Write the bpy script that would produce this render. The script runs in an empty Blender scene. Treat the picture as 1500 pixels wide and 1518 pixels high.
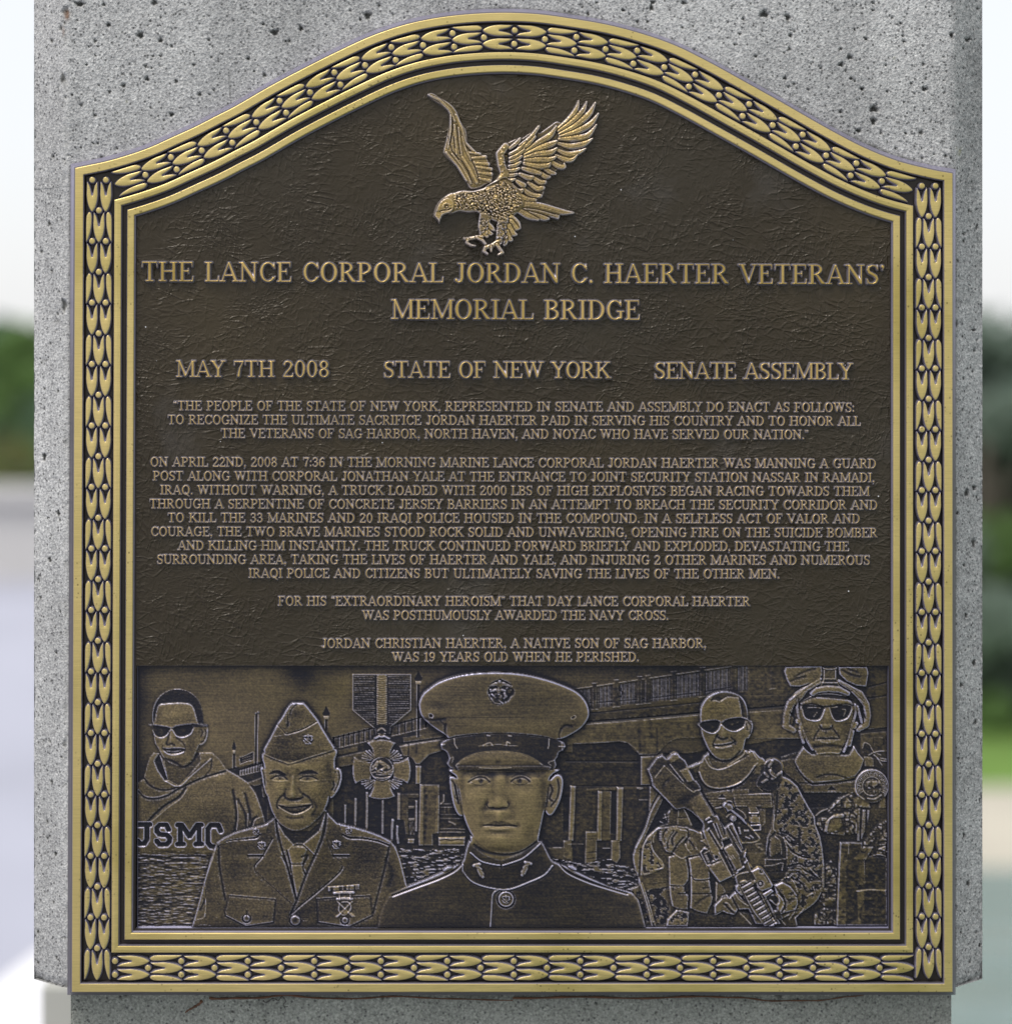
import bpy, bmesh, math, random
import numpy as np
from mathutils import Vector, noise as mnoise

# ------------------------------------------------------------------ camera, world, light
S = 0.0005            # metres per unit of the plaque drawing (1500 x 1518 units fill the frame at the plaque)
CX, CY = 750.0, 759.0
DIST = 1.5            # camera to plaque face
CAMX, CAMY = 590.0, 560.0     # where the camera stands in front of the plaque (drawing units)

def W(x, y, z=0.0):
    """drawing units on / in front of the plaque face -> world; z is height above the plaque face"""
    return ((x - CX) * S, -z * S, (CY - y) * S)

def seen(x, y, d):
    """point d units behind the plaque face that stands behind (x, y) as the camera sees it"""
    k = (DIST / S + d) / (DIST / S)
    return (CAMX + (x - CAMX) * k, CAMY + (y - CAMY) * k)

scene = bpy.context.scene
cam_data = bpy.data.cameras.new("camera")
cam = bpy.data.objects.new("camera", cam_data)
scene.collection.objects.link(cam)
cam.location = ((CAMX - CX) * S, -DIST, (CY - CAMY) * S)
cam.rotation_euler = (math.radians(90), 0, 0)
cam_data.sensor_fit = 'HORIZONTAL'
cam_data.sensor_width = 36
cam_data.lens = 36 * DIST / (1500 * S)
cam_data.shift_x = (CX - CAMX) / 1500
cam_data.shift_y = -(CY - CAMY) / 1500
cam_data.clip_start = 0.05
cam_data.clip_end = 4000
cam_data.dof.use_dof = True
cam_data.dof.focus_distance = DIST
cam_data.dof.aperture_fstop = 2.7
scene.camera = cam

SUN_EL, SUN_AZ = math.radians(58), math.radians(-40)     # azimuth from the camera's side, negative = left
world = bpy.data.worlds.new("World")
scene.world = world
world.use_nodes = True
wn = world.node_tree
bg = wn.nodes['Background']
sky = wn.nodes.new('ShaderNodeTexSky')
sky.sky_type = 'NISHITA'
sky.sun_disc = False
sky.sun_elevation = SUN_EL
sky.sun_rotation = math.radians(180) - SUN_AZ
sky.air_density = 1.0
sky.dust_density = 4.0
sky.ozone_density = 1.6
veil = wn.nodes.new('ShaderNodeMix'); veil.data_type = 'RGBA'      # thin bright overcast over the whole sky
veil.inputs[0].default_value = 0.72
veil.inputs[7].default_value = (6.9, 6.9, 6.95, 1)
wn.links.new(sky.outputs[0], veil.inputs[6])
wn.links.new(veil.outputs[2], bg.inputs[0])
bg.inputs[1].default_value = 0.13
sun_data = bpy.data.lights.new("sun", 'SUN')
sun = bpy.data.objects.new("sun", sun_data)
scene.collection.objects.link(sun)
sun_data.energy = 1.5
sun_data.angle = math.radians(22)
sun_data.color = (1.0, 0.96, 0.9)
dvec = Vector((math.sin(SUN_AZ) * math.cos(SUN_EL), -math.cos(SUN_AZ) * math.cos(SUN_EL), math.sin(SUN_EL)))
sun.rotation_euler = dvec.to_track_quat('Z', 'Y').to_euler()
scene.view_settings.view_transform = 'Standard'
scene.view_settings.look = 'None'
scene.view_settings.gamma = 1
scene.view_settings.exposure = 0.38

rng = np.random.RandomState(7)
random.seed(7)

# ------------------------------------------------------------------ materials
def mat(name):
    m = bpy.data.materials.new(name)
    m.use_nodes = True
    return m, m.node_tree, m.node_tree.nodes['Principled BSDF']

def N(nt, typ, **kw):
    n = nt.nodes.new(typ)
    for k, v in kw.items():
        if k.startswith('i_'):
            key = k[2:]
            key = int(key) if key.isdigit() else key.replace('_', ' ')
            n.inputs[key].default_value = v
        else:
            setattr(n, k, v)
    return n

def ramp(nt, src, p0, c0, p1, c1, extra=()):
    r = nt.nodes.new('ShaderNodeValToRGB')
    e = r.color_ramp.elements
    e[0].position, e[0].color = p0, (*c0, 1)
    e[1].position, e[1].color = p1, (*c1, 1)
    for p, c in extra:
        q = e.new(p); q.color = (*c, 1)
    nt.links.new(src, r.inputs[0])
    return r.outputs[0]

def mixc(nt, fac, a, b, mode='MIX'):
    m = nt.nodes.new('ShaderNodeMix'); m.data_type = 'RGBA'; m.blend_type = mode
    for sock, val in ((m.inputs[0], fac), (m.inputs[6], a), (m.inputs[7], b)):
        if hasattr(val, 'is_linked') or hasattr(val, 'links'):
            nt.links.new(val, sock)
        elif isinstance(val, tuple):
            sock.default_value = (*val, 1) if len(val) == 3 else val
        else:
            sock.default_value = val
    return m.outputs[2]

def math_(nt, op, a, b=0.0, clamp=False):
    m = nt.nodes.new('ShaderNodeMath'); m.operation = op; m.use_clamp = clamp
    for sock, val in ((m.inputs[0], a), (m.inputs[1], b)):
        if hasattr(val, 'links'):
            nt.links.new(val, sock)
        else:
            sock.default_value = val
    return m.outputs[0]

def wpos(nt, scale, rot=(0, 0, 0)):
    g = nt.nodes.new('ShaderNodeNewGeometry')
    m = nt.nodes.new('ShaderNodeMapping')
    m.inputs['Scale'].default_value = scale
    m.inputs['Rotation'].default_value = rot
    nt.links.new(g.outputs['Position'], m.inputs[0])
    return m.outputs[0]

GOLD = (0.62, 0.495, 0.205)
PATINA = (0.030, 0.024, 0.019)
BARE_SHEEN = (0.50, 0.475, 0.60)  # bare metal edges, with the lilac sky reflection put into the colour

def make_bronze(name, brush=(8, 1, 330), gold=GOLD, dark=PATINA, bare=BARE_SHEEN, rough=0.36, pit=0.6):
    m, nt, b = mat(name)
    at = N(nt, 'ShaderNodeVertexColor', layer_name='finish')
    sep = N(nt, 'ShaderNodeSeparateColor')
    nt.links.new(at.outputs[0], sep.inputs[0])
    # brushed grain
    n1 = N(nt, 'ShaderNodeTexNoise', i_Scale=6.0, i_Detail=6.0, i_Roughness=0.65)
    nt.links.new(wpos(nt, brush, (0, math.radians(-6), 0)), n1.inputs['Vector'])
    n2 = N(nt, 'ShaderNodeTexNoise', i_Scale=9.0, i_Detail=4.0)
    nt.links.new(wpos(nt, (1, 1, 1)), n2.inputs['Vector'])
    g1 = ramp(nt, n1.outputs[0], 0.3, tuple(c * 0.80 for c in gold), 0.72, tuple(min(1, c * 1.12) for c in gold))
    g2 = ramp(nt, n2.outputs[0], 0.34, (0.74, 0.73, 0.56), 0.66, (1.06, 1.03, 1.02), [(0.46, (0.95, 0.94, 0.88))])
    gcol = mixc(nt, 1.0, g1, g2, 'MULTIPLY')
    # specks of tarnish on the polished metal
    n3 = N(nt, 'ShaderNodeTexVoronoi', i_Scale=260.0)
    nt.links.new(wpos(nt, (1, 1, 1)), n3.inputs['Vector'])
    sp = ramp(nt, n3.outputs['Distance'], 0.13, (1, 1, 1), 0.22, (0, 0, 0))
    n4 = N(nt, 'ShaderNodeTexNoise', i_Scale=14.0, i_Detail=2.0)
    nt.links.new(wpos(nt, (1, 1, 1)), n4.inputs['Vector'])
    spm = math_(nt, 'MULTIPLY', sp, ramp(nt, n4.outputs[0], 0.46, (0, 0, 0), 0.60, (pit, pit, pit)))
    gcol = mixc(nt, spm, gcol, (0.05, 0.035, 0.018))
    # dark lacquer with slow blotches
    d1 = ramp(nt, n2.outputs[0], 0.3, tuple(c * 0.75 for c in dark), 0.7, tuple(c * 1.3 for c in dark))
    # wavering border between polish and lacquer
    n5 = N(nt, 'ShaderNodeTexNoise', i_Scale=420.0, i_Detail=3.0)
    nt.links.new(wpos(nt, (1, 1, 1)), n5.inputs['Vector'])
    wob = math_(nt, 'MULTIPLY', math_(nt, 'SUBTRACT', n5.outputs[0], 0.5), 0.34)
    edgefac = math_(nt, 'MULTIPLY', math_(nt, 'SUBTRACT', 1.0, math_(nt, 'ABSOLUTE', math_(nt, 'SUBTRACT', math_(nt, 'MULTIPLY', sep.outputs[0], 2.0), 1.0))), 1.0)
    pol = math_(nt, 'ADD', sep.outputs[0], math_(nt, 'MULTIPLY', wob, edgefac), clamp=True)
    # faint tarnish rim where the polish thins out
    col = mixc(nt, pol, d1, gcol)
    col = mixc(nt, sep.outputs[1], col, (*bare,))  # bare edges, their colour includes the sky reflection
    col = mixc(nt, sep.outputs[2], col, (0.17, 0.085, 0.03))
    nt.links.new(col, b.inputs['Base Color'])
    met = math_(nt, 'ADD', math_(nt, 'MULTIPLY', math_(nt, 'MAXIMUM', pol, sep.outputs[1]), 0.62), 0.25)
    nt.links.new(met, b.inputs['Metallic'])
    b.inputs['Specular IOR Level'].default_value = 0.3
    r = math_(nt, 'ADD', math_(nt, 'MULTIPLY', n1.outputs[0], 0.18), rough - 0.09)
    nt.links.new(r, b.inputs['Roughness'])
    # grain relief
    bp = N(nt, 'ShaderNodeBump', i_Strength=0.16, i_Distance=0.0003)
    hsum = math_(nt, 'ADD', n1.outputs[0], math_(nt, 'MULTIPLY', n5.outputs[0], 0.5))
    nt.links.new(hsum, bp.inputs['Height'])
    nt.links.new(bp.outputs[0], b.inputs['Normal'])
    return m

M_BRONZE = make_bronze('brushed_bronze')
M_RELIEF = make_bronze('antiqued_bronze', brush=(40, 1, 700), gold=(0.35, 0.27, 0.142), dark=(0.009, 0.009, 0.015), bare=(0.44, 0.43, 0.58), rough=0.40, pit=0.15)  # bare colour also holds the lilac sky reflection
M_LETTER = make_bronze('letter_bronze', brush=(200, 1, 200), gold=(0.54, 0.385, 0.145), bare=(0.47, 0.445, 0.50), rough=0.34, pit=0.5)

def make_leather():
    m, nt, b = mat('crinkled_dark_lacquer')
    base = wpos(nt, (1, 1, 1))
    n0 = N(nt, 'ShaderNodeTexNoise', i_Scale=5.0, i_Detail=3.0)
    nt.links.new(base, n0.inputs['Vector'])
    c = ramp(nt, n0.outputs[0], 0.32, (0.040, 0.029, 0.013), 0.68, (0.033, 0.026, 0.015), [(0.5, (0.027, 0.0195, 0.009))])
    # pale bloom patches and tiny dust specks
    n6 = N(nt, 'ShaderNodeTexNoise', i_Scale=11.0, i_Detail=5.0, i_Roughness=0.6)
    nt.links.new(base, n6.inputs['Vector'])
    bl = ramp(nt, n6.outputs[0], 0.60, (0, 0, 0), 0.78, (0.3, 0.3, 0.3))
    c = mixc(nt, bl, c, (0.10, 0.095, 0.092))
    v = N(nt, 'ShaderNodeTexVoronoi', i_Scale=75.0)
    nt.links.new(base, v.inputs['Vector'])
    dot = ramp(nt, v.outputs['Distance'], 0.030, (1, 1, 1), 0.045, (0, 0, 0))
    v2 = N(nt, 'ShaderNodeTexNoise', i_Scale=60.0)
    nt.links.new(base, v2.inputs['Vector'])
    dot = math_(nt, 'MULTIPLY', dot, ramp(nt, v2.outputs[0], 0.55, (0, 0, 0), 0.6, (0.8, 0.8, 0.8)))
    c = mixc(nt, dot, c, (0.7, 0.7, 0.72))
    nt.links.new(c, b.inputs['Base Color'])
    b.inputs['Metallic'].default_value = 0.15
    b.inputs['Specular IOR Level'].default_value = 0.36
    rr = ramp(nt, n6.outputs[0], 0.3, (0.30,) * 3, 0.7, (0.44,) * 3)
    nt.links.new(rr, b.inputs['Roughness'])
    # creases: warped cell borders at several sizes, broken up by masks
    warp = N(nt, 'ShaderNodeTexNoise', i_Scale=22.0, i_Detail=4.0)
    nt.links.new(base, warp.inputs['Vector'])
    hs = None
    for i, (sc, stretch, rot, wgt, wd) in enumerate(((78, (1.0, 1, 2.3), 0.5, 0.9, 0.07), (112, (2.1, 1, 1.0), -0.6, 0.8, 0.08),
                                               (170, (1.0, 1, 1.7), 0.2, 0.55, 0.10), (50, (1.5, 1, 1.0), 1.1, 0.8, 0.04))):
        off = N(nt, 'ShaderNodeVectorMath', operation='MULTIPLY_ADD')
        nt.links.new(warp.outputs['Color'], off.inputs[0])
        off.inputs[1].default_value = (0.035,) * 3
        nt.links.new(wpos(nt, stretch, (0, rot, 0)), off.inputs[2])
        vo = N(nt, 'ShaderNodeTexVoronoi', feature='DISTANCE_TO_EDGE', i_Scale=float(sc))
        nt.links.new(off.outputs[0], vo.inputs['Vector'])
        cr = ramp(nt, vo.outputs['Distance'], 0.0, (1,) * 3, wd * 2.2, (0,) * 3)
        mk = N(nt, 'ShaderNodeTexNoise', i_Scale=26.0 + 11 * i, i_Detail=2.0)
        nt.links.new(wpos(nt, (1, 1, 1), (0.3 * i, 0.7 * i, 0)), mk.inputs['Vector'])
        mm = ramp(nt, mk.outputs[0], 0.42, (0,) * 3, 0.62, (1,) * 3)
        t = math_(nt, 'MULTIPLY', math_(nt, 'MULTIPLY', cr, mm), wgt)
        hs = t if hs is None else math_(nt, 'ADD', hs, t)
    fine = N(nt, 'ShaderNodeTexNoise', i_Scale=190.0, i_Detail=4.0, i_Roughness=0.6)
    nt.links.new(base, fine.inputs['Vector'])
    mid = N(nt, 'ShaderNodeTexNoise', i_Scale=95.0, i_Detail=4.0, i_Roughness=0.6, i_Distortion=1.2)
    nt.links.new(base, mid.inputs['Vector'])
    hs = math_(nt, 'ADD', hs, math_(nt, 'MULTIPLY', fine.outputs[0], 0.5))
    hs = math_(nt, 'ADD', hs, math_(nt, 'MULTIPLY', mid.outputs[0], 1.4))
    bp = N(nt, 'ShaderNodeBump', i_Strength=1.0, i_Distance=0.00046)
    nt.links.new(hs, bp.inputs['Height'])
    nt.links.new(bp.outputs[0], b.inputs['Normal'])
    return m
M_LEATHER = make_leather()

def make_concrete(name, base=(0.42, 0.42, 0.415), dark=(0.19, 0.19, 0.19), lite=(0.60, 0.60, 0.59), moss=0.5, scale=1.0):
    m, nt, b = mat(name)
    p = wpos(nt, (1, 1, 1))
    n0 = N(nt, 'ShaderNodeTexNoise', i_Scale=7.0, i_Detail=8.0, i_Roughness=0.6)
    nt.links.new(p, n0.inputs['Vector'])
    n1 = N(nt, 'ShaderNodeTexNoise', i_Scale=520.0 * scale, i_Detail=5.0, i_Roughness=0.7)
    nt.links.new(p, n1.inputs['Vector'])
    n2 = N(nt, 'ShaderNodeTexVoronoi', i_Scale=620.0 * scale)
    nt.links.new(p, n2.inputs['Vector'])
    c = ramp(nt, n1.outputs[0], 0.34, dark, 0.68, lite, [(0.46, base)])
    big = ramp(nt, n0.outputs[0], 0.32, (0.80, 0.80, 0.79), 0.68, (1.12, 1.12, 1.11), [(0.5, (0.98, 0.98, 0.97))])
    c = mixc(nt, 1.0, c, big, 'MULTIPLY')
    # individual sand grains, light and dark
    gr = ramp(nt, n2.outputs['Color'], 0.15, (0.64, 0.64, 0.65), 0.9, (1.24, 1.24, 1.23))
    c = mixc(nt, 0.75, c, gr, 'MULTIPLY')
    pv = N(nt, 'ShaderNodeTexVoronoi', i_Scale=210.0 * scale); nt.links.new(p, pv.inputs['Vector'])
    c = mixc(nt, ramp(nt, pv.outputs['Distance'], 0.13, (.85,) * 3, 0.24, (0, 0, 0)), c, (0.07, 0.07, 0.07))
    # lichen spots
    n3 = N(nt, 'ShaderNodeTexNoise', i_Scale=26.0, i_Detail=5.0, i_Roughness=0.7)
    nt.links.new(wpos(nt, (1, 1, 1), (0.4, 0.2, 0)), n3.inputs['Vector'])
    mk = ramp(nt, n3.outputs[0], 0.70, (0, 0, 0), 0.76, (moss,) * 3)
    c = mixc(nt, mk, c, (0.19, 0.19, 0.06))
    # vertical weather streaks
    n4 = N(nt, 'ShaderNodeTexNoise', i_Scale=30.0, i_Detail=4.0)
    nt.links.new(wpos(nt, (1.0, 1, 0.09)), n4.inputs['Vector'])
    st = ramp(nt, n4.outputs[0], 0.36, (0.86, 0.862, 0.865), 0.6, (1.05, 1.05, 1.05))
    c = mixc(nt, 0.8, c, st, 'MULTIPLY')
    at = N(nt, 'ShaderNodeVertexColor', layer_name='grime_shade')
    sp = N(nt, 'ShaderNodeSeparateColor'); nt.links.new(at.outputs[0], sp.inputs[0])
    c = mixc(nt, sp.outputs[0], c, (0.035, 0.035, 0.03))
    c = mixc(nt, sp.outputs[1], c, (0.60, 0.60, 0.58))
    c = mixc(nt, sp.outputs[2], c, (0.16, 0.075, 0.035))
    nt.links.new(c, b.inputs['Base Color'])
    b.inputs['Roughness'].default_value = 0.9
    b.inputs['Specular IOR Level'].default_value = 0.25
    hh = math_(nt, 'ADD', math_(nt, 'MULTIPLY', n1.outputs[0], 1.0), math_(nt, 'MULTIPLY', n2.outputs['Distance'], 0.6))
    bp = N(nt, 'ShaderNodeBump', i_Strength=0.9, i_Distance=0.0012 / scale)
    nt.links.new(hh, bp.inputs['Height'])
    nt.links.new(bp.outputs[0], b.inputs['Normal'])
    return m
M_CONC = make_concrete('weathered_concrete')
M_CONC_LOW = make_concrete('shaded_concrete', base=(0.27, 0.28, 0.25), dark=(0.14, 0.147, 0.128), lite=(0.38, 0.39, 0.35), moss=0.2)  # darker copy of the concrete, the overhang's shade put into its colour

def plain(name, col, rough=0.8, var=0.25, scale=3.0, metallic=0.0, col2=None):
    m, nt, b = mat(name)
    n = N(nt, 'ShaderNodeTexNoise', i_Scale=scale, i_Detail=5.0)
    nt.links.new(wpos(nt, (1, 1, 1)), n.inputs['Vector'])
    c2 = col2 or tuple(min(1, x * (1 + var)) for x in col)
    nt.links.new(ramp(nt, n.outputs[0], 0.3, tuple(x * (1 - var) for x in col), 0.7, c2), b.inputs['Base Color'])
    b.inputs['Roughness'].default_value = rough
    b.inputs['Metallic'].default_value = metallic
    return m

# ------------------------------------------------------------------ object helpers
def link(name, me, parent=None, material=None, **props):
    o = bpy.data.objects.new(name, me)
    scene.collection.objects.link(o)
    if parent is not None:
        o.parent = parent
    if material is not None and me is not None and not me.materials:
        me.materials.append(material)
    for k, v in props.items():
        o[k] = v
    return o

def mesh_from(name, verts, faces, finish=None, layer='finish', smooth=True):
    me = bpy.data.meshes.new(name)
    if isinstance(verts, np.ndarray) and isinstance(faces, np.ndarray):
        nv, nf = len(verts), len(faces)
        k = faces.shape[1]
        me.vertices.add(nv); me.vertices.foreach_set('co', verts.astype(np.float32).ravel())
        me.loops.add(nf * k); me.loops.foreach_set('vertex_index', faces.astype(np.int32).ravel())
        me.polygons.add(nf)
        me.polygons.foreach_set('loop_start', np.arange(0, nf * k, k, dtype=np.int32))
        me.update(calc_edges=True)
    else:
        me.from_pydata([tuple(v) for v in verts], [], [tuple(int(i) for i in f) for f in faces])
    if finish is not None:
        ca = me.color_attributes.new(layer, 'FLOAT_COLOR', 'POINT')
        f = np.ones((len(me.vertices), 4), np.float32)
        f[:, :3] = 0
        fin = np.asarray(finish, np.float32)
        f[:, :fin.shape[1]] = fin
        ca.data.foreach_set('color', f.ravel())
    me.polygons.foreach_set('use_smooth', np.full(len(me.polygons), smooth, bool))
    me.update()
    return me

def toworld(P):
    P = np.asarray(P, float)
    return np.stack([(P[:, 0] - CX) * S, -P[:, 2] * S, (CY - P[:, 1]) * S], 1)

def catmull(pts, n=6, closed=False):
    P = np.asarray(pts, float)
    if closed:
        Q = np.vstack([P[-1], P, P[0], P[1]])
    else:
        Q = np.vstack([2 * P[0] - P[1], P, 2 * P[-1] - P[-2]])
    out = []
    for i in range(1, len(Q) - 2):
        p0, p1, p2, p3 = Q[i - 1], Q[i], Q[i + 1], Q[i + 2]
        for t in np.arange(n) / n:
            out.append(0.5 * (2 * p1 + (p2 - p0) * t + (2 * p0 - 5 * p1 + 4 * p2 - p3) * t * t + (3 * p1 - p0 - 3 * p2 + p3) * t ** 3))
    if not closed:
        out.append(P[-1])
    return np.array(out)

def sstep(x):
    x = np.clip(x, 0, 1)
    return x * x * (3 - 2 * x)
# ------------------------------------------------------------------ height-field drawing tools for the cast reliefs
class Canvas:
    def __init__(s, x0, y0, x1, y1, res):
        s.x0, s.y0, s.res = x0, y0, res
        s.nx = int(round((x1 - x0) / res)) + 1
        s.ny = int(round((y1 - y0) / res)) + 1
        s.X = x0 + np.arange(s.nx) * res
        s.Y = y0 + np.arange(s.ny) * res
        s.H = np.zeros((s.ny, s.nx)); s.T = np.zeros((s.ny, s.nx)); s.I = np.zeros((s.ny, s.nx), int)
        s.B = np.zeros((s.ny, s.nx))
    def box(s, P, pad):
        a = max(0, int((P[:, 0].min() - pad - s.x0) / s.res)); b = min(s.nx, int((P[:, 0].max() + pad - s.x0) / s.res) + 2)
        c = max(0, int((P[:, 1].min() - pad - s.y0) / s.res)); d = min(s.ny, int((P[:, 1].max() + pad - s.y0) / s.res) + 2)
        if a >= b or c >= d:
            return None
        xx, yy = np.meshgrid(s.X[a:b], s.Y[c:d])
        return (slice(c, d), slice(a, b)), xx, yy
    @staticmethod
    def segd(xx, yy, p, q):
        dx, dy = q[0] - p[0], q[1] - p[1]
        L = dx * dx + dy * dy + 1e-12
        t = np.clip(((xx - p[0]) * dx + (yy - p[1]) * dy) / L, 0, 1)
        return np.hypot(xx - p[0] - t * dx, yy - p[1] - t * dy), t
    def sdf(s, P, pad=6):
        bx = s.box(P, pad)
        if bx is None:
            return None
        sl, xx, yy = bx
        dm = np.full(xx.shape, 1e9); ins = np.zeros(xx.shape, bool)
        n = len(P)
        for i in range(n):
            p, q = P[i], P[(i + 1) % n]
            d, _ = s.segd(xx, yy, p, q)
            np.minimum(dm, d, out=dm)
            if p[1] != q[1]:
                c = ((p[1] > yy) != (q[1] > yy)) & (xx < (q[0] - p[0]) * (yy - p[1]) / (q[1] - p[1]) + p[0])
                ins ^= c
        return sl, np.where(ins, dm, -dm), xx, yy
    def fill(s, P, i=None, h=0.0, t=0.5, bev=1.6, dome=0.0, R=10.0, rel=False, tt=None, clip=None):
        """raise (or sink) a closed shape to height h with tone t; bev = width of its edge slope"""
        r = s.sdf(np.asarray(P, float))
        if r is None:
            return
        sl, d, xx, yy = r
        a = sstep((d + bev * 0.5) / bev)
        if clip is not None:
            a = a * (s.I[sl] == clip)
        new = h + dome * (1 - np.exp(-np.maximum(d, 0) / R))
        if rel:
            s.H[sl] += a * new
        else:
            s.H[sl] = s.H[sl] * (1 - a) + new * a
        if t is not None:
            tn = t if tt is None else t + (tt - t) * np.clip((yy - P[:, 1].min()) / (np.ptp(P[:, 1]) + 1e-6), 0, 1)
            s.T[sl] = s.T[sl] * (1 - a) + tn * a
        if i is not None:
            s.I[sl][(d > 0)] = i
    def line(s, P, w, dh, t=None, clip=None, ti=0.9):
        """engraved (dh<0) or raised (dh>0) line"""
        P = np.asarray(P, float)
        bx = s.box(P, w * 3 + 1)
        if bx is None:
            return
        sl, xx, yy = bx
        dm = np.full(xx.shape, 1e9)
        for p, q in zip(P[:-1], P[1:]):
            np.minimum(dm, s.segd(xx, yy, p, q)[0], out=dm)
        a = np.exp(-(dm / w) ** 2)
        if clip is not None:
            a = a * (s.I[sl] == clip)
        s.H[sl] += a * dh
        if t is not None:
            a = a * ti
            s.T[sl] = s.T[sl] * (1 - a) + t * a
    def stroke(s, P, i=None, h=0.0, dome=2.0, t=0.6, e=0.8, mode='over', tedge=None):
        """rounded ridge; P rows are x, y, radius"""
        P = np.asarray(P, float)
        rm = P[:, 2].max()
        bx = s.box(P, rm + 2)
        if bx is None:
            return
        sl, xx, yy = bx
        dm = np.full(xx.shape, -1e9); rr = np.ones(xx.shape)
        for p, q in zip(P[:-1], P[1:]):
            d, tt = s.segd(xx, yy, p, q)
            r = p[2] + (q[2] - p[2]) * tt
            k = r - d
            m = k > dm
            dm[m] = k[m]; rr[m] = r[m]
        a = sstep((dm + e * 0.5) / e)
        prof = np.sqrt(np.clip(1 - (1 - np.clip(dm / rr, 0, 1)) ** 2, 0, 1))
        new = h + dome * prof
        if mode == 'over':
            s.H[sl] = s.H[sl] * (1 - a) + new * a
        elif mode == 'max':
            s.H[sl] = np.maximum(s.H[sl], new * a + s.H[sl] * (1 - a))
        else:
            s.H[sl] += a * new
        if t is not None:
            tn = t if tedge is None else tedge + (t - tedge) * prof ** 2
            s.T[sl] = s.T[sl] * (1 - a) + tn * a
        if i is not None:
            s.I[sl][dm > 0] = i
    def blob(s, x, y, rx, ry=None, dh=0.0, dt=0.0, ang=0.0, clip=None):
        ry = rx if ry is None else ry
        m = max(rx, ry) * 2.6
        bx = s.box(np.array([[x - m, y - m], [x + m, y + m]]), 0)
        if bx is None:
            return
        sl, xx, yy = bx
        c, n = math.cos(ang), math.sin(ang)
        u = ((xx - x) * c + (yy - y) * n) / rx; v = (-(xx - x) * n + (yy - y) * c) / ry
        a = np.exp(-(u * u + v * v))
        if clip is not None:
            a = a * (s.I[sl] == clip)
        s.H[sl] += a * dh; s.T[sl] += a * dt
    def disc(s, x, y, r, **k):
        a = np.linspace(0, 2 * math.pi, 20, endpoint=False)
        s.fill(np.stack([x + r * np.cos(a), y + r * np.sin(a)], 1), **k)

def blur(A, r):
    """three box passes"""
    r = int(max(1, r))
    for _ in range(3):
        for ax in (0, 1):
            pad = [(0, 0), (0, 0)]; pad[ax] = (r + 1, r)
            c = np.cumsum(np.pad(A, pad, mode='edge'), axis=ax)
            n = A.shape[ax]
            hi = [slice(None)] * 2; lo = [slice(None)] * 2
            hi[ax] = slice(2 * r + 1, 2 * r + 1 + n); lo[ax] = slice(0, n)
            A = (c[tuple(hi)] - c[tuple(lo)]) / (2 * r + 1)
    return A

def vnoise(shape, sx, sy, seed, octaves=3):
    """smooth value noise, feature size sx, sy cells"""
    r = np.random.RandomState(seed)
    out = np.zeros(shape); amp = 1.0; tot = 0
    for o in range(octaves):
        gx, gy = max(2, int(shape[1] / sx) + 3), max(2, int(shape[0] / sy) + 3)
        g = r.rand(gy, gx)
        u = np.arange(shape[1]) / sx; v = np.arange(shape[0]) / sy
        u = np.minimum(u, gx - 2.001); v = np.minimum(v, gy - 2.001)
        iu, iv = u.astype(int), v.astype(int)
        fu, fv = sstep(u - iu), sstep(v - iv)
        a = g[iv][:, iu]; b = g[iv][:, iu + 1]; c = g[iv + 1][:, iu]; d = g[iv + 1][:, iu + 1]
        out += amp * ((a * (1 - fu) + b * fu) * (1 - fv[:, None]) + (c * (1 - fu) + d * fu) * fv[:, None])
        tot += amp; amp *= 0.5; sx = max(1.0, sx / 2); sy = max(1.0, sy / 2)
    return out / tot

def grid_mesh(name, cv, keep, z, finish, to=toworld):
    """quads of the canvas where keep (cell mask) is set, as one mesh"""
    ny, nx = cv.ny, cv.nx
    used = np.zeros((ny, nx), bool)
    used[:-1, :-1] |= keep; used[1:, :-1] |= keep; used[:-1, 1:] |= keep; used[1:, 1:] |= keep
    idx = np.full((ny, nx), -1); idx[used] = np.arange(used.sum())
    yy, xx = np.nonzero(used)
    V = to(np.stack([cv.X[xx], cv.Y[yy], z[used]], 1))
    j, i = np.nonzero(keep)
    F = np.stack([idx[j, i], idx[j + 1, i], idx[j + 1, i + 1], idx[j, i + 1]], 1)
    return mesh_from(name, V, F, np.stack([f[used] for f in finish], 1))
# ------------------------------------------------------------------ setting beyond the pier
GROUND_Z = -1.25 - 0.0
def at(x, y, D):
    """world point seen at (x, y) at distance D metres from the camera"""
    k = D / DIST
    return ((CAMX + (x - CAMX) * k - CX) * S, D - DIST, (CY - (CAMY + (y - CAMY) * k)) * S)

m_water, nt, b = mat('river_water')
b.inputs['Base Color'].default_value = (0.20, 0.27, 0.26, 1)
b.inputs['Roughness'].default_value = 0.12
b.inputs['Specular IOR Level'].default_value = 0.8
n = N(nt, 'ShaderNodeTexNoise', i_Scale=1.2, i_Detail=5.0)
nt.links.new(wpos(nt, (0.35, 1, 1)), n.inputs['Vector'])
bp = N(nt, 'ShaderNodeBump', i_Strength=1.0, i_Distance=0.35)
nt.links.new(n.outputs[0], bp.inputs['Height']); nt.links.new(bp.outputs[0], b.inputs['Normal'])

def box(name, x0, x1, y0, y1, z0, z1, material, parent=None, **kw):
    v = [(x0, y0, z0), (x1, y0, z0), (x1, y1, z0), (x0, y1, z0), (x0, y0, z1), (x1, y0, z1), (x1, y1, z1), (x0, y1, z1)]
    f = [(0, 3, 2, 1), (4, 5, 6, 7), (0, 1, 5, 4), (1, 2, 6, 5), (2, 3, 7, 6), (3, 0, 4, 7)]
    me = mesh_from(name, v, f, smooth=False)
    return link(name, me, parent, material, **kw)

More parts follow.
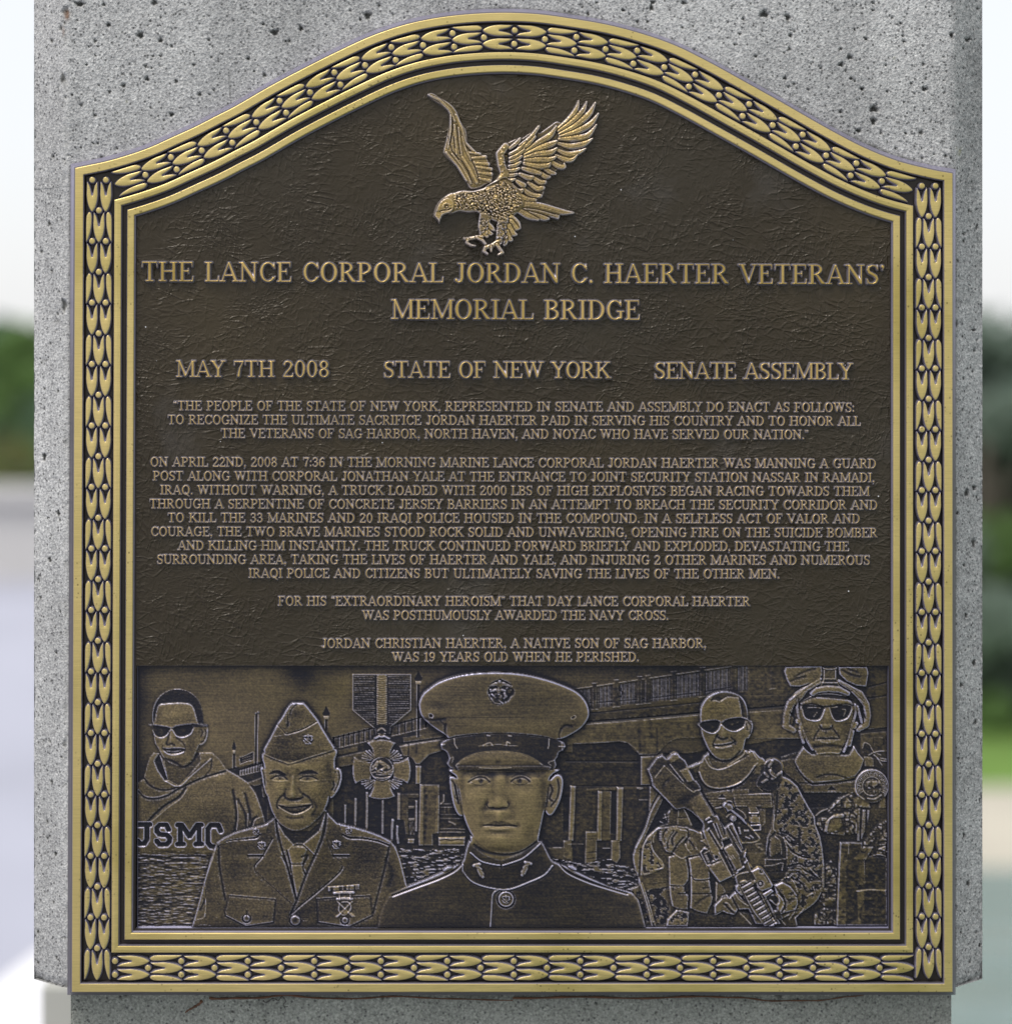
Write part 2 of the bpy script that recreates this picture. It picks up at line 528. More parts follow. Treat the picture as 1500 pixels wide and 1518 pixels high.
WATER_Z = -6.0
m_bank = plain('bank_soil', (0.19, 0.23, 0.13), 0.95, 0.3, 0.8)
m_sand = plain('pale_sand', (0.46, 0.43, 0.36), 0.95, 0.12, 0.5)
m_grass = plain('bank_grass', (0.13, 0.23, 0.045), 0.95, 0.25, 0.4)
m_road = plain('asphalt_road', (0.38, 0.39, 0.46), 0.85, 0.08, 0.8)
m_path = plain('pale_pavement', (0.50, 0.49, 0.50), 0.9, 0.08, 0.9)
# water: a sheet to the horizon, set below everything; the far land rises from it
me = mesh_from('water', [(-600, -300, WATER_Z), (600, -300, WATER_Z), (600, 900, WATER_Z), (-600, 900, WATER_Z)], [(0, 1, 2, 3)], smooth=False)
link('river_water', me, None, m_water, kind='structure')
# far bank on the right: pale beach, grass strip, rising ground
def strip(name, ys, zs, x0, x1, material, wob=0.3, n=60):
    V = []; F = []
    xs = np.linspace(x0, x1, n)
    for j, (y, zz) in enumerate(zip(ys, zs)):
        for i, x in enumerate(xs):
            V.append((x, y + wob * math.sin(x * .31 + j), zz + 0.03 * math.sin(x * 1.3 + j * 2)))
    for j in range(len(ys) - 1):
        for i in range(n - 1):
            a = j * n + i
            F.append((a, a + 1, a + n + 1, a + n))
    return link(name, mesh_from(name, V, F), None, material, kind='structure')
strip('beach', (23.0, 24.5, 26.9), (WATER_Z - .12, WATER_Z + .16, -5.60), -4, 120, m_sand)
strip('grass_bank', (26.6, 28.5, 30.0), (-5.66, -5.4, -5.25), -4, 120, m_grass)
strip('far_bank', (29.7, 40, 90, 400), (-5.4, -4.4, -2.5, 0), -300, 400, m_bank)

# bridge roadway on the left with its low concrete parapet and pale kerb path
road_z = at(0, 860, 14.0)[2]
def quad(name, pts, material, **kw):
    return link(name, mesh_from(name, pts, [(0, 1, 2, 3)], smooth=False), None, material, kind='structure', **kw)
box('left_bank', -70, -1.2, 12.9, 110, -4.2, -2.95, m_bank, kind='structure')
box('roadway', -60, -0.25, -20, 12.9, road_z - .5, road_z, m_road, kind='structure')
m_kerb = plain('pale_kerb', (0.72, 0.72, 0.74), 0.85, 0.06, 1.5)
px0 = at(62, 1490, 2.6)[0]
# pale kerb stones run past the foot of the pier, away from the camera
kx = at(30, 1480, 4.3)
me_k = mesh_from('kerb', [(kx[0] - .40, 0.9, road_z + .004), (kx[0] + .42, 0.9, road_z + .004), (kx[0] + .42, 3.7, road_z + .004), (kx[0] + .14, 3.7, road_z + .004),
                          (kx[0] - .40, 0.9, road_z + .13), (kx[0] + .42, 0.9, road_z + .13), (kx[0] + .42, 3.7, road_z + .13), (kx[0] + .14, 3.7, road_z + .13)],
                 [(4, 5, 6, 7), (0, 1, 5, 4), (1, 2, 6, 5), (2, 3, 7, 6), (3, 0, 4, 7)], smooth=False)
link('kerb', me_k, None, m_kerb, kind='structure')

# ---- low parapet wall across the road edge
pb = at(-10, 700, 14.0); pt = at(0, 722, 14.0)[2]
m_par = plain('parapet_concrete', (0.50, 0.49, 0.48), 0.9, 0.12, 1.2)
par = bpy.data.objects.new('parapet_wall', None); scene.collection.objects.link(par)
par.location = (-4.5, 12.5, road_z)
par['label'] = 'low pale concrete parapet along the road, left of the plaque pier'
par['category'] = 'wall'
def child_box(name, x0, x1, y0, y1, z0, z1, material, parent):
    L = parent.location
    return box(name, x0 - L.x, x1 - L.x, y0 - L.y, y1 - L.y, z0 - L.z, z1 - L.z, material, parent)
for k in range(7):
    x1 = -1.0 - k * 2.6
    child_box('wall_panel' , x1 - 2.58, x1, 12.5, 12.75, road_z, pt - .1, m_par, par)
child_box('coping', -19.4, -0.9, 12.42, 12.83, pt - .1, pt, m_par, par)

# ---- trees
leaf_mats = [plain('foliage_%s' % n_, c, 0.85, 0.45, 2.2) for n_, c in (('deep_green', (0.19, 0.29, 0.18)), ('bright_green', (0.21, 0.33, 0.12)), ('grey_green', (0.26, 0.33, 0.27)), ('yellow_green', (0.20, 0.20, 0.07)))]
for lm in leaf_mats:                      # leaves let light through
    t_ = lm.node_tree; p_ = t_.nodes['Principled BSDF']; o_ = t_.nodes['Material Output']
    tr_ = t_.nodes.new('ShaderNodeBsdfTranslucent'); mx_ = t_.nodes.new('ShaderNodeMixShader'); mx_.inputs[0].default_value = 0.6
    t_.links.new(p_.inputs['Base Color'].links[0].from_socket, tr_.inputs[0]); t_.links.new(p_.outputs[0], mx_.inputs[1]); t_.links.new(tr_.outputs[0], mx_.inputs[2]); t_.links.new(mx_.outputs[0], o_.inputs[0])
m_bark = plain('bark', (0.20, 0.17, 0.14), 0.95, 0.3, 6.0)
def tree(x, y, z0, height, spread, mi, label, low=0.12, seed=0, nleaf=9000, cat='tree', group=None):
    r = np.random.RandomState(seed)
    t = bpy.data.objects.new('tree', None); scene.collection.objects.link(t)
    t.location = (x, y, z0); t['label'] = label; t['category'] = cat
    if group: t['group'] = group
    # trunk with limbs
    V = []; F = []
    def tube(pts, rad, n=7):
        base = len(V)
        for (p, q) in zip(pts, rad):
            for k in range(n):
                a = 2 * math.pi * k / n
                V.append((p[0] + q * math.cos(a), p[1] + q * math.sin(a), p[2]))
        for j in range(len(pts) - 1):
            for k in range(n):
                a = base + j * n + k; b_ = base + j * n + (k + 1) % n
                F.append((a, b_, b_ + n, a + n))
    tr = height * .028
    tube([(0, 0, 0), (.05 * spread, 0, height * .25), (-.03 * spread, .05 * spread, height * .55), (0, 0, height * .85)], [tr * 1.3, tr, tr * .7, tr * .25])
    tips = []
    for k in range(9):
        a = r.rand() * 6.28; h0 = height * (low + .1 + .5 * r.rand()); L = spread * (.5 + .4 * r.rand())
        tip = (math.cos(a) * L, math.sin(a) * L, h0 + height * (.1 + .2 * r.rand()))
        tube([(0, 0, h0), (tip[0] * .5, tip[1] * .5, (h0 + tip[2]) / 2 + .05 * height), tip], [tr * .6, tr * .35, tr * .12], 5)
        tips.append(tip)
    link('trunk', mesh_from('trunk', V, F), t, m_bark)
    # crown: clumps of leaf blades
    ncl = 46
    cl = []
    for k in range(ncl):
        hz_ = low + (1 - low) * r.rand() ** .9
        rad = spread * math.sin(math.pi * min(1, max(0.08, (hz_ - low) / (1 - low) * .8 + .17))) ** .7
        a = r.rand() * 6.28; q = rad * (.35 + .65 * r.rand() ** .5)
        cl.append((math.cos(a) * q, math.sin(a) * q, hz_ * height * .96, spread * (.20 + .16 * r.rand())))
    cl = np.array(cl)
    w = r.randint(0, ncl, nleaf)
    d = r.normal(size=(nleaf, 3)); d /= np.linalg.norm(d, axis=1)[:, None]
    c = cl[w, :3] + d * (cl[w, 3] * r.rand(nleaf) ** .4)[:, None] * np.array([1, 1, .75])
    s = height * .021 * (.7 + .8 * r.rand(nleaf))
    u = r.normal(size=(nleaf, 3)); u /= np.linalg.norm(u, axis=1)[:, None]
    v = np.cross(u, r.normal(size=(nleaf, 3))); v /= np.linalg.norm(v, axis=1)[:, None]
    LV = np.stack([c - u * s[:, None], c + v * s[:, None] * .6, c + u * s[:, None], c - v * s[:, None] * .6], 1).reshape(-1, 3)
    LF = np.arange(nleaf * 4).reshape(-1, 4)
    me = mesh_from('crown', LV, LF, smooth=False)
    link('crown', me, t, leaf_mats[mi])
    return t
def tree_at(px, ytop, ybase, D, spread, mi, label, seed, **kw):
    top = at(px, ytop, D); bot = at(px, ybase, D)
    tree(top[0], top[1], bot[2], (top[2] - bot[2]) * 1.04, spread, mi, label, seed=seed, **kw)
# left, beyond the parapet
tree_at(48, 494, 760, 46, 1.5, 1, 'bright green rounded tree beyond the parapet, nearest the pier on the left', 1, low=.05)
tree_at(12, 480, 760, 50, 1.4, 0, 'dark green tree beyond the parapet at the left edge of the photo', 2, low=.05)
tree_at(-60, 500, 760, 48, 2.6, 0, 'deep green broad tree further left beyond the parapet', 4, low=.05)
for k_, (bx_, by_, bm_, lb_) in enumerate(((46, 600, 0, 'dark green bush behind the parapet, close against the pier on the left'), (-4, 590, 1, 'bright green bush behind the parapet at the left edge of the photo'), (-50, 610, 2, 'grey-green bush behind the parapet beyond the left edge'))):
    tree_at(bx_, by_, 745, 27, .62, bm_, lb_, 30 + k_, low=.0, cat='bush', nleaf=5000)
tree_at(20, 655, 735, 24, .5, 3, 'low yellow-green bush just behind the parapet', 3, low=.02, cat='bush', nleaf=3000)
# right, on the far bank
tree_at(1462, 500, 1140, 33, 2.4, 2, 'tall grey-green tree on the far bank beside the pier edge', 11, low=.0, nleaf=12000)
tree_at(1500, 482, 1150, 36, 2.8, 0, 'tall deep green tree on the far bank at the right edge', 12, low=.0, nleaf=12000)
tree_at(1478, 780, 1150, 32, 1.5, 1, 'lower bright green tree in front of the tall grey-green tree', 13, low=.0)
tree_at(1560, 880, 1150, 32.5, 2.0, 1, 'bright green tree low on the bank beyond the right edge', 14, low=.02)
tree_at(1640, 470, 1150, 38, 3.6, 0, 'broad deep green tree further right on the far bank', 15, low=.03)
tree_at(1400, 540, 1150, 38, 3.0, 0, 'dense dark green tree on the far bank behind the pier', 16, low=.03)

for k_, (bx_, yt_, D_, sp_, m_, lb_) in enumerate((
        (1760, 560, 36, 3.0, 1, 'bright green round tree on the far bank, nearest outside the right edge'), (1960, 470, 40, 3.6, 2, 'broad grey-green tree on the far bank, well right of the pier'),
        (2200, 520, 38, 3.2, 0, 'deep green tree at the right end of the far bank row'), (1180, 520, 40, 3.4, 1, 'bright green tree on the far bank hidden behind the plaque'),
        (900, 500, 42, 3.6, 0, 'deep green tree on the far bank straight behind the plaque'))):
    tree_at(bx_, yt_, 1140, D_, sp_, m_, lb_, 50 + k_, low=.0, nleaf=7000)
for k_, (bx_, yt_, D_, sp_, m_, lb_) in enumerate((
        (-170, 470, 50, 2.6, 1, 'bright green tree left of the photo frame beyond the parapet'), (-330, 500, 46, 2.8, 0, 'deep green tree far left beyond the parapet'),
        (190, 500, 50, 2.4, 2, 'grey-green tree beyond the parapet hidden by the pier'))):
    tree_at(bx_, yt_, 760, D_, sp_, m_, lb_, 70 + k_, low=.0, nleaf=7000)

# ------------------------------------------------------------------ concrete pier
EZ = 20.0        # the concrete face stands this far behind the plaque face
def col(v):
    return v
def concrete_grid(X, Y, depthf, name, grime_shade=None, cull=None):
    """X: columns, Y: rows (seen coordinates), depthf(x, y) -> (depth, dark, pale)"""
    xx, yy = np.meshgrid(X, Y)
    d, gk, gp = depthf(xx, yy)
    k = (DIST / S + d) / (DIST / S)
    # profile is laid out at its own place: take the place seen at the nominal depth
    return xx, yy, d, gk, gp

left_edge, left_arris, right_arris, right_edge = 50.5, 97.0, 1413.0, 1456.0
Dc = 46.0
def seenx(x, d): return CAMX + (x - CAMX) * (DIST / S + d) / (DIST / S)
def seeny(y, d): return CAMY + (y - CAMY) * (DIST / S + d) / (DIST / S)
WX = [seenx(left_edge, EZ + Dc), seenx(left_arris, EZ), seenx(right_arris, EZ), seenx(right_edge, EZ + Dc)]
WYB = seeny(1466, EZ)
# air holes: x, y, rx, ry, depth  (seen positions)
holes = [(208, 51, 5.5, 5.5, 6), (238, 59, 3.8, 4, 5), (407, 47, 6.5, 5, 6), (446, 41, 3.5, 4.5, 5), (390, 35, 3, 3, 3), (161, 36, 3.5, 3.5, 4), (118, 5, 8, 4, 4), (154, 6, 3, 3, 3), (229, 3, 5, 5, 4), (141, 60, 3, 3, 3),
         (254, 169, 4, 3.5, 5), (218, 116, 3.4, 3.6, 5), (183, 126, 4, 3.5, 4), (296, 139, 3.4, 3.4, 4), (368, 86, 3.2, 3, 4), (128, 95, 2.6, 2.6, 3), (181, 109, 2, 2, 3), (145, 212, 2, 2, 3), (173, 219, 2.6, 2, 3), (101, 230, 1.8, 1.8, 3), (79, 231, 2.4, 3, 4),
         (545, 22, 6, 6.5, 5), (562, 7, 2.2, 3, 3), (519, 15, 2, 2, 3), (599, 26, 2, 2, 2), (665, 15, 2, 2, 2), (884, 3, 2, 2, 3), (966, 10, 3.4, 5.5, 5), (924, 14, 3.5, 2.5, 4), (968, 2, 4.5, 3, 4), (945, 31, 2.4, 3.4, 4), (960, 31, 2.2, 2.6, 3), (953, 29, 1.4, 1.4, 2), (863, 6, 2, 1.6, 2),
         (1133, 20, 7.5, 5.5, 6), (1168, 25, 4, 5.5, 5), (1014, 3, 5, 3, 4), (1102, 27, 2.5, 2.5, 3), (1172, 52, 3, 3, 4), (1260, 84, 4.8, 3.6, 5), (1247, 95, 4.4, 3.6, 5), (1284, 57, 2.8, 2.8, 4), (1246, 72, 2.2, 2, 3), (1217, 100, 2.4, 2.8, 4), (1164, 115, 3.4, 2.6, 5),
         (1278, 131, 3.6, 3, 5), (1296, 161, 7.5, 5, 6), (1295, 179, 4.5, 6, 6), (1273, 193, 4.4, 3.4, 5), (1246, 165, 3, 2.4, 4), (1371, 131, 4.6, 3.6, 6), (1351, 123, 2.4, 2.2, 3), (1315, 135, 2.6, 2, 3), (1343, 197, 2.6, 2.6, 3), (1313, 96, 2, 2, 3), (1340, 61, 3, 2.4, 3), (1338, 52, 2.4, 2.2, 3),
         (1295, 4, 2.4, 2.2, 3), (1294, 14, 2.6, 1.8, 3), (1266, 10, 1.8, 1.8, 2), (1323, 25, 2.4, 2.2, 3), (1402, 230, 2.6, 2.6, 3), (1410, 233, 2.2, 2.2, 3), (1306, 196, 2, 4, 3), (1328, 219, 2.4, 2.4, 3), (1385, 228, 1.8, 1.8, 3), (1169, 128, 2.4, 2.4, 3), (1089, 65, 2.2, 2.2, 3), (1120, 83, 3, 2.2, 3),
         (1434, 58, 5, 3.4, 5), (1411, 51, 3, 5, 5), (1429, 346, 3.4, 2.4, 4), (1417, 479, 3.4, 4.4, 5), (1443, 489, 4, 2.4, 4), (1428, 561, 2.2, 3, 3), (1427, 607, 2, 2.6, 3), (1442, 609, 1.6, 1.6, 2), (1414, 710, 3, 5.5, 5), (1444, 723, 3.6, 4.4, 5), (1433, 731, 4.6, 6.5, 5), (1419, 761, 2.4, 3, 4),
         (1449, 742, 1.8, 2.4, 3), (1443, 805, 4, 8, 3), (1429, 838, 2.4, 3, 3), (1432, 912, 2.4, 4, 4), (1444, 983, 3.6, 6, 5), (1425, 1016, 3.4, 4, 4), (1446, 1071, 3, 4.4, 4), (1421, 1125, 2.6, 2.8, 4), (1429, 1239, 2.6, 3.6, 4), (1435, 1310, 4.4, 5, 3), (1452, 1402, 2.4, 4, 4), (1415, 1345, 4, 4, 5),
         (95, 452, 4, 10, 6), (66, 677, 3.2, 6.5, 6), (87, 762, 2.4, 3.6, 5), (71, 768, 1.6, 2, 3), (66, 576, 1.6, 2.2, 3), (67, 640, 1.5, 3, 2), (83, 759, 1.2, 1.6, 2), (76, 794, 1.4, 1.6, 2), (70, 745, 1.4, 1.6, 2), (84, 968, 1.6, 3, 3), (60, 1042, 1.6, 1.6, 2), (74, 1240, 1.8, 1.8, 3), (84, 1420, 1.8, 3, 3),
         (65, 535, 6, 7, 1.6), (84, 475, 6, 5, 1.4), (97, 15, 7, 7, 2.5), (93, 115, 5, 9, 2.5), (90, 40, 2.5, 5, 3), (97, 118, 6, 8, 2), (83, 68, 2, 3, 2), (87, 130, 1.6, 8, 2)]
r_ = np.random.RandomState(42)
for k in range(620):
    x, y = 60 + r_.rand() * 1390, r_.rand() * 245
    s_ = .6 + r_.exponential(.62)
    holes.append((x, y, s_, s_ * (.8 + .5 * r_.rand()), 2.5))
for k in range(150):
    x = (54 + r_.rand() * 44) if k % 2 else (1412 + r_.rand() * 44)
    s_ = .7 + r_.exponential(.6)
    holes.append((x, 250 + r_.rand() * 1200, s_, s_ * (1 + .6 * r_.rand()), 2.2))

ARX = np.array([100, 157, 223, 290, 350, 450, 550, 650, 750, 850, 950, 1050, 1150, 1230, 1330, 1420.])
ARY = np.array([249, 238, 216, 185, 154, 98, 49, 20, 12, 21, 43, 85, 140, 186, 232, 257.]) - 4
def block_surface(X, Y):
    """world-unit grid on the pier's front; returns vertices and grime"""
    xx, yy = np.meshgrid(X, Y)
    rr = np.random.RandomState(int(X[0] + Y[0]) & 1023)
    wav = 0.9 * np.sin(yy / 61) + .6 * np.sin(yy / 23 + 1)
    a0, a1, a2, a3 = WX
    lc = np.clip((a1 + wav * .5 - xx) / (a1 - a0), 0, 1)
    rc = np.clip((xx - a2 - wav * .5) / (a3 - a2), 0, 1)
    d = EZ + Dc * lc + Dc * rc
    # soften and chip the arrises
    bigv = vnoise(xx.shape, 60, 60, 70, 2) - .5
    n1 = vnoise(xx.shape, 9, 9, 77, 3) - .5; n2 = vnoise(xx.shape, 3, 3, 78, 2) - .5
    ar = np.exp(-((xx - a1) / 3.0) ** 2) + np.exp(-((xx - a2) / 3.0) ** 2)
    d = d + ar * (1.2 + 5.0 * np.clip(n1 + .05, 0, 1)) + n1 * 1.2 + n2 * .8 + bigv * 2
    # right chamfer is rougher (broken sand)
    d = d + rc.clip(0, 1) ** .2 * (rc > 0) * n2 * 1.6
    gk = np.zeros(xx.shape); gp = np.exp(-((xx - a1 - 1) / 5.5) ** 2) * .30 * (xx < a1 + 12)
    gk = np.maximum(gk, np.where(rc > 0, .10 + .5 * np.clip(n1 + n2 * .6, 0, 1), 0))       # coarse aggregate on the right chamfer, darkened further to paint in its shade
    gk = np.maximum(gk, ar * np.clip(n1 * 1.6, 0, .5))
    # dirt in the joint round the plaque, with its edge shadow painted in
    ax = np.interp(xx, ARX, ARY)
    dj = np.maximum(np.maximum(101 - xx, xx - 1422), ax - yy)
    gk = np.maximum(gk, .62 * np.exp(-(np.clip(dj, 0, 99) / (2.0 + 2.5 * np.clip(n1 + .5, 0, 1))) ** 2) * (.5 + np.clip(n1 + .3, 0, .6)))
    for crk in ([(868, -4), (880, 6), (888, 12), (897, 24), (911, 30)], [(840, 20), (846, 12), (852, 8)], [(338, 100), (339, 130), (341, 152)], [(1168, 108), (1167, 120), (1169, 128)], [(250, 20), (262, 12), (276, 9)]):
        for p, q in zip(crk[:-1], crk[1:]):
            gk = np.maximum(gk, .6 * np.exp(-(Canvas.segd(xx, yy, p, q)[0] / .9) ** 2))
    rub = np.exp(-(Canvas.segd(xx, yy, (236, 96), (300, 36))[0] / 5) ** 2) * .35          # long pale scrape at the upper left
    gp = np.maximum(gp, rub)
    rust = np.exp(-((xx - 96) / 6) ** 2 - ((yy - 18) / 9) ** 2) * (n2 + .9) + .6 * np.exp(-((xx - 90) / 3) ** 2 - ((yy - 42) / 9) ** 2)
    gr = np.clip(rust * 1.2 - .2, 0, .85)
    for (hx, hy, rx, ry, dep) in holes:
        # holes are placed where they are seen on the face
        dd = EZ + (Dc * max(0, (left_arris - hx) / (left_arris - left_edge)) if hx < left_arris else 0) + (Dc * max(0, (hx - right_arris) / (right_edge - right_arris)) if hx > right_arris else 0)
        wx, wy = seenx(hx, dd), seeny(hy, dd)
        if wx < X[0] - 12 or wx > X[-1] + 12 or wy < Y[0] - 12 or wy > Y[-1] + 12: continue
        i0, i1 = np.searchsorted(X, (wx - rx * 2 - 2, wx + rx * 2 + 2)); j0, j1 = np.searchsorted(Y, (wy - ry * 2 - 2, wy + ry * 2 + 2))
        if i1 <= i0 or j1 <= j0: continue
        sl = (slice(j0, j1), slice(i0, i1))
        an = (hx * 7 + hy * 3) % 6.28
        u = (xx[sl] - wx) / rx; v = (yy[sl] - wy) / ry
        th = np.arctan2(v, u)
        q = np.hypot(u, v) * (1 + .16 * np.sin(3 * th + an) + .12 * np.sin(5 * th + 2 * an))
        m = sstep((1.15 - q) / .5)
        d[sl] += m * dep
        gk[sl] = np.maximum(gk[sl], sstep((1.0 - q) / .5) * (.93 if dep > 2 else .3))
    z_ = -d
    chip = np.clip(vnoise(xx.shape, 7, 7, 91, 3) - .45, 0, 1)
    low = np.clip((yy - (WYB - 16)) / 16, 0, 1)
    z_ = z_ - low ** 2 * (6 + 30 * chip)
    xx = xx + np.where(xx < a0 + 4, 5 * chip, 0) - np.where(xx > a3 - 4, 7 * chip, 0)
    gk = np.maximum(gk, low * chip * 1.2)
    return xx, yy, z_, gk, gp, gr

V_all = []; F_all = []; G_all = []; base_n = 0
def add_patch(X, Y):
    global base_n
    xx, yy, zz, gk, gp, gr = block_surface(X, Y)
    ny, nx = xx.shape
    V_all.append(toworld(np.stack([xx.ravel(), yy.ravel(), zz.ravel()], 1)))
    G_all.append(np.stack([gk.ravel(), gp.ravel(), gr.ravel()], 1))
    idx = np.arange(nx * ny).reshape(ny, nx) + base_n
    F_all.append(np.stack([idx[:-1, :-1].ravel(), idx[1:, :-1].ravel(), idx[1:, 1:].ravel(), idx[:-1, 1:].ravel()], 1))
    base_n += nx * ny
st = 1.6
YT, YM = -70.0, 275.0
Xf = np.arange(WX[0], WX[3] + .1, st); Xf[-1] = WX[3]
add_patch(Xf, np.arange(YT, YM + .1, st))
Xl = Xf[Xf < 135]; Xr = Xf[Xf > 1395]
ys = np.arange(YM - .5, WYB, st)
add_patch(Xl, ys); add_patch(Xr, ys)
add_patch(np.array([Xl[-1], Xr[0]]), np.array([YM - .5, WYB]))
pier = bpy.data.objects.new('concrete_pier', None); scene.collection.objects.link(pier)
pier.location = W(750, 1518, -80)
pier['label'] = 'weathered pitted grey concrete pier that carries the bronze plaque'
pier['category'] = 'pier'
Vp = np.vstack(V_all) - np.array(pier.location)
me = mesh_from('cap_block', Vp, np.vstack(F_all), np.vstack(G_all), layer='grime_shade')
face = link('face', me, pier, M_CONC)
# sides, back, top and the broken underside of the block
def rawface(name, pts, faces, material, parent, smooth=False):
    P = toworld(np.array(pts, float)) - np.array(parent.location)
    return link(name, mesh_from(name, [tuple(p) for p in P], faces, smooth=smooth), parent, material)
n_ = 120
und = []; rb_ = np.random.RandomState(9)
xs = np.linspace(WX[0], WX[3], n_)
prof = []
for x in xs:
    a0, a1, a2, a3 = WX
    d = EZ + Dc * np.clip((a1 - x) / (a1 - a0), 0, 1) + Dc * np.clip((x - a2) / (a3 - a2), 0, 1)
    prof.append(d)
def ybot(x):
    t0 = np.clip((WX[1] + 6 - x) / (WX[1] + 6 - WX[0]), 0, 1)
    t1 = np.clip((x - WX[2]) / (WX[3] - WX[2]), 0, 1)
    return -13 * t0 - 6 * t1 ** 2
Vu = []; Fu = []
rows = 7
for j in range(rows):
    for i, x in enumerate(xs):
        f = j / (rows - 1)
        dd = prof[i] + 0.2 + f * (250 - prof[i])
        rough = (rb_.rand() - .5) * (5 if 0 < j < 4 else 1)
        Vu.append((x, WYB - .5 + (0 if j == 0 else 4 + 9 * f ** .4) * 0 + (rough if j else 0) , -dd))
for j in range(rows - 1):
    for i in range(n_ - 1):
        a = j * n_ + i
        Fu.append((a, a + 1, a + n_ + 1, a + n_))
rawface('underside', Vu, Fu, M_CONC, pier)
x0, x3 = WX[0], WX[3]
rawface('side', [(x0, YT, -EZ - Dc), (x0, WYB, -EZ - Dc), (x0, WYB, -700), (x0, YT, -700)], [(0, 1, 2, 3)], M_CONC, pier)
rawface('side', [(x3, YT, -EZ - Dc), (x3, WYB, -EZ - Dc), (x3, WYB, -700), (x3, YT, -700)], [(0, 3, 2, 1)], M_CONC, pier)
# the lower shaft, set back under the block, with its own fine surface
LZ = EZ + 34
lx0, lx1 = seenx(105, LZ), seenx(1410, LZ)
Xs = np.arange(lx0, lx1 + 2, 2.0); Xs[-1] = lx1; Ysh = np.arange(WYB - 12, WYB + 120, 2.0)
xx, yy = np.meshgrid(Xs, Ysh)
zz = -(LZ + (vnoise(xx.shape, 20, 12, 5, 4) - .5) * 3 + (vnoise(xx.shape, 3, 3, 6, 2) - .5) * 1.2)
gk = np.zeros(xx.shape)
for k in range(90):
    x, y, q = lx0 + r_.rand() * (lx1 - lx0), 1466 + r_.rand() * 60, .8 + r_.exponential(.9)
    m = sstep((1.2 - np.hypot((xx - x) / q, (yy - y) / q)) / .6); zz -= m * 2; gk = np.maximum(gk, m * .7)
# dark vine stain under the plaque edge
cv2 = Canvas(0, 0, 4, 4, 1)
def near(P):
    dm = np.full(xx.shape, 1e9)
    for p, q in zip(P[:-1], P[1:]): dm = np.minimum(dm, Canvas.segd(xx, yy, p, q)[0])
    return dm
st_ = near(np.array([(300, 1478), (390, 1480), (600, 1478), (760, 1484), (850, 1481), (1000, 1482), (1060, 1484), (1150, 1490), (1240, 1487), (1280, 1480)], float) + np.array([6, 12]))
gk = np.maximum(gk, .45 * np.exp(-(st_ / 5) ** 2) * vnoise(xx.shape, 10, 4, 8, 2) * 1.4)
k_ = np.arange(xx.size).reshape(xx.shape)
me = mesh_from('shaft', toworld(np.stack([xx.ravel(), yy.ravel(), zz.ravel()], 1)) - np.array(pier.location),
               np.stack([k_[:-1, :-1].ravel(), k_[1:, :-1].ravel(), k_[1:, 1:].ravel(), k_[:-1, 1:].ravel()], 1), np.stack([gk.ravel(), gk.ravel() * 0], 1), layer='grime_shade')
link('shaft', me, pier, M_CONC_LOW)
bz = (road_z - 0) / S
yb = CY - bz
for (xa, fl) in ((lx0, 0), (lx1, 1)):
    rawface('shaft_side', [(xa, WYB - 12, -LZ), (xa, yb, -LZ), (xa, yb, -680), (xa, WYB - 12, -680)], [(0, 1, 2, 3)] if not fl else [(0, 3, 2, 1)], M_CONC_LOW, pier)
rawface('shaft_foot', [(lx0, WYB + 117, -LZ), (lx1, WYB + 117, -LZ), (lx1, yb, -LZ), (lx0, yb, -LZ)], [(0, 3, 2, 1)], M_CONC_LOW, pier)
# grey base wall seen past the shaft on the left
bw = at(62, 1466, 2.3)
m_base = plain('base_concrete', (0.42, 0.42, 0.38), 0.9, 0.1, 3)
bo = box('base_wall', bw[0], 0.35, bw[1], bw[1] + .35, road_z, bw[2], m_base)
bo['label'] = 'short grey concrete base wall behind the lower left of the pier'; bo['category'] = 'wall'

# dead vine stems caught under the plaque
m_vine = plain('dead_vine', (0.10, 0.045, 0.022), 0.8, 0.3, 80)
m_vine2 = plain('grey_tendril', (0.05, 0.045, 0.04), 0.8, 0.3, 80)
def vine(name, pts, rad, material, label, cat, depth=-30, group=None):
    P = catmull(np.array(pts, float), 6)
    V = []; F = []
    n = 6
    for i, p in enumerate(P):
        t = P[min(i + 1, len(P) - 1)] - P[max(i - 1, 0)]; t = t / (np.linalg.norm(t) + 1e-9)
        nx, ny = -t[1], t[0]
        r = rad * (1 - .5 * i / len(P)) * (1 + .25 * math.sin(i * 1.7))
        for k in range(n):
            a = 2 * math.pi * k / n
            V.append((p[0] + nx * r * math.cos(a), p[1] + ny * r * math.cos(a), depth + 2.0 * math.sin(i * .7) + r * math.sin(a)))
    for i in range(len(P) - 1):
        for k in range(n):
            a = i * n + k; b_ = i * n + (k + 1) % n
            F.append((a, b_, b_ + n, a + n))
    c = np.mean(P, 0)
    o = bpy.data.objects.new(name, mesh_from(name, toworld(V) - np.array(W(c[0], c[1], depth)), F)); scene.collection.objects.link(o)
    o.data.materials.append(material); o.location = W(c[0], c[1], depth); o['label'] = label; o['category'] = cat
    return o
vd = -(LZ - 5)
def sv(pts):
    return [(seenx(x, LZ - 5), seeny(y, LZ - 5)) for x, y in pts]
vine('dead_vine', sv([(310, 1480), (340, 1481), (390, 1479), (430, 1476), (480, 1481), (540, 1480), (600, 1478), (680, 1482), (760, 1483)]), 1.9, m_vine, 'long dead brown vine stem lying under the left half of the plaque', 'vine', vd)
vine('dead_vine', sv([(760, 1480), (850, 1479), (960, 1480), (1050, 1478), (1100, 1480), (1145, 1484), (1200, 1484), (1245, 1480), (1280, 1475)]), 1.7, m_vine, 'thin reddish vine stem sagging under the right half of the plaque', 'vine', vd)
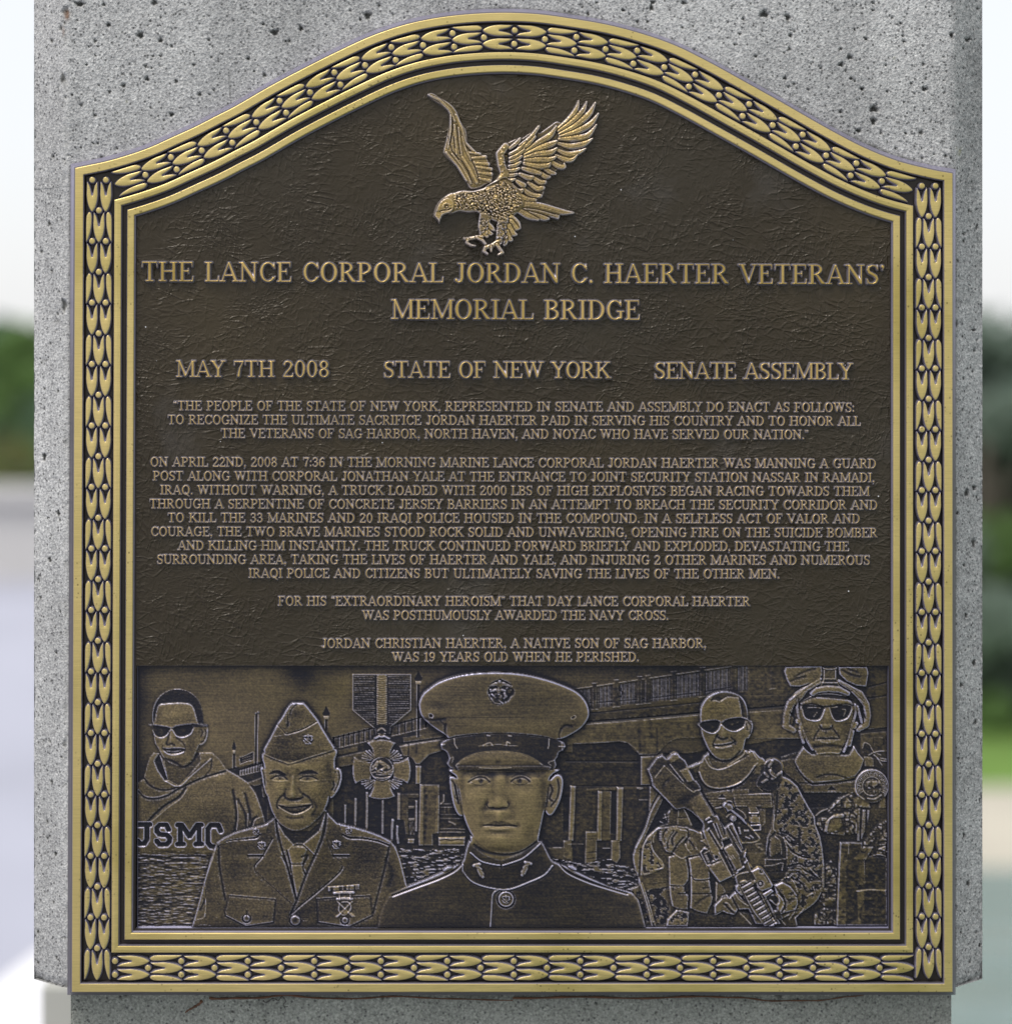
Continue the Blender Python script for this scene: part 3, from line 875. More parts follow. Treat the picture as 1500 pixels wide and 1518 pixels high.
vine('twig', sv([(300, 1483), (293, 1490), (283, 1495), (275, 1501)]), 2.2, m_vine, 'short broken vine twig with a pale tip, hanging under the lower left of the plaque', 'twig', vd + 3)
vine('vine_tendril', sv([(390, 1483), (396, 1486), (404, 1480), (412, 1483), (418, 1478), (424, 1484), (420, 1490), (427, 1493)]), 1.0, m_vine2, 'dark curled tendril under the plaque, a third of the way from its left', 'tendril', vd + 2)
# ------------------------------------------------------------------ the pictorial relief panel
SP = {'A': (190, 980, 3.705), 'B': (370, 980, 6.0), 'C': (280, 1180, 4.412), 'D': (600, 980, 5.0586), 'E': (560, 1220, 3.5714),
      'F': (840, 980, 5.423), 'G': (1080, 980, 6.0), 'H': (930, 1160, 3.75), 'P': (510, 1080, 10.0), 'Wd': (560, 1140, 8.433),
      'V': (820, 1120, 7.59), 'R': (1190, 1140, 6.072), 'Q': (940, 1110, 10.0), 'M': (1020, 1170, 9.375), 'U': (1060, 1250, 9.375),
      'L': (930, 1230, 9.487), 'O': (0, 0, 1)}
def z(s, sm=0):
    k, *v = s.split()
    ox, oy, sc = SP[k]
    v = np.array([float(q) for q in v]).reshape(-1, 2)
    v = v / sc + np.array([ox, oy])
    if sm == 1: v = catmull(v, 5, True)
    if sm == 2: v = catmull(v, 5, False)
    return v
def z3(s):
    """x y r triples (r in the zoom's own units)"""
    k, *v = s.split()
    ox, oy, sc = SP[k]
    v = np.array([float(q) for q in v]).reshape(-1, 3)
    v = v / sc
    v[:, 0] += ox; v[:, 1] += oy
    return v

PX0, PY0, PX1, PY1 = 202, 987, 1320, 1377
cv = Canvas(PX0, PY0, PX1, PY1, 1.0)
SKY, BRI, RIV, PIL, FLA, HOO, MED, HEL, RIF, CAP, MAR, LAM, CLU = range(1, 14)
cv.I[:] = SKY
XX, YY = np.meshgrid(cv.X, cv.Y)
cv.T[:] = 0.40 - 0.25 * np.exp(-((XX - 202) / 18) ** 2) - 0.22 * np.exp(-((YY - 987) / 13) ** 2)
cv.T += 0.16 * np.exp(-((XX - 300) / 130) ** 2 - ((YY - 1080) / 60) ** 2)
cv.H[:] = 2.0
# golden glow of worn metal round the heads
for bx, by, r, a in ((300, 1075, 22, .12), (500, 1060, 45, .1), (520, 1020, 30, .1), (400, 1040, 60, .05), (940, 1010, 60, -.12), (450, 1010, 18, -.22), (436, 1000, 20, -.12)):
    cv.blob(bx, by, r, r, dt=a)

def G(s, w=0.9, dh=-1.6, t=0.06, sm=2, **k):           # engraved line
    cv.line(z(s, sm), w, dh, t, **k)
def Rr(s, w=0.9, dh=1.2, t=0.75, sm=2, **k):           # raised line
    cv.line(z(s, sm), w, dh, t, **k)
PN = [100]
def Fl(s, i, h, t, sm=1, **k):
    if i == PIL:                      # every pile and block is a piece of its own; the dark slots between them belong to what lies behind
        if h < 1.5: i = None
        else:
            PN[0] += 1; i = PN[0]
    cv.fill(z(s, sm), i, h, t, **k)

# ---- bridge, right half
Fl('O 850 1096 872 1105 930 1102 945 1120 1020 1120 1120 1105 1200 1090 1322 1082 1322 1380 850 1380', BRI, 1.0, 0.17, 0)
Fl('O 640 1130 700 1118 960 1118 960 1260 640 1260', BRI, 1.0, 0.20, 0)
Fl('F -60 690 -60 525 150 519 650 483 1120 440 1500 420 1900 395 1900 640 1080 632 900 636 830 668 770 725 735 768 590 768 550 715 500 676 430 660 300 672 0 686', BRI, 3.2, 0.46, 0)
G('F 590 560 600 740', 2.2, -0.6, 0.3); G('F 735 560 735 740', 1.6, -0.5, 0.3); G('F 680 490 690 620', 3, -0.3, 0.35)
Fl('F 160 500 1120 428 2500 330 2500 262 1400 300 1080 350 190 422', BRI, 2.2, 0.28, 0)
G('F 160 505 700 462 1140 425 2300 330', 1.4, -1.6, 0.03); G('F 190 432 700 385 1100 345', 0.9, -1.0, 0.1)
Fl('F 60 235 400 186 870 112 1360 45 2500 30 2500 290 1360 285 1100 305 860 330 640 350 190 405 120 300', BRI, 1.8, 0.30, 0)
Rr('F 60 238 400 190 870 120 1360 50 1500 40', 0.9, 1.0, 0.5, sm=0)
G('F 190 352 640 318 870 290 1090 265 1340 222', 0.7, -1.2, 0.05, sm=0)
for k in range(106):                                     # balusters
    fx = 100 + k * 13.0
    if any(abs(fx - q) < 22 for q in (230, 405, 595, 655, 870, 1100, 1355, 1667)): continue
    if fx < 2000:
        y0 = 240 - (fx - 60) * 0.147; y1 = 402 - (fx - 190) * 0.115
        cv.line(z('F %f %f %f %f' % (fx, y0 + 12, fx, y1 - 8)), 0.55, -1.6, 0.04, ti=0.75)
for q in (230, 405, 595, 655, 870, 1100, 1355, 1667):
    y0 = 232 - (q - 60) * 0.147; y1 = 405 - (q - 190) * 0.115
    Fl('F %f %f %f %f %f %f %f %f' % (q - 15, y0 - 18, q + 15, y0 - 20, q + 17, y1, q - 17, y1 + 3), BRI, 2.6, 0.12, 0)
    Rr('F %f %f %f %f' % (q - 22, y0 - 16, q + 22, y0 - 20), 0.7, 0.8, 0.4, sm=0)
    Rr('F %f %f %f %f' % (q - 24, y1 + 4, q + 26, y1), 1.0, 0.8, 0.5, sm=0)
Rr('F 430 240 435 215 445 240', 0.8, -1.5, 0.05); G('F 430 250 455 260 445 300 428 295', 0.9, -1.2, 0.05)
G('F 0 820 580 822', 0.9, -1.3, 0.03); G('F 60 1020 700 1022', 0.7, -0.9, 0.06)
Fl('F 604 782 735 775 735 1012 604 1012', PIL, 3.4, 0.52, 0)
# far right panels of the bridge behind the helmet
G('G 1260 245 1420 205', 0.8, -1.2, 0.04); G('G 1260 345 1420 320', 0.8, -1.2, 0.04); G('G 1190 640 1425 610', 0.9, -1.2, 0.04)
Fl('G 1190 660 1425 640 1425 900 1190 900', PIL, 2.0, 0.3, 0)
for a, b, c, d in ((1200, 700, 1300, 770), (1310, 690, 1390, 770)):
    Fl('G %d %d %d %d %d %d %d %d' % (a, b, c, b, c, d, a, d), PIL, 2.6, 0.34, 0)
# ---- piles, right
RIP = []
Fl('V 118 480 190 480 182 880 120 880', PIL, 0.2, 0.05, 0)
Fl('V 640 420 725 420 720 915 655 905', PIL, 0.2, 0.05, 0)
Fl('V 560 430 665 430 655 980 550 985', PIL, 1.8, 0.34, 0)
Fl('V 385 400 720 380 720 410 500 415 385 425', PIL, 1.6, 0.33, 0)
for s in ('V 200 362 262 366 250 700 235 985 178 985 188 700', 'V 512 422 560 425 552 985 500 985', 'V 728 378 800 385 780 985 718 985'):
    Fl(s, PIL, 3.0, 0.50, 0, dome=1.0, R=2.5)
for s in ('V 122 985 215 985 212 1190 165 1190 120 1165', 'V 375 880 500 885 500 985 500 1200 470 1240 365 1245', 'V 665 985 760 985 765 1180 710 1265 660 1240'):
    Fl(s, PIL, 2.8, 0.46, 0)
G('V 375 965 500 965', 0.8, -1, 0.1); G('V 385 1120 490 1110', 0.7, -1, 0.15); G('V 390 1190 470 1180', 0.7, -1, 0.1)
for s in ('V 10 1065 105 1065', 'V 570 1070 650 1070', 'V 980 522 1080 522', 'V 170 1022 350 1022', 'V 350 1270 480 1270'):
    Rr(s, 0.6, 1.0, 0.6, sm=0)
Fl('V 950 380 1020 385 1025 400 990 412 955 395', PIL, 2.2, 0.5, 0)
# ---- lamps, bridge on the left, flag
LN = [60]
def lamp(x, y0, y1, r=2.6):
    LN[0] += 1; LAM = LN[0]
    cv.line(np.array([[x, y0 + 9], [x, y1]]), 1.3, -2.0, 0.03)
    cv.line(np.array([[x - 2.4, y0 + 12], [x - 2.4, y1]]), 0.45, 0.7, 0.7)
    cv.fill(np.array([[x - r, y0 + 6], [x, y0 - 3], [x + r, y0 + 6], [x + r * 1.3, y0 + 8], [x + r, y0 + 13], [x - r, y0 + 13], [x - r * 1.3, y0 + 8]]), LAM, 1.0, 0.06, bev=1.2)
    cv.fill(np.array([[x - r, y0 + 12], [x + r, y0 + 12], [x + r * .7, y0 + 17], [x - r * .7, y0 + 17]]), LAM, 3.2, 0.7, bev=1.0)
def railing(x0, yt0, yb0, x1, yt1, yb1, n, i=BRI, w=0.9):
    P = np.array([[x0, yt0], [x1, yt1], [x1, yb1], [x0, yb0]])
    cv.fill(P, i, 1.6, 0.30)
    cv.line(P[:2], 0.9, -1.6, 0.04)
    for k in range(n):
        f = k / max(1, n - 1)
        x = x0 + (x1 - x0) * f; a = yt0 + (yt1 - yt0) * f; b = yb0 + (yb1 - yb0) * f
        cv.line(np.array([[x, a - 1], [x, b - 0.5]]), w, -1.8, 0.03)
        cv.line(np.array([[x + w * 1.5, a + 2], [x + w * 1.5, b - 1]]), 0.45, 0.5, 0.55, ti=0.6)
    cv.line(P[[3, 2]], 0.8, 1.0, 0.6)
Fl('A 540 610 600 595 740 560 760 620 760 1000 700 900 600 640', BRI, 1.0, 0.12, 0)
railing(342, 1148, 1156, 394, 1133, 1144, 14, w=0.6)
Fl('A 650 680 760 640 760 760 740 760 690 700', BRI, 2.6, 0.35, 0)
Fl('A 690 700 730 690 735 760 725 790', BRI, 0.4, 0.05, 0)
Fl('A 545 605 605 592 608 640 560 618', BRI, 0.6, 0.06, 0)
lamp(346, 1103, 1143, 2.3)
cv.line(z('A 702 300 698 578', 0), 1.2, -1.8, 0.03); cv.line(z('A 711 300 706 575', 0), 0.5, 0.9, 0.75); cv.line(z('A 694 300 690 575', 0), 0.4, 0.6, 0.6)
cv.disc(378.6, 1060, 1.6, i=LAM, h=3.4, t=0.1); cv.disc(382, 1058.5, 1.8, i=LAM, h=3.6, t=0.1)
Fl('A 606 540 640 530 684 508 684 556 650 562 612 578', FLA, 1.2, 0.12, 0)
Rr('A 606 540 640 530 684 508 684 556 650 562 612 578 606 540', 0.5, 1.2, 0.7, sm=0); Rr('A 625 545 675 530', 0.6, 0.8, 0.4, sm=0); Rr('A 625 560 675 545', 0.6, 0.8, 0.4, sm=0)
# middle: bridge behind the medal
Fl('B 740 700 1105 610 1500 520 1500 960 920 935 760 965', BRI, 1.6, 0.2, 0)
railing(494, 1097, 1113, 555, 1082, 1099, 9)
railing(580, 1079, 1094, 632, 1064, 1082, 6)
Fl('B 760 815 960 775 960 815 760 862', BRI, 2.4, 0.4, 0)
Fl('B 760 878 960 832 1050 815 1050 920 770 962', BRI, 3.0, 0.42, 0)
Fl('P 880 160 1500 70 1500 150 880 235', BRI, 2.6, 0.44, 0)
Fl('P 820 290 960 262 1500 178 1900 120 1900 300 1500 375 1400 380 1290 405 1215 470 1160 555 1065 555 1020 480 960 440 880 440', BRI, 3.2, 0.47, 0)
G('P 870 250 1500 165', 1.3, -1.6, 0.03); G('P 960 262 955 420', 1.0, -1.2, 0.1); G('P 1075 260 1075 380', 1.3, -0.5, 0.25)
Fl('O 494 1142 518 1138 560 1140 610 1128 616 1136 622 1136 636 1122 680 1108 690 1290 494 1290', BRI, 0.8, 0.15, 0)
Fl('P 1065 585 1145 585 1135 850 1065 850', PIL, 3.2, 0.56, 0)
for s, t in (('P 0 1160 35 1160 25 1500 0 1500', .38), ('P 152 1065 188 1065 182 1500 145 1500', .42), ('P 322 975 360 975 352 1600 315 1600', .5),
             ('P 558 1090 592 1090 588 1600 552 1600', .38), ('P 792 988 838 988 835 1400 790 1400', .55), ('P 1060 1100 1090 1100 1088 1560 1055 1560', .4)):
    Fl(s, PIL, 2.6, t, 0, dome=0.8, R=2)
Fl('P 845 1000 1110 1000 1110 1060 845 1060', PIL, 1.8, 0.28, 0); Fl('P 845 1050 950 1050 950 1600 845 1600', PIL, 1.8, 0.3, 0)
Fl('Wd 385 490 460 490 455 520 385 525', PIL, 2.2, .4, 0); Fl('Wd 385 645 465 645 465 675 385 675', PIL, 2.2, .4, 0)
Fl('Wd 385 530 460 530 460 640 385 640', PIL, 0.2, .04, 0)
for a in (400, 420, 440):
    cv.line(z('Wd %d 690 %d 850' % (a, a + 15)), 0.6, 0.9, 0.4)
Fl('P 700 1400 720 1385 885 1385 900 1500 940 1760 700 1760', PIL, 0.6, .07, 0)
for s in ('Wd 188 670 18 178 800 16 175 950 16', 'Wd 245 750 17 240 840 14 255 950 17'):
    PN[0] += 1; cv.stroke(z3(s), PN[0], 2.0, 1.5, 0.4)
Fl('Wd 530 220 770 225 770 340 765 830 690 840 690 985 520 985 505 900', PIL, 2.6, 0.36, 0)
Fl('Wd 530 215 572 222 565 985 515 985', PIL, 3.6, 0.52, 0)
for k in range(9):
    cv.blob(560 + (585 + rng.rand() * 25) / 8.433, 1140 + (300 + k * 75) / 8.433, 2.2, 3.5, dh=-1, dt=-0.2)
Fl('Wd 740 360 775 350 765 830 720 820', PIL, 3.2, 0.45, 0)
Fl('Wd 775 345 1095 345 1140 900 770 880', PIL, 1.0, 0.17, 0)
for y, t in ((465, .45), (510, .4), (600, .35), (650, .3), (780, .42), (820, .5)):
    Rr('Wd 780 %d 930 %d 1090 %d' % (y, y - 3, y + 4), 0.9, 0.9, t, sm=2)
Rr('Wd 830 350 825 430 790 460', 0.8, 1.4, 0.7)
Rr('Wd 900 690 930 700 970 720', 1.6, 1.4, 0.5); Rr('Wd 840 510 840 580', 0.6, 0.9, 0.4, sm=0); Rr('Wd 890 510 890 580', 0.6, 0.9, 0.4, sm=0)
Fl('Wd 765 890 1095 885 1090 990 765 985', PIL, 3.4, 0.6, 0)
G('Wd 780 925 850 910 920 925 1000 912 1085 920', 0.9, -1.2, 0.15); G('Wd 780 970 1085 965', 0.6, -0.9, 0.25)
Rr('Wd 765 885 1095 880', 0.7, 1.0, 0.8, sm=0)
Fl('Wd 380 905 460 905 450 960 378 955', PIL, 3.0, 0.55, 0)
lamp(620.5, 1000, 1095, 4.6)
lamp(483.2, 1052, 1085, 4.2)
# river
Fl('O 580 1262 700 1262 700 1330 570 1330', RIV, 1.2, 0.17, 0)
Fl('V 0 1190 100 1200 350 1250 480 1215 520 1185 660 1195 760 1270 940 1280 1000 1380 1000 1530 300 1530 0 1300', 51, 1.2, 0.15, 0)
Fl('O 202 1262 360 1262 330 1380 202 1380', 52, 1.8, 0.23, 0)

# ---- hooded man
hooded = 'A 30 685 78 660 95 590 112 540 135 512 165 518 190 560 215 500 375 505 385 512 460 512 500 550 538 605 600 640 660 680 700 740 728 815 752 900 790 960 700 1080 30 1080'
Fl(hooded, HOO, 3.6, 0.42, 0, dome=1.2, R=8)
Fl('A 188 520 205 610 212 662 275 692 340 625 392 560 385 500 378 440 200 470', HOO, 3.0, 0.36, 0)                 # neck
Fl('A 165 520 190 600 212 662 200 668 160 610 140 560 150 540', HOO, 1.4, 0.08, 0)
Fl('A 132 365 127 310 138 250 165 205 205 176 255 162 305 168 350 190 385 230 404 290 408 355 396 430 385 470 365 520 345 562 300 590 250 580 210 560 182 530 160 490 140 450', HOO, 4.6, 0.50, dome=1.5, R=8)
Fl('A 388 368 412 360 434 372 434 410 424 448 402 470 386 466 384 420', HOO, 4.6, 0.50)
G('A 420 385 424 410 412 445 398 455', 1.0, -1.6, 0.15); G('A 398 385 405 400 396 425', 1.0, -1.4, 0.2)
Fl('A 137 350 131 300 145 245 175 198 215 172 260 163 310 170 355 195 388 235 405 290 408 352 384 352 368 300 355 262 330 240 270 236 210 240 165 248 148 290', HOO, 2.8, 0.09)
cv.blob(*z('A 260 300')[0], 25, 12, dh=0.6, dt=0.06); cv.blob(*z('A 340 500')[0], 12, 22, dh=-0.5, dt=-0.12); cv.blob(*z('A 160 430')[0], 5, 18, dh=-.3, dt=-.1)
Fl('A 112 360 150 362 215 372 226 384 212 408 190 426 160 428 140 412 128 388', HOO, 3.4, 0.12)
Fl('A 242 384 260 368 310 360 350 358 352 380 335 408 300 424 265 416', HOO, 3.4, 0.12)
Rr('A 128 390 145 418 175 430 205 418 226 388 242 388 262 420 300 428 338 410 352 384', 0.8, 1.6, 0.85)
Rr('A 108 358 150 360 215 370 240 374 262 362 345 352 432 360', 1.3, 1.2, 0.05)
Fl('A 345 352 432 358 432 370 348 370', HOO, 5.6, 0.08, 0)
cv.blob(*z('A 178 400')[0], 4, 2.5, dt=.25); cv.blob(*z('A 300 392')[0], 7, 3, dt=.15)
G('A 222 400 214 440 206 458 216 470 235 462 250 472', 1.6, -1.3, 0.15); cv.blob(*z('A 232 430')[0], 3.5, 8, dh=1.4, dt=.1)
Fl('A 185 488 215 492 250 488 305 492 296 508 250 518 210 512', HOO, 2.6, 0.07)
Rr('A 205 503 250 507 285 500', 0.9, 1.6, 0.45); Rr('A 190 500 215 520 255 526 300 510', 0.7, 0.9, 0.75)
G('A 262 430 295 455 312 490 300 515', 1.4, -1.0, 0.2); G('A 186 470 182 490 190 500', 1, -.8, .25)
G('A 200 545 240 560 300 590 345 565 378 520', 2.0, -1.2, 0.12)
G('A 52 725 90 760 150 767 215 748 275 712 400 655 530 615', 1.6, -2.2, 0.04); Rr('A 50 716 88 752 150 758 212 740', 0.8, 1.0, 0.7)
G('A 85 655 110 690 160 715 215 718 275 700', 1.2, -1.6, 0.08); Rr('A 200 668 275 698 350 633 452 545', 0.9, 1.8, 0.85)
G('A 98 900 145 850 205 800 270 760 312 708', 1.8, -2.0, 0.05); Rr('A 110 905 160 862 215 815 285 765 320 712', 0.7, 0.9, 0.7)
G('A 455 545 450 600 420 640', 1.2, -0.9, .2); G('A 330 645 430 560', 1.4, -.7, .25)
for s in ('A 572 720 585 790 592 870 582 950', 'A 640 740 662 830 668 880', 'A 670 930 686 880 705 868', 'A 600 770 640 850 650 925'):
    G(s, 2.2, -1.6, 0.10)
for s in ('A 592 780 600 860 592 940', 'A 655 850 652 920', 'A 680 925 696 882 740 865'):
    Rr(s, 0.7, 1.0, 0.7)
cv.blob(*z('A 620 780')[0], 9, 22, dt=.12, dh=.6); cv.blob(*z('A 700 820')[0], 5, 18, dt=.1, dh=.5)
def letter_cut(paths, w=3.6):
    for p in paths:
        P = z(p, 0)
        bxs = np.hstack([P, np.full((len(P), 1), w)])
        cv.stroke(bxs, HOO, 1.6, -0.4, 0.04, e=1.4)
def letter_halo(paths, w=4.7):
    for p in paths:
        P = z(p, 0)
        cv.stroke(np.hstack([P, np.full((len(P), 1), w)]), HOO, 5.4, 0.2, 0.66, e=1.6)
USMC = ['A 52 910 115 910', 'A 98 912 98 990 82 1016 60 1016 48 1000', 'A 218 938 205 912 168 912 153 928 153 948 168 964 208 968 224 984 222 1004 206 1020 168 1020 152 1000',
        'A 268 912 290 912 333 975 376 912 398 912', 'A 283 912 283 1018', 'A 268 1018 300 1018', 'A 385 912 385 1018', 'A 368 1018 400 1018', 'A 505 945 492 914 450 914 434 935 434 1008 450 1030 480 1034']
letter_halo(USMC); letter_cut(USMC)

# ---- medal
rb = 'B 915 131 1435 131 1435 450 1245 608 1105 608 915 450'
cv.fill(z(rb, 0) , MED, 3.6, 0.10, bev=1.4)
Fl('B 1128 134 1222 134 1222 580 1128 580', MED, 4.4, 0.62, 0)
for k in range(22):
    y = 150 + k * 20
    for x0, x1 in ((922, 1118), (1232, 1428)):
        if y > 450 and k > 15: x0 += max(0, (y - 450)) * 1.25 * (x0 < 1000); x1 -= max(0, (y - 450)) * 1.2 * (x1 > 1300)
        cv.line(z('B %f %f %f %f' % (x0 + rng.rand() * 20, y, x1 - rng.rand() * 20, y + rng.rand() * 4)), 0.55, 0.9, 0.30 + .2 * rng.rand(), ti=.6)
    cv.line(z('B 1134 %f 1176 %f 1218 %f' % (y, y + 8, y), 2), 0.6, -0.8, 0.25, ti=.7)
B_ = z(rb, 0); cv.line(np.vstack([B_, B_[:1]]), 0.75, 1.4, 0.95)
G('B 1126 134 1126 590', 0.7, -1.2, 0.02, sm=0); G('B 1224 134 1224 590', 0.7, -1.2, 0.02, sm=0)
cv.blob(*z('B 1182 430')[0], 2, 2, dt=.4)
Fl('P 445 -5 700 -5 690 100 660 110 470 110', MED, 3.0, 0.08, 0)
Rr('P 500 55 560 20 610 55', 1.5, 1.6, 0.6); Rr('P 510 105 560 118 610 100', 0.8, 1.2, 0.8)
cv.stroke(z3('P 455 175 14 520 140 16 560 150 14 600 140 16 670 175 14'), MED, 3.6, 1.4, 0.6)
# wreath sprays between the arms
for cx_, cy_, sx, sy in ((560, 640, -1, -1), (560, 640, 1, -1), (560, 640, -1, 1), (560, 640, 1, 1)):
    for (u0, v0, u1, v1, r0) in ((110, 150, 250, 250, 15), (130, 165, 290, 225, 13), (105, 175, 230, 290, 14), (150, 150, 300, 185, 12), (95, 190, 185, 300, 12), (170, 140, 270, 150, 9)):
        cv.stroke(z3('P %f %f %f %f %f %f' % (cx_ + sx * u0, cy_ + sy * v0, r0 * .8, cx_ + sx * u1, cy_ + sy * v1 * .95, r0)), MED, 2.2, 1.9, 0.45)
for s in ('P 340 240 430 200 560 185 680 200 760 240 720 300 690 370 680 460 440 460 430 380 400 300',
          'P 360 1040 400 980 435 880 445 790 680 790 690 880 720 970 760 1035 660 1070 560 1080 450 1070',
          'P 150 445 220 490 300 515 400 525 400 780 300 785 230 810 165 850 130 750 120 640 130 530',
          'P 955 455 880 500 810 520 730 530 730 760 820 775 890 810 945 845 980 760 992 650 980 540'):
    Fl(s, MED, 4.6, 0.47, 0, dome=0.8, R=4)
cv.disc(566, 1142.5, 18.2, i=MED, h=5.0, t=0.12, bev=1.6)
a_ = np.linspace(0, 2 * math.pi, 40)
cv.line(np.stack([566 + 17 * np.cos(a_), 1142.5 + 17 * np.sin(a_)], 1), 0.8, 1.8, 0.8)
for s in ('P 430 590 18 500 520 22 470 620 14', 'P 540 520 26 600 560 34 660 600 26', 'P 560 640 18 620 590 20'):
    cv.stroke(z3(s), MED, 5.2, 1.6, 0.55)
for s in ('P 410 640 460 610 500 650 550 630 600 670 680 650 730 610', 'P 420 680 500 665 600 690 720 660', 'P 480 705 560 710 690 700', 'P 440 745 500 755 580 760 680 740'):
    Rr(s, 0.8, 1.5, 0.75)
G('P 470 780 560 800 650 780', 0.9, -1, .03); G('P 430 560 450 500 520 470 600 460 680 500 720 560', 1.0, -1.4, .05)

# ---- helmeted man, far right
Fl('O 1160 1125 1182 1118 1200 1120 1270 1108 1285 1126 1322 1130 1322 1380 1170 1380 1170 1180', HEL, 2.4, 0.20, 0)   # body mass
Fl('G 590 900 605 890 640 830 680 775 700 800 750 840 850 850 1000 850 1085 850 1130 770 1165 830 1220 890 1190 980 1140 1040 1000 1075 850 1090 760 1095 690 1050 640 990', HEL, 5.4, 0.44, 0, dome=1.2, R=10)   # neck gaiter
G('G 800 1050 870 1025 960 1025 1080 1060', 1.3, -1.2, 0.15); Rr('G 620 990 690 1055 760 1098 850 1090 1000 1078 1130 1050', 0.9, 1.4, 0.8)
G('G 595 920 640 1010 700 1070 760 1115 860 1108', 1.2, -1.4, 0.05)
Fl('G 480 900 600 880 600 930 640 1010 700 1080 760 1120 1140 1080 1150 1190 690 1190 640 1110 560 1050 500 1000', HEL, 3.6, 0.33, 0)
G('G 640 1100 900 1105 1140 1075', 0.9, -1.2, .08)
Fl('G 890 1170 930 1130 975 1170', HEL, 1.8, 0.06, 0); Rr('G 885 1172 978 1172', .5, .8, .7, sm=0)
Fl('G 600 1190 1010 1190 1005 1270 930 1320 700 1330', HEL, 1.4, 0.12, 0)
# face
Fl('G 655 375 745 325 1100 360 1135 420 1115 530 1095 620 1070 700 1040 770 1000 850 800 850 745 770 700 680 665 580 640 470', HEL, 4.8, 0.47, 0, dome=1.6, R=8)
Fl('G 520 60 840 55 850 130 820 170 700 225 640 240 560 235 530 180 505 100', HEL, 5.6, 0.38, 0)
Fl('G 990 60 1245 60 1260 120 1240 240 1150 230 1060 190 1000 130', HEL, 5.6, 0.38, 0)
for s in ('G 600 150 700 100 780 80', 'G 560 190 640 160 700 150', 'G 1020 90 1100 130 1180 150', 'G 1080 80 1160 110'):
    G(s, 1.8, -1.2, 0.14)
Fl('G 850 55 980 55 965 190 1010 240 980 250 830 250 840 180', HEL, 3.6, 0.14, 0)
for s in ('G 840 60 870 80 960 80 985 60', 'G 865 95 860 180 830 235', 'G 965 95 970 170 1000 230', 'G 870 170 960 170', 'G 840 205 985 205'):
    Rr(s, 0.9, 1.6, 0.8)
Fl('G 870 95 955 95 960 165 868 165', HEL, 4.2, 0.32, 0)
# helmet brim and side straps
cv.stroke(z3('G 760 300 24 800 270 28 900 258 30 1000 265 28 1075 300 22'), HEL, 5.4, 2.0, 0.48)
for s in ('G 820 200 20 700 260 26 640 320 40 560 400 36 530 500 34 520 590 30 590 630 26', 'G 1010 200 18 1110 260 24 1180 310 38 1240 400 30 1255 500 30 1240 580 28 1170 625 22',
          'G 830 170 14 700 250 14 560 360 12', 'G 1000 190 14 1120 270 14 1230 370 12'):
    cv.stroke(z3(s), HEL, 4.4, 2.2, 0.46)
for s in ('G 625 330 12 620 420 14 640 520 14 660 600 16 690 680 16 760 800 14', 'G 1140 400 12 1145 480 13 1110 600 14 1080 720 14 1040 820 12', 'G 1160 420 14 1200 560 12', 'G 650 640 16 680 740 14', 'G 1120 640 16 1090 760 18'):
    cv.stroke(z3(s), HEL, 4.6, 1.8, 0.36)
for x, y in ((625, 550), (655, 605), (1135, 600), (1150, 570)):
    cv.disc(*z('G %d %d' % (x, y))[0], 3.2, i=HEL, h=6.4, t=0.55)
Rr('G 770 320 900 305 1060 325', .9, 1.2, .8); G('G 660 380 760 335 900 320 1050 335 1120 370', 1.2, -1.6, .06)
G('G 560 470 600 520 590 590', 1.6, -1.5, .08); G('G 1200 430 1230 520', 1.6, -1.5, .08); G('G 640 350 600 430 590 500', 1.4, -1.2, .1)
G('G 660 405 760 395 860 420 940 410 1050 395 1120 405', 1.6, -1.2, 0.05)
Fl('G 665 425 710 405 850 420 860 445 840 500 810 535 740 535 690 510', HEL, 3.6, 0.06)
Fl('G 915 425 960 405 1090 410 1105 445 1075 510 1030 535 970 540 935 500', HEL, 3.6, 0.06)
Rr('G 668 440 690 512 745 540 812 540 842 505 862 448', .8, 1.8, .9); Rr('G 918 440 935 502 970 545 1035 538 1078 512 1108 448', .8, 1.8, .9)
Rr('G 715 430 770 425 830 432', .9, 1.0, .55); Rr('G 925 430 980 420', .9, 1.0, .6); Rr('G 1030 440 1055 450 1040 500', 1.2, 1.0, .45); Rr('G 770 510 800 470', .8, .8, .5)
cv.blob(*z('G 885 500')[0], 4, 14, dh=1.4, dt=.1); cv.stroke(z3('G 835 585 14 880 585 24 925 585 14'), HEL, 6.2, 1.2, .5)
G('G 825 590 840 615 880 620 925 612 935 585', 1.3, -1.8, 0.1); G('G 880 625 875 660', 1.6, -.8, .22)
Fl('G 805 706 850 680 882 690 920 682 982 706 930 712 880 708 845 712', HEL, 6.4, .30); G('G 803 704 850 702 882 706 925 702 984 705', 1.0, -2.2, .03); Rr('G 830 730 885 738 950 728', 1.3, .9, .62)
G('G 820 620 780 680 770 720', 1.4, -1.2, .18); G('G 945 620 990 680 1000 700', 1.4, -1.2, .18)
G('G 780 775 900 765 1030 780', 2.6, -1.2, .22); Rr('G 800 840 900 828 990 835', 1.0, 1.2, .8)
cv.blob(*z('G 1050 640')[0], 6, 16, dt=-.12, dh=-.4); cv.blob(*z('G 720 640')[0], 6, 14, dt=-.06)
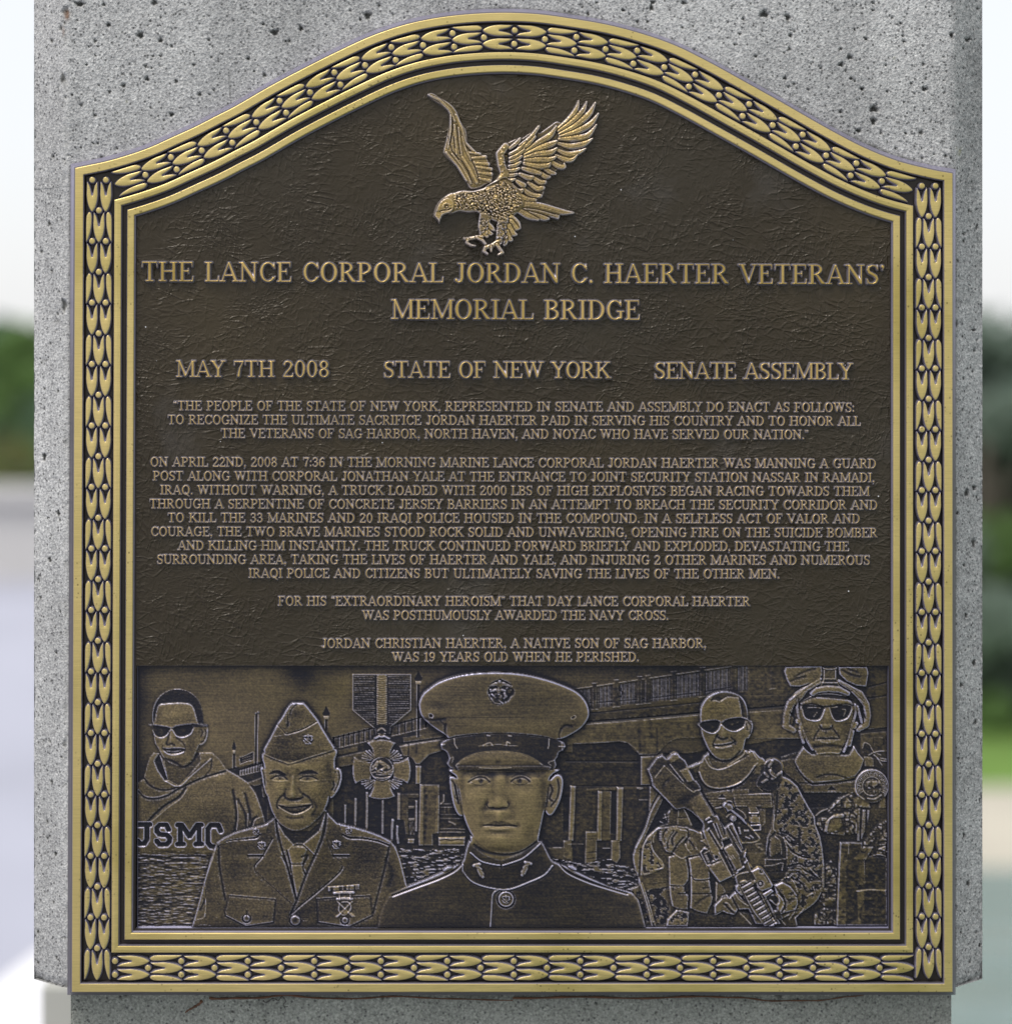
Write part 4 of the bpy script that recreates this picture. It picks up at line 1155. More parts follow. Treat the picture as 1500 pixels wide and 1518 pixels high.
# small plant / sling by the collar
Fl('G 1210 790 1225 740 1260 755 1300 820 1260 850 1215 840', HEL, 3.0, 0.08); Rr('G 1205 790 1225 742 1270 760 1310 825 1370 850', .8, 1.2, .6)
for s in ('G 1260 855 1320 825 1400 815', 'G 1310 850 1370 900 1420 905', 'G 1340 880 1380 940', 'G 1370 880 1420 890', 'G 1225 870 1290 880 1300 920', 'G 1230 920 1300 930'):
    Rr(s, .9, 1.6, .65)
Fl('G 1220 870 1300 880 1310 960 1225 950', HEL, 3.6, 0.38, 0)
# camouflage clutter of the far right: sleeves, pouches, blocks (R zoom)
def crinkle(i, region, n, seed, h0=3.0, t0=.44, L=(8, 26), r=(1.0, 2.6), clip=True):
    """crumpled cloth and webbing: lumps with dark creases between"""
    q = cv.sdf(z(region, 0), 2)
    sl, d, xx, yy = q
    a = sstep((d + 1) / 3)
    nA = vnoise(cv.H.shape, 12, 7, seed, 2)[sl]; nB = vnoise(cv.H.shape, 7, 11, seed + 50, 2)[sl]
    rd = 1 - np.abs(2 * nA - 1) * 2.2; rd2 = 1 - np.abs(2 * nB - 1) * 2.6
    m_ = np.clip(np.maximum(rd, rd2), 0, 1)
    cv.H[sl] = cv.H[sl] * (1 - a) + (h0 + 2.4 - 2.2 * m_) * a
    cv.T[sl] = cv.T[sl] * (1 - a) + (t0 + .10 - .42 * m_) * a
    cv.I[sl][d > 0] = i
crinkle(HEL, 'R 245 370 340 270 500 230 560 260 600 330 510 380 510 600 380 620 210 600 130 520 150 460 240 440', 46, 3, L=(5, 13), r=(1.0, 2.4))
crinkle(HEL, 'R 560 680 620 600 700 500 770 480 780 620 760 800 640 800 560 720', 30, 4, L=(5, 12), r=(.9, 2.2))
crinkle(HEL, 'R 215 880 270 840 325 920 320 1100 320 1260 200 1260 165 1220', 34, 5, L=(4, 10), r=(.9, 2.0))
crinkle(HEL, 'R 120 1320 210 1270 320 1290 320 1430 110 1430', 16, 6, L=(5, 12), r=(1, 2.2))
cv.stroke(z3('R 225 570 16 240 500 22 300 450 22 370 435 18'), HEL, 4.6, 2.2, .52)
Fl('R 255 480 310 455 360 470 355 540 300 575 240 580', HEL, 4.4, .5, dome=1.5, R=5)
Rr('R 130 440 180 400 235 378', .9, 1.6, .8); Rr('R 245 400 330 310 380 270 460 230', .8, 1.2, .6)
for s, t in (('R 508 372 532 372 525 665 505 665', .42), ('R 555 385 580 385 578 570 545 650 540 600', .4), ('R 596 388 620 388 612 500 600 500', .32)):
    Fl(s, HEL, 4.0, t, 0, dome=.8, R=2)
Fl('R 540 300 600 290 625 365 550 365', HEL, 4.4, .5, 0); Fl('R 505 300 540 280 545 340 510 345', HEL, 4.2, .42)
Fl('R 720 260 760 230 765 370 700 370', HEL, 3.6, .4, 0); Fl('R 620 380 760 380 690 480 650 560 600 620 590 560', HEL, 2.6, .22, 0)
# round seal of the emblem patch
cv.disc(*z('R 635 170')[0], 25.5, i=HEL, h=5.2, t=.14, bev=2)
c_ = z('R 635 170')[0]
for rad, w_, t_ in ((24.4, .9, .85), (21.8, .5, .5), (14.0, .8, .75)):
    a_ = np.linspace(math.radians(-215) if rad > 20 else 0, math.radians(35) if rad > 20 else 6.28, 44)
    cv.line(np.stack([c_[0] + rad * np.cos(a_), c_[1] + rad * np.sin(a_)], 1), w_, 1.6, t_)
for k in range(30):
    a = math.radians(-210 + k * 8.2)
    cv.line(np.array([[c_[0] + 16.2 * math.cos(a + .03 * (k % 2)), c_[1] + 16.2 * math.sin(a + .03 * (k % 2))], [c_[0] + 19.8 * math.cos(a), c_[1] + 19.8 * math.sin(a)]]), .7, 1.3, .55)
    if k % 3: cv.line(np.array([[c_[0] + 19.6 * math.cos(a), c_[1] + 19.6 * math.sin(a)], [c_[0] + 19.6 * math.cos(a + .09), c_[1] + 19.6 * math.sin(a + .09)]]), .55, 1.1, .5)
crinkle(HEL, 'R 560 150 600 100 700 110 730 180 690 250 620 260 570 220', 24, 8, h0=5.4, L=(3, 8), r=(.8, 1.7), t0=.4)
Rr('R 478 195 500 240 560 285', 1.2, 1.6, .7); Rr('R 600 280 660 285 720 250', 1.2, 1.6, .6)
# stacked blocks
Fl('R 352 680 430 678 548 680 550 700 548 1430 318 1430 330 1100', CLU, 5.2, .24, 0)
Fl('R 352 680 428 680 425 780 405 870 400 1430 320 1430 332 1100 340 850', CLU, 5.8, .34, 0)
for k in range(22):
    cv.blob(*z('R %f %f' % (350 + rng.rand() * 60, 720 + k * 32))[0], 2.5, 3.5, dh=rng.rand() - .4, dt=(rng.rand() - .4) * .3)
Rr('R 350 684 345 800 330 1100 320 1425', .9, .8, .8); Rr('R 428 690 425 780', .6, .8, .55)
Fl('R 600 800 770 820 768 1110 500 1115 520 1060 580 1060 580 830', CLU, 4.2, .22, 0)
Fl('R 525 840 575 840 580 1060 520 1060', CLU, 5.0, .36, 0); Fl('R 470 830 560 720 650 720 580 838', CLU, 5.4, .42, 0)
G('R 520 735 560 770 600 740', .8, -.9, .12)
Rr('R 772 830 770 1110', .8, 1.0, .6, sm=0)
Fl('R 500 1120 620 1108 765 1112 775 1180 772 1430 515 1430 520 1300 505 1250', CLU, 5.2, .22, 0)
Fl('R 502 1122 560 1118 570 1200 530 1290 520 1310 540 1425 515 1428 505 1250', CLU, 5.6, .42, 0)
Rr('R 500 1118 620 1106 765 1112', 1.0, 1.4, .85)
for s in ('R 640 800 700 790 760 805', 'R 700 740 760 715', 'R 725 740 775 765'):
    Rr(s, .9, 1.5, .7)

# ---- rifleman
torso = ('O 1024 1139 1034 1134 1045 1130 1052 1117 1078 1130 1104 1118 1107 1114 1116 1117 1122 1122 1126 1131 1131 1126 1138 1131 1150 1127 1160 1138 1162 1153 1173 1158 1184 1168 1193 1185 '
         '1201 1199 1210 1214 1211 1226 1218 1243 1221 1259 1224 1286 1224 1317 1215 1336 1208 1344 1190 1357 1182 1364 1184 1380 900 1380 948 1317 947 1303 943 1294 940 1283 939 1271 944 1260 950 1247 958 1229 964 1209 971 1195 981 1179 992 1165 1003 1139')
Fl(torso, RIF, 5.0, 0.30, 0)
Fl('L 0 880 60 890 120 930 165 1010 200 1140 230 1260 270 1385 400 1385 600 1385 600 1100 560 760 240 820 180 820', RIF, 4.4, .38, 0)
# arms with camouflage
Fl('O 1162 1153 1173 1158 1184 1168 1193 1185 1201 1199 1210 1214 1211 1226 1218 1243 1221 1259 1224 1286 1224 1317 1215 1336 1208 1344 1190 1357 1160 1364 1154 1350 1160 1320 1148 1300 1160 1285 1155 1262 1152 1240 1146 1215 1154 1180', RIF, 6.2, .46, 0, dome=1.5, R=8)
Fl('L 440 0 330 110 260 190 225 280 215 400 210 600 240 680 330 650 520 575 520 530 450 420 380 330 350 250 355 130', RIF, 6.4, .5, 0)
Fl('L 265 0 235 70 170 170 120 270 95 390 110 520 150 640 165 660 180 560 190 300 230 200 300 60 330 0', RIF, 5.2, .42, 0)
Fl('Q 245 585 290 600 380 665 330 760 280 850 250 960 235 950', RIF, 3.4, .40, 0)
camo = vnoise(cv.H.shape, 5, 4, 11, 3)
def camof(P, lo=.5, i=None, dh=-1.0, dt=-.34, seed=None):
    r = cv.sdf(z(P, 0)); sl, d, xx, yy = r
    m = sstep((camo[sl] - lo) / .05) * (d > 1)
    cv.H[sl] += m * dh; cv.T[sl] += m * dt
camof('O 1164 1156 1184 1170 1200 1200 1209 1216 1210 1228 1216 1244 1219 1260 1222 1287 1222 1316 1190 1354 1162 1360 1158 1320 1150 1300 1158 1240 1150 1215 1156 1180')
camof('L 340 130 260 200 230 300 220 420 215 600 240 660 330 640 510 560 440 420 380 340 350 250', .53)
camof('L 120 900 600 820 620 1380 260 1380', .44)
for s in ('M 1260 640 1340 680 1420 760 1500 800', 'M 1300 610 1420 650 1500 720', 'U 1030 60 1100 150 1250 220 1400 250', 'U 1110 160 1200 210 1300 240', 'U 1050 430 1150 420 1250 480 1320 560', 'U 1000 500 1060 440 1190 420',
          'U 1060 350 1180 310 1280 350 1380 330', 'U 1130 370 1250 400 1400 480 1490 540', 'U 1160 540 1230 600 1290 700 1390 700', 'U 940 540 1060 520 1160 540'):
    G(s, 1.3, -1.8, .06); 
for s in ('M 1345 690 1420 800 1460 830', 'U 1100 165 1250 235 1400 245', 'U 990 505 1060 430 1200 420', 'U 1130 372 1200 375 1280 440', 'U 1340 380 1490 540', 'U 1380 640 1395 700 1300 760'):
    Rr(s, .8, 1.2, .8)
Rr('L 440 0 330 100 262 182 228 270 215 400 205 600 210 660', 1.0, 1.4, .9); Rr('L 350 250 380 330 450 420 500 480 515 560 400 590', .8, 1.4, .75)
Rr('Q 400 695 320 830 260 960 200 1150 110 1370 40 1500', .9, 1.2, .9)
# dark slots round the elbow and under the stock
Fl('Q 455 755 590 885 520 960 510 1140 440 1160 330 1220 200 1340 140 1460 190 1300 300 1070', RIF, 3.0, .04, 0)
Fl('Q 750 905 860 960 940 1050 1030 1140 1030 1240 960 1270 880 1190', RIF, 3.2, .05, 0)
Fl('Q 670 950 740 905 800 1000 870 1165 660 1160', RIF, 5.2, .42, 0); G('Q 670 1048 790 1045', .8, -1, .1); Rr('Q 745 905 800 1000 875 1165', .8, 1, .85, sm=0); Rr('Q 672 950 658 1155', .6, .8, .7, sm=0)
Fl('Q 560 930 640 930 650 960 640 1150 570 1160 550 1060', RIF, 5.0, .34, 0)
for s in ('Q 500 1000 540 960', 'Q 450 1060 510 1040', 'Q 400 1110 440 1130', 'Q 470 1000 490 1080'):
    Rr(s, 1.0, 1.6, .5)
# sling strap at left and hip
Fl('L 165 690 200 760 300 1000 350 1180 400 1385 350 1385 280 1180 200 900 170 790', RIF, 5.8, .12, 0)
for s in ('L 170 700 215 860 280 1060 360 1385', 'L 215 780 300 1010 340 1150 405 1380', 'L 200 800 290 1080 370 1330'):
    Rr(s, .7, 1.3, .85)
G('L 175 690 185 620 195 450 205 300', 1.3, -1.8, .03)
# collar, neck
Fl('F 1150 730 1165 830 1220 878 1290 866 1420 800 1450 740 1400 640 1150 640', RIF, 4.6, .46, 0)
Fl('F 1062 900 1080 850 1110 780 1160 740 1150 790 1180 860 1225 882 1290 868 1400 812 1470 770 1485 730 1520 735 1540 760 1600 820 1560 860 1480 940 1410 1000 1330 1025 1230 1038 1150 1022 1095 970', RIF, 6.2, .40, 0, dome=1, R=8)
Rr('F 1112 775 1092 820 1050 850 985 865', .9, 1.4, .9); Rr('F 1120 800 1160 862 1222 885 1292 870 1400 812', .8, 1.3, .8)
Rr('F 1075 905 1100 970 1150 1020 1232 1036 1330 1022 1410 985', 1.0, 1.6, .85); G('F 1060 920 1090 990 1150 1040 1240 1052 1340 1035 1430 990', 1.2, -1.6, .04)
Rr('G 0 945 130 860 158 815 182 835 215 812 245 860 275 905 240 945', .9, 1.3, .85); Rr('G 240 945 180 1030 100 1100 0 1135', 1.0, 1.4, .85); G('G 250 955 190 1040 110 1115 0 1150', 1.2, -1.6, .05)
Fl('G 270 900 300 872 330 890 325 930 280 935', RIF, 6.2, .5); Fl('G 250 950 300 960 290 1020 240 1020', RIF, 5.8, .48, 0)
cv.stroke(z3('F 950 872 12 1010 868 14 1060 845 14'), RIF, 5.4, 1.2, .48)
# radio
Fl('G 330 930 360 895 410 880 455 895 490 940 490 1010 485 1080 450 1110 440 1170 400 1185 300 1150 255 1110 280 1040 320 1000', RIF, 6.6, .12)
for s in ('G 370 950 14 400 900 14', 'G 380 990 18 420 1040 18', 'G 310 1090 12 350 1070 14', 'G 400 1060 14 480 1000 12', 'G 330 1010 12 360 1040 12'):
    cv.stroke(z3(s), RIF, 6.8, 1.8, .34)
Rr('G 330 930 360 892 410 877 460 893 495 942 492 1020', .8, 1.2, .8); Rr('G 390 960 380 1010 430 1050', .7, 1, .7); Rr('G 265 1130 310 1172', .7, 1, .7)
# chest: plates and webbing (M)
Fl('M 200 80 600 30 860 20 860 80 640 90 630 260 400 290 330 250', RIF, 6.0, .42, 0); Fl('M 635 92 1165 78 1180 262 670 268', RIF, 6.8, .42, 0)
for y in (120, 165, 205, 235):
    cv.line(z('M 250 %d 600 %d' % (y, y + 5)), .6, -.6, .25, ti=.6); cv.line(z('M 650 %d 1160 %d' % (y, y - 8)), .6, -.6, .25, ti=.6)
Rr('M 1165 80 1185 262', .7, .9, .8, sm=0); Rr('M 1045 272 1180 268', .9, 1.2, .85, sm=0); Rr('M 850 92 1160 80', .6, .7, .7, sm=0)
Fl('M 430 148 490 88 532 148', RIF, 4.6, .05, 0); Rr('M 430 152 532 152', .6, 1.2, .8, sm=0)
G('M 608 0 612 60', 1.0, -1.6, .05); Rr('M 400 290 490 270', 1.2, 1.4, .8); G('M 400 270 480 258', 1.4, -1.5, .03)
Fl('M 1180 60 1280 0 1300 60 1250 300 1230 600 1140 700 1090 980 1110 700 1170 560 1200 300', RIF, 7.0, .28, 0); Rr('M 1215 380 1200 560 1230 610', .8, 1.3, .75); G('M 1255 60 1250 260 1230 420', 1.2, -1.4, .05)
Fl('M 845 268 960 265 1000 330 870 340', RIF, 7.0, .42, 0); Fl('M 1010 300 1080 300 1085 490 1030 500', RIF, 6.2, .34, 0)
cv.stroke(z3('M 865 355 10 990 355 10 995 335 8'), RIF, 7, 1.6, .9); Fl('M 895 380 975 380 980 410 1010 415 1010 495 885 495 880 420 900 415', RIF, 7.2, .45, 0)
cv.stroke(z3('M 895 530 9 1020 520 9 1020 590 9 930 595 9'), RIF, 7, 1.6, .9); Rr('M 875 400 872 470', .7, 1, .8, sm=0); Rr('M 1005 395 1015 500', .8, 1, .8, sm=0)
Fl('M 900 535 1005 530 1005 580 925 585', RIF, 5.4, .05, 0)
Rr('M 1085 300 1085 490 1030 550', .6, .8, .6, sm=0)
Fl('M 640 500 760 480 860 530 920 600 1010 700 990 730 770 770 740 640', RIF, 6.0, .16, 0); Rr('M 735 435 800 470 900 570 960 640 1010 715 930 762 775 772', 1.0, 1.6, .95)
for s in ('M 800 600 12 850 600 12', 'M 880 670 12 920 700 10', 'M 820 690 10 870 710 10', 'M 740 640 14 720 560 14'):
    cv.stroke(z3(s), RIF, 6.4, 1.5, .5)
Fl('M 775 785 930 775 1085 860 1080 900 830 900 790 850', RIF, 5.4, .24, 0); Fl('M 950 790 1080 870 1040 880 960 830', RIF, 6.2, .45, 0); Rr('M 955 790 1040 785', .7, 1, .7)
Fl('M 830 905 1090 900 1075 1110 1080 1120 900 1140 790 940', RIF, 6.0, .36, 0); Rr('M 820 860 790 940 900 1110', .9, 1.2, .9)
# canteen-like pouch at the waist
Fl('M 1140 700 1200 670 1250 655 1330 700 1380 800 1390 1000 1360 1300 1120 1300 1080 1100 1080 1000 1130 960', RIF, 6.4, .20, 0)
Fl('M 1145 740 1200 690 1250 695 1290 760 1300 880 1230 930 1150 950', RIF, 7.4, .36, dome=1, R=6); Rr('M 1225 680 1290 740 1310 850 1310 930', .8, 1.1, .6)
for s in ('M 1085 1000 1250 1005 1390 990', 'M 1085 1010 1080 1100', 'M 1100 1090 1210 1080 1330 1050 1320 1150', 'M 1345 700 1385 850 1385 980'):
    Rr(s, .8, 1.2, .6)
G('M 1150 750 1130 850 1140 980', 1.2, -1.6, .05); G('M 1100 1180 1330 1170', .8, -1.0, .1); G('M 1140 1290 1350 1270', .8, -1, .1)
# magazine pouches
Fl('L 590 410 700 380 830 430 865 560 870 735 825 800 830 930 870 940 865 1150 800 1150 700 1135 640 1100 610 930 600 760', RIF, 7.4, .40, 0, dome=.8, R=6)
Fl('L 880 430 1030 385 1120 520 1200 690 1165 730 1215 960 1200 1060 1130 1210 1000 1180 900 1130 905 900', RIF, 7.6, .40, 0, dome=.8, R=6)
Fl('L 840 430 868 430 895 560 905 700 905 900 895 1140 865 1150 868 940 862 760 880 650', RIF, 4.8, .06, 0)
G('L 610 810 700 815 820 812 865 750', 1.1, -1.8, .05); Rr('L 610 795 700 805 815 800 868 735', .7, .9, .6); G('L 920 680 970 735 1165 725 1205 690', 1.1, -1.8, .05); Rr('L 925 670 970 720 1160 712 1200 680', .7, .9, .6)
Fl('L 660 840 790 820 800 915 720 915 655 890', RIF, 8.2, .42, 0); G('L 725 925 860 930', .9, -1.6, .05); G('L 655 880 650 850', 1, -1.4, .06); Fl('L 810 820 850 820 850 900 810 900', RIF, 5.4, .12, 0)
Fl('L 1080 750 1150 740 1165 830 1080 840', RIF, 8.0, .40, 0); G('L 920 930 1190 925', .9, -1.4, .08); G('L 1075 850 1160 840', .9, -1.4, .06)
Rr('L 605 700 615 930 650 1100', .8, 1.1, .85); Rr('L 905 700 912 900 900 1130', .9, 1.2, .9); Rr('L 875 430 900 560 905 660', .8, 1.0, .8); Rr('L 835 435 865 560 868 700', .6, .9, .6)
G('L 960 1080 1100 980 1180 950', 2, -.8, .22); Rr('L 1165 740 1160 830', .6, .8, .6, sm=0)
Fl('L 560 1385 580 1290 640 1230 700 1165 760 1160 880 1190 860 1385', RIF, 7.6, .48, 0); camof('L 580 1380 600 1290 720 1170 870 1200 860 1380', .52)
Rr('L 565 1385 578 1290 640 1230 715 1155', .8, 1.0, .85); Fl('L 880 1190 1180 1240 1500 1240 1500 1390 870 1390', RIF, 5.8, .17, 0)
Fl('L 1170 560 1265 740 1260 1000 1200 960 1170 740', RIF, 4.6, .06, 0); Fl('L 1265 770 1340 800 1400 900 1340 950 1260 1040', RIF, 6.4, .36, 0); Rr('L 1265 770 1262 1040', .8, 1, .8, sm=0)
# elbow folds and glove of the near hand
Fl('L 440 0 700 -30 860 -10 1060 80 1180 130 1210 220 1160 270 1040 300 1020 380 870 400 780 440 640 350 560 330 520 260 460 180', RIF, 7.4, .34, 0)
Fl('L 560 10 700 -10 780 20 860 40 850 130 700 280 640 350 600 330 530 270 530 180', RIF, 8.4, .46, 0, dome=1.2, R=6)
for s in ('L 470 30 450 110 480 200 530 260', 'L 560 20 520 110 530 200', 'L 660 40 600 120 570 200 580 280', 'L 800 130 720 220 670 300 640 350', 'L 855 30 860 130 820 210', 'L 700 60 640 150 650 240'):
    G(s, 1.5, -2.0, .05)
for s in ('L 545 60 520 150 525 260 560 320 620 350', 'L 640 50 590 120 560 200', 'L 750 20 850 40 850 130', 'L 430 20 380 130 375 200', 'L 890 140 950 220 990 300', 'L 830 230 850 290 900 350', 'L 660 360 720 400 780 430 830 410', 'L 880 20 960 35 1050 70 1130 120', 'L 1050 60 1060 140'):
    Rr(s, .9, 1.4, .8)
for k in range(6): cv.line(z('L %f %f %f %f' % (465, 50 + 25 * k, 490, 45 + 25 * k)), .6, 1.2, .6)
Fl('L 870 150 920 130 1000 240 960 290 900 330 850 260', RIF, 8.2, .38, 0); G('L 880 170 940 250 950 290', 1.2, -1.8, .06)
Fl('L 1040 180 1160 125 1200 180 1190 240 1130 250 1090 210', RIF, 9.0, .5, 0, dome=1, R=5)
# ---- rifle
ST = 'Q 210 330 320 180 345 145 430 110 495 170 560 100 620 75 660 85 710 150 760 190 820 300 900 480 940 500 1000 590 1005 650 1210 1000 1150 1060 1040 1150 960 1050 860 960 750 900 640 930 585 885 480 760 280 570 255 440'
Fl(ST, RIF, 9.0, .22, 0, dome=1, R=6)
Fl('Q 455 275 800 600 880 660 900 720 880 840 760 900 620 920 580 880 300 590 310 440', RIF, 10.2, .28, 0, dome=1, R=10)
Fl('Q 680 340 780 285 900 480 860 500 800 510', RIF, 11.0, .5, 0); Fl('Q 520 170 620 90 700 150 560 230', RIF, 10.4, .42, 0)
Fl('Q 560 230 710 150 770 200 820 290 680 340 640 300', RIF, 9.6, .13, 0)
Fl('Q 800 800 900 720 1000 690 1190 1020 1040 1140 950 1020', RIF, 10.4, .42, 0, dome=1, R=8)
Fl('Q 780 530 900 500 960 540 1000 610 920 640 880 600', RIF, 9.4, .09, 0)
Rr('Q 455 268 320 440', .7, 1.0, .8, sm=0); Rr('Q 455 268 800 600', .7, .9, .6, sm=0); Rr('Q 540 250 740 500', .8, 1.2, .85, sm=0); G('Q 520 250 720 510', 1.2, -1.8, .04, sm=0)
Rr('Q 340 148 430 100 495 160 560 98 630 72 700 140 760 185 830 290 820 300', 1.0, 1.2, .95, sm=2); Rr('Q 210 330 255 430 275 500', .8, 1, .8); Rr('Q 785 285 905 480', .7, 1.0, .8, sm=0)
Rr('Q 280 570 480 760 590 885', .7, 1.0, .8, sm=0); Rr('Q 800 600 890 660 920 640 1000 630', .8, 1.3, .85); G('Q 1000 640 1110 820 1215 1000', 1.4, -2, .03, sm=0)
G('Q 440 560 470 500 510 480', 2.0, -.8, .14); cv.blob(*z('Q 760 780')[0], 16, 8, dt=-.16, dh=-.8, ang=-.6)
Fl('Q 100 0 0 0 0 0', None, 0, None, 0) if False else None
# receiver and barrel (M zoom)
Fl('M 230 430 330 390 420 385 520 560 560 520 640 480 780 860 830 1000 880 1120 900 1170 1020 1370 1300 1900 950 1900 760 1500 680 1330 660 1220 610 1240 450 1320 270 1090 180 900 240 820 300 830 210 600', RIF, 9.6, .20, 0)
Fl('M 340 480 420 400 520 560 610 730 490 800 460 700', RIF, 10.6, .28, 0); Fl('M 480 740 590 700 615 770 510 830', RIF, 7.6, .04, 0)
Fl('M 490 850 620 780 720 930 760 1100 660 1140', RIF, 11.2, .34, 0, dome=1, R=5)
Fl('M 210 600 310 570 470 860 370 920 330 900', RIF, 10.8, .44, 0); Fl('M 280 1080 470 1010 610 1240 450 1315', RIF, 11.0, .40, 0)
Fl('M 185 900 220 850 290 880 360 1000 330 1040 270 1075', RIF, 7.6, .05, 0); Fl('M 235 940 270 930 320 1040 285 1050', RIF, 9.6, .36, 0)
Fl('M 350 930 440 880 465 960 390 1020', RIF, 11.2, .36, 0); cv.disc(*z('M 405 965')[0], 2.6, i=RIF, h=8.5, t=.05); 
for s in ('M 185 895 225 850 270 850', 'M 178 905 270 1078', 'M 235 920 300 880', 'M 265 1095 455 1322', 'M 440 900 620 1240 650 1215', 'M 360 1020 400 1022 465 975', 'M 525 555 750 890', 'M 570 545 760 860', 'M 320 590 480 850', 'M 400 490 480 690 540 690',
          'M 480 760 500 800 470 850', 'M 620 500 770 780', 'M 640 560 710 680', 'M 360 500 440 690', 'M 545 960 600 1000'):
    Rr(s, .9, 1.6, .9, sm=2)
for s in ('M 545 570 740 900', 'M 590 560 770 870', 'M 470 870 630 1200', 'M 390 500 470 700', 'M 300 600 460 870', 'M 500 860 560 960 640 1120', 'M 450 450 500 560 520 640', 'M 340 1060 430 1010'):
    G(s, 1.2, -2.4, .03)
for k in range(3): cv.line(z('M %f %f %f %f' % (575 + 25 * k, 960 - 12 * k, 605 + 25 * k, 1000 - 12 * k)), .6, 1.3, .9)
cv.stroke(z3('M 530 240 40 590 270 44'), RIF, 10, 1.6, .2); Fl('M 520 255 600 230 640 290 560 340', RIF, 11.4, .28, 0)
Rr('M 500 250 545 200 610 192 655 270', 1.0, 1.4, .9); Rr('M 505 270 545 350', .8, 1.2, .9); G('M 530 230 580 200 620 215', 1.2, -1.4, .03)
cv.stroke(z3('M 600 300 16 760 430 18 820 500 12'), RIF, 10.4, 1.8, .2); cv.disc(*z('M 640 425')[0], 4.6, i=RIF, h=10.5, t=.14); cv.disc(*z('M 640 425')[0], 2.6, i=RIF, h=12, t=.4)
Rr('M 550 410 600 370 660 380 685 430 640 465 600 440', .9, 1.5, .95); Rr('M 690 290 780 350 820 420 790 440', .7, 1.2, .7)
for s in ('M 260 440 16 300 410 14', 'M 270 590 14 300 560 12', 'M 290 480 14 340 460 12', 'M 700 1150 14 780 1100 16', 'M 800 1040 14 830 1010 12', 'M 790 960 10 810 900 10', 'M 680 1190 10 700 1170 10'):
    cv.stroke(z3(s), RIF, 10.6, 1.8, .4)
Rr('M 245 440 290 410 330 430', .7, 1, .8); Rr('M 790 940 830 1010 880 1110', .8, 1.2, .8)
# handguard with ribs (U zoom)
Fl('U 285 500 400 420 520 400 640 700 800 1000 840 1180 700 1180 560 1000 380 720', RIF, 10.2, .16, 0)
Fl('U 370 590 520 520 640 700 800 1050 700 1150 560 1010 450 800', RIF, 11.0, .26, 0, dome=1.5, R=5)
for k in range(10):
    x, y = 375 + k * 40, 625 + k * 62
    cv.line(z('U %f %f %f %f' % (x, y, x + 130, y - 75)), 1.1, -3.0, .02); cv.line(z('U %f %f %f %f' % (x + 4, y + 14, x + 128, y - 58)), .7, .9, .5)
Rr('U 285 500 340 450 470 420', .9, 1.6, .9); Rr('U 370 560 420 540 440 550', 1.6, 1.8, .9); cv.blob(*z('U 410 550')[0], 3, 2, dt=.5, dh=1); Rr('U 350 600 400 690 520 920 660 1120', .7, 1.2, .6)
G('U 560 620 700 850 820 1080', 2.4, -3, .02); Rr('U 640 720 760 960 830 1100 860 1160', .8, 1.2, .8)
# forward grip hand, laser box
Fl('U 515 410 610 355 680 390 740 480 820 605 800 640 660 690 600 640 580 540', RIF, 12.0, .44, 0, dome=1, R=5)
Rr('U 515 412 608 352 690 390 760 500 825 608', .9, 1.4, .95); cv.disc(*z('U 640 580')[0], 4.2, i=RIF, h=10, t=.05); cv.disc(*z('U 640 580')[0], 2.4, i=RIF, h=12.4, t=.5); cv.disc(*z('U 655 405')[0], 3.2, i=RIF, h=10, t=.05); cv.blob(*z('U 655 405')[0], 1.2, 1.2, dt=.5, dh=1)
G('U 690 430 740 520 760 560', 1.5, -1.5, .1); cv.disc(*z('U 562 550')[0], 2.3, i=RIF, h=12, t=.5); Fl('U 665 730 790 650 830 690 710 780', RIF, 12, .48, 0); Fl('U 610 690 650 680 670 720 630 740', RIF, 10.4, .3)
Fl('U 830 610 950 560 1060 620 1150 740 1165 860 1130 960 930 1010 870 940 870 760', RIF, 10.4, .46, 0, dome=1.6, R=6)
camof('U 900 620 1150 700 1160 860 1130 950 960 1000', .58, dt=-.25)
Fl('U 710 800 800 740 880 740 900 840 860 890 820 860 770 820', RIF, 8.0, .05, 0); Rr('U 710 800 760 750 820 740', 1, 1.5, .8); Rr('U 860 740 900 800 890 860 850 885 790 820 770 825', 1.3, 1.8, .95); Rr('U 890 740 940 800 960 870 920 960', 1.2, 1.6, .9); G('U 910 730 970 800 985 880 940 980', 1.3, -2, .04)
Rr('U 935 545 1010 500 1100 550 1160 700', .8, 1.3, .9); G('U 840 620 900 690 960 760', 1.5, -1.4, .1); G('U 950 1000 1050 980 1130 960', 1.2, -1.5, .06)
# lower hand/glove at left of the handguard
Fl('U 0 880 110 760 180 745 210 780 290 700 330 720 460 880 500 940 330 950 280 1020 180 1000 120 970 30 1020 0 1030', RIF, 10.0, .36, 0)
Fl('U 290 620 330 590 400 740 370 755 300 680', RIF, 11.4, .42, 0); cv.disc(*z('U 342 682')[0], 1.4, i=RIF, h=9, t=.05)
for s in ('U 0 885 110 780 170 760', 'U 250 780 290 860 340 950', 'U 130 850 200 930 280 1010', 'U 120 960 60 990 0 1020', 'U 330 970 430 980 540 1010'):
    G(s, 1.3, -2, .05)
for s in ('U 290 720 330 790 400 850 470 890', 'U 140 850 190 860 260 950 310 970', 'U 0 900 100 800', 'U 20 1025 130 965', 'U 120 970 200 1010 290 1015', 'U 370 1010 440 1080 515 1160'):
    Rr(s, .9, 1.3, .75)
for s in ('U 820 1090 860 1130 850 1160', 'U 930 1090 990 1165', 'U 960 1070 1040 1020', 'U 1130 1060 1160 1170', 'U 1120 980 1050 1090', 'U 1250 940 1130 1080'):
    Rr(s, .9, 1.4, .7)
Fl('U 830 960 900 960 960 1070 920 1100 860 1060', RIF, 9.2, .1, 0)
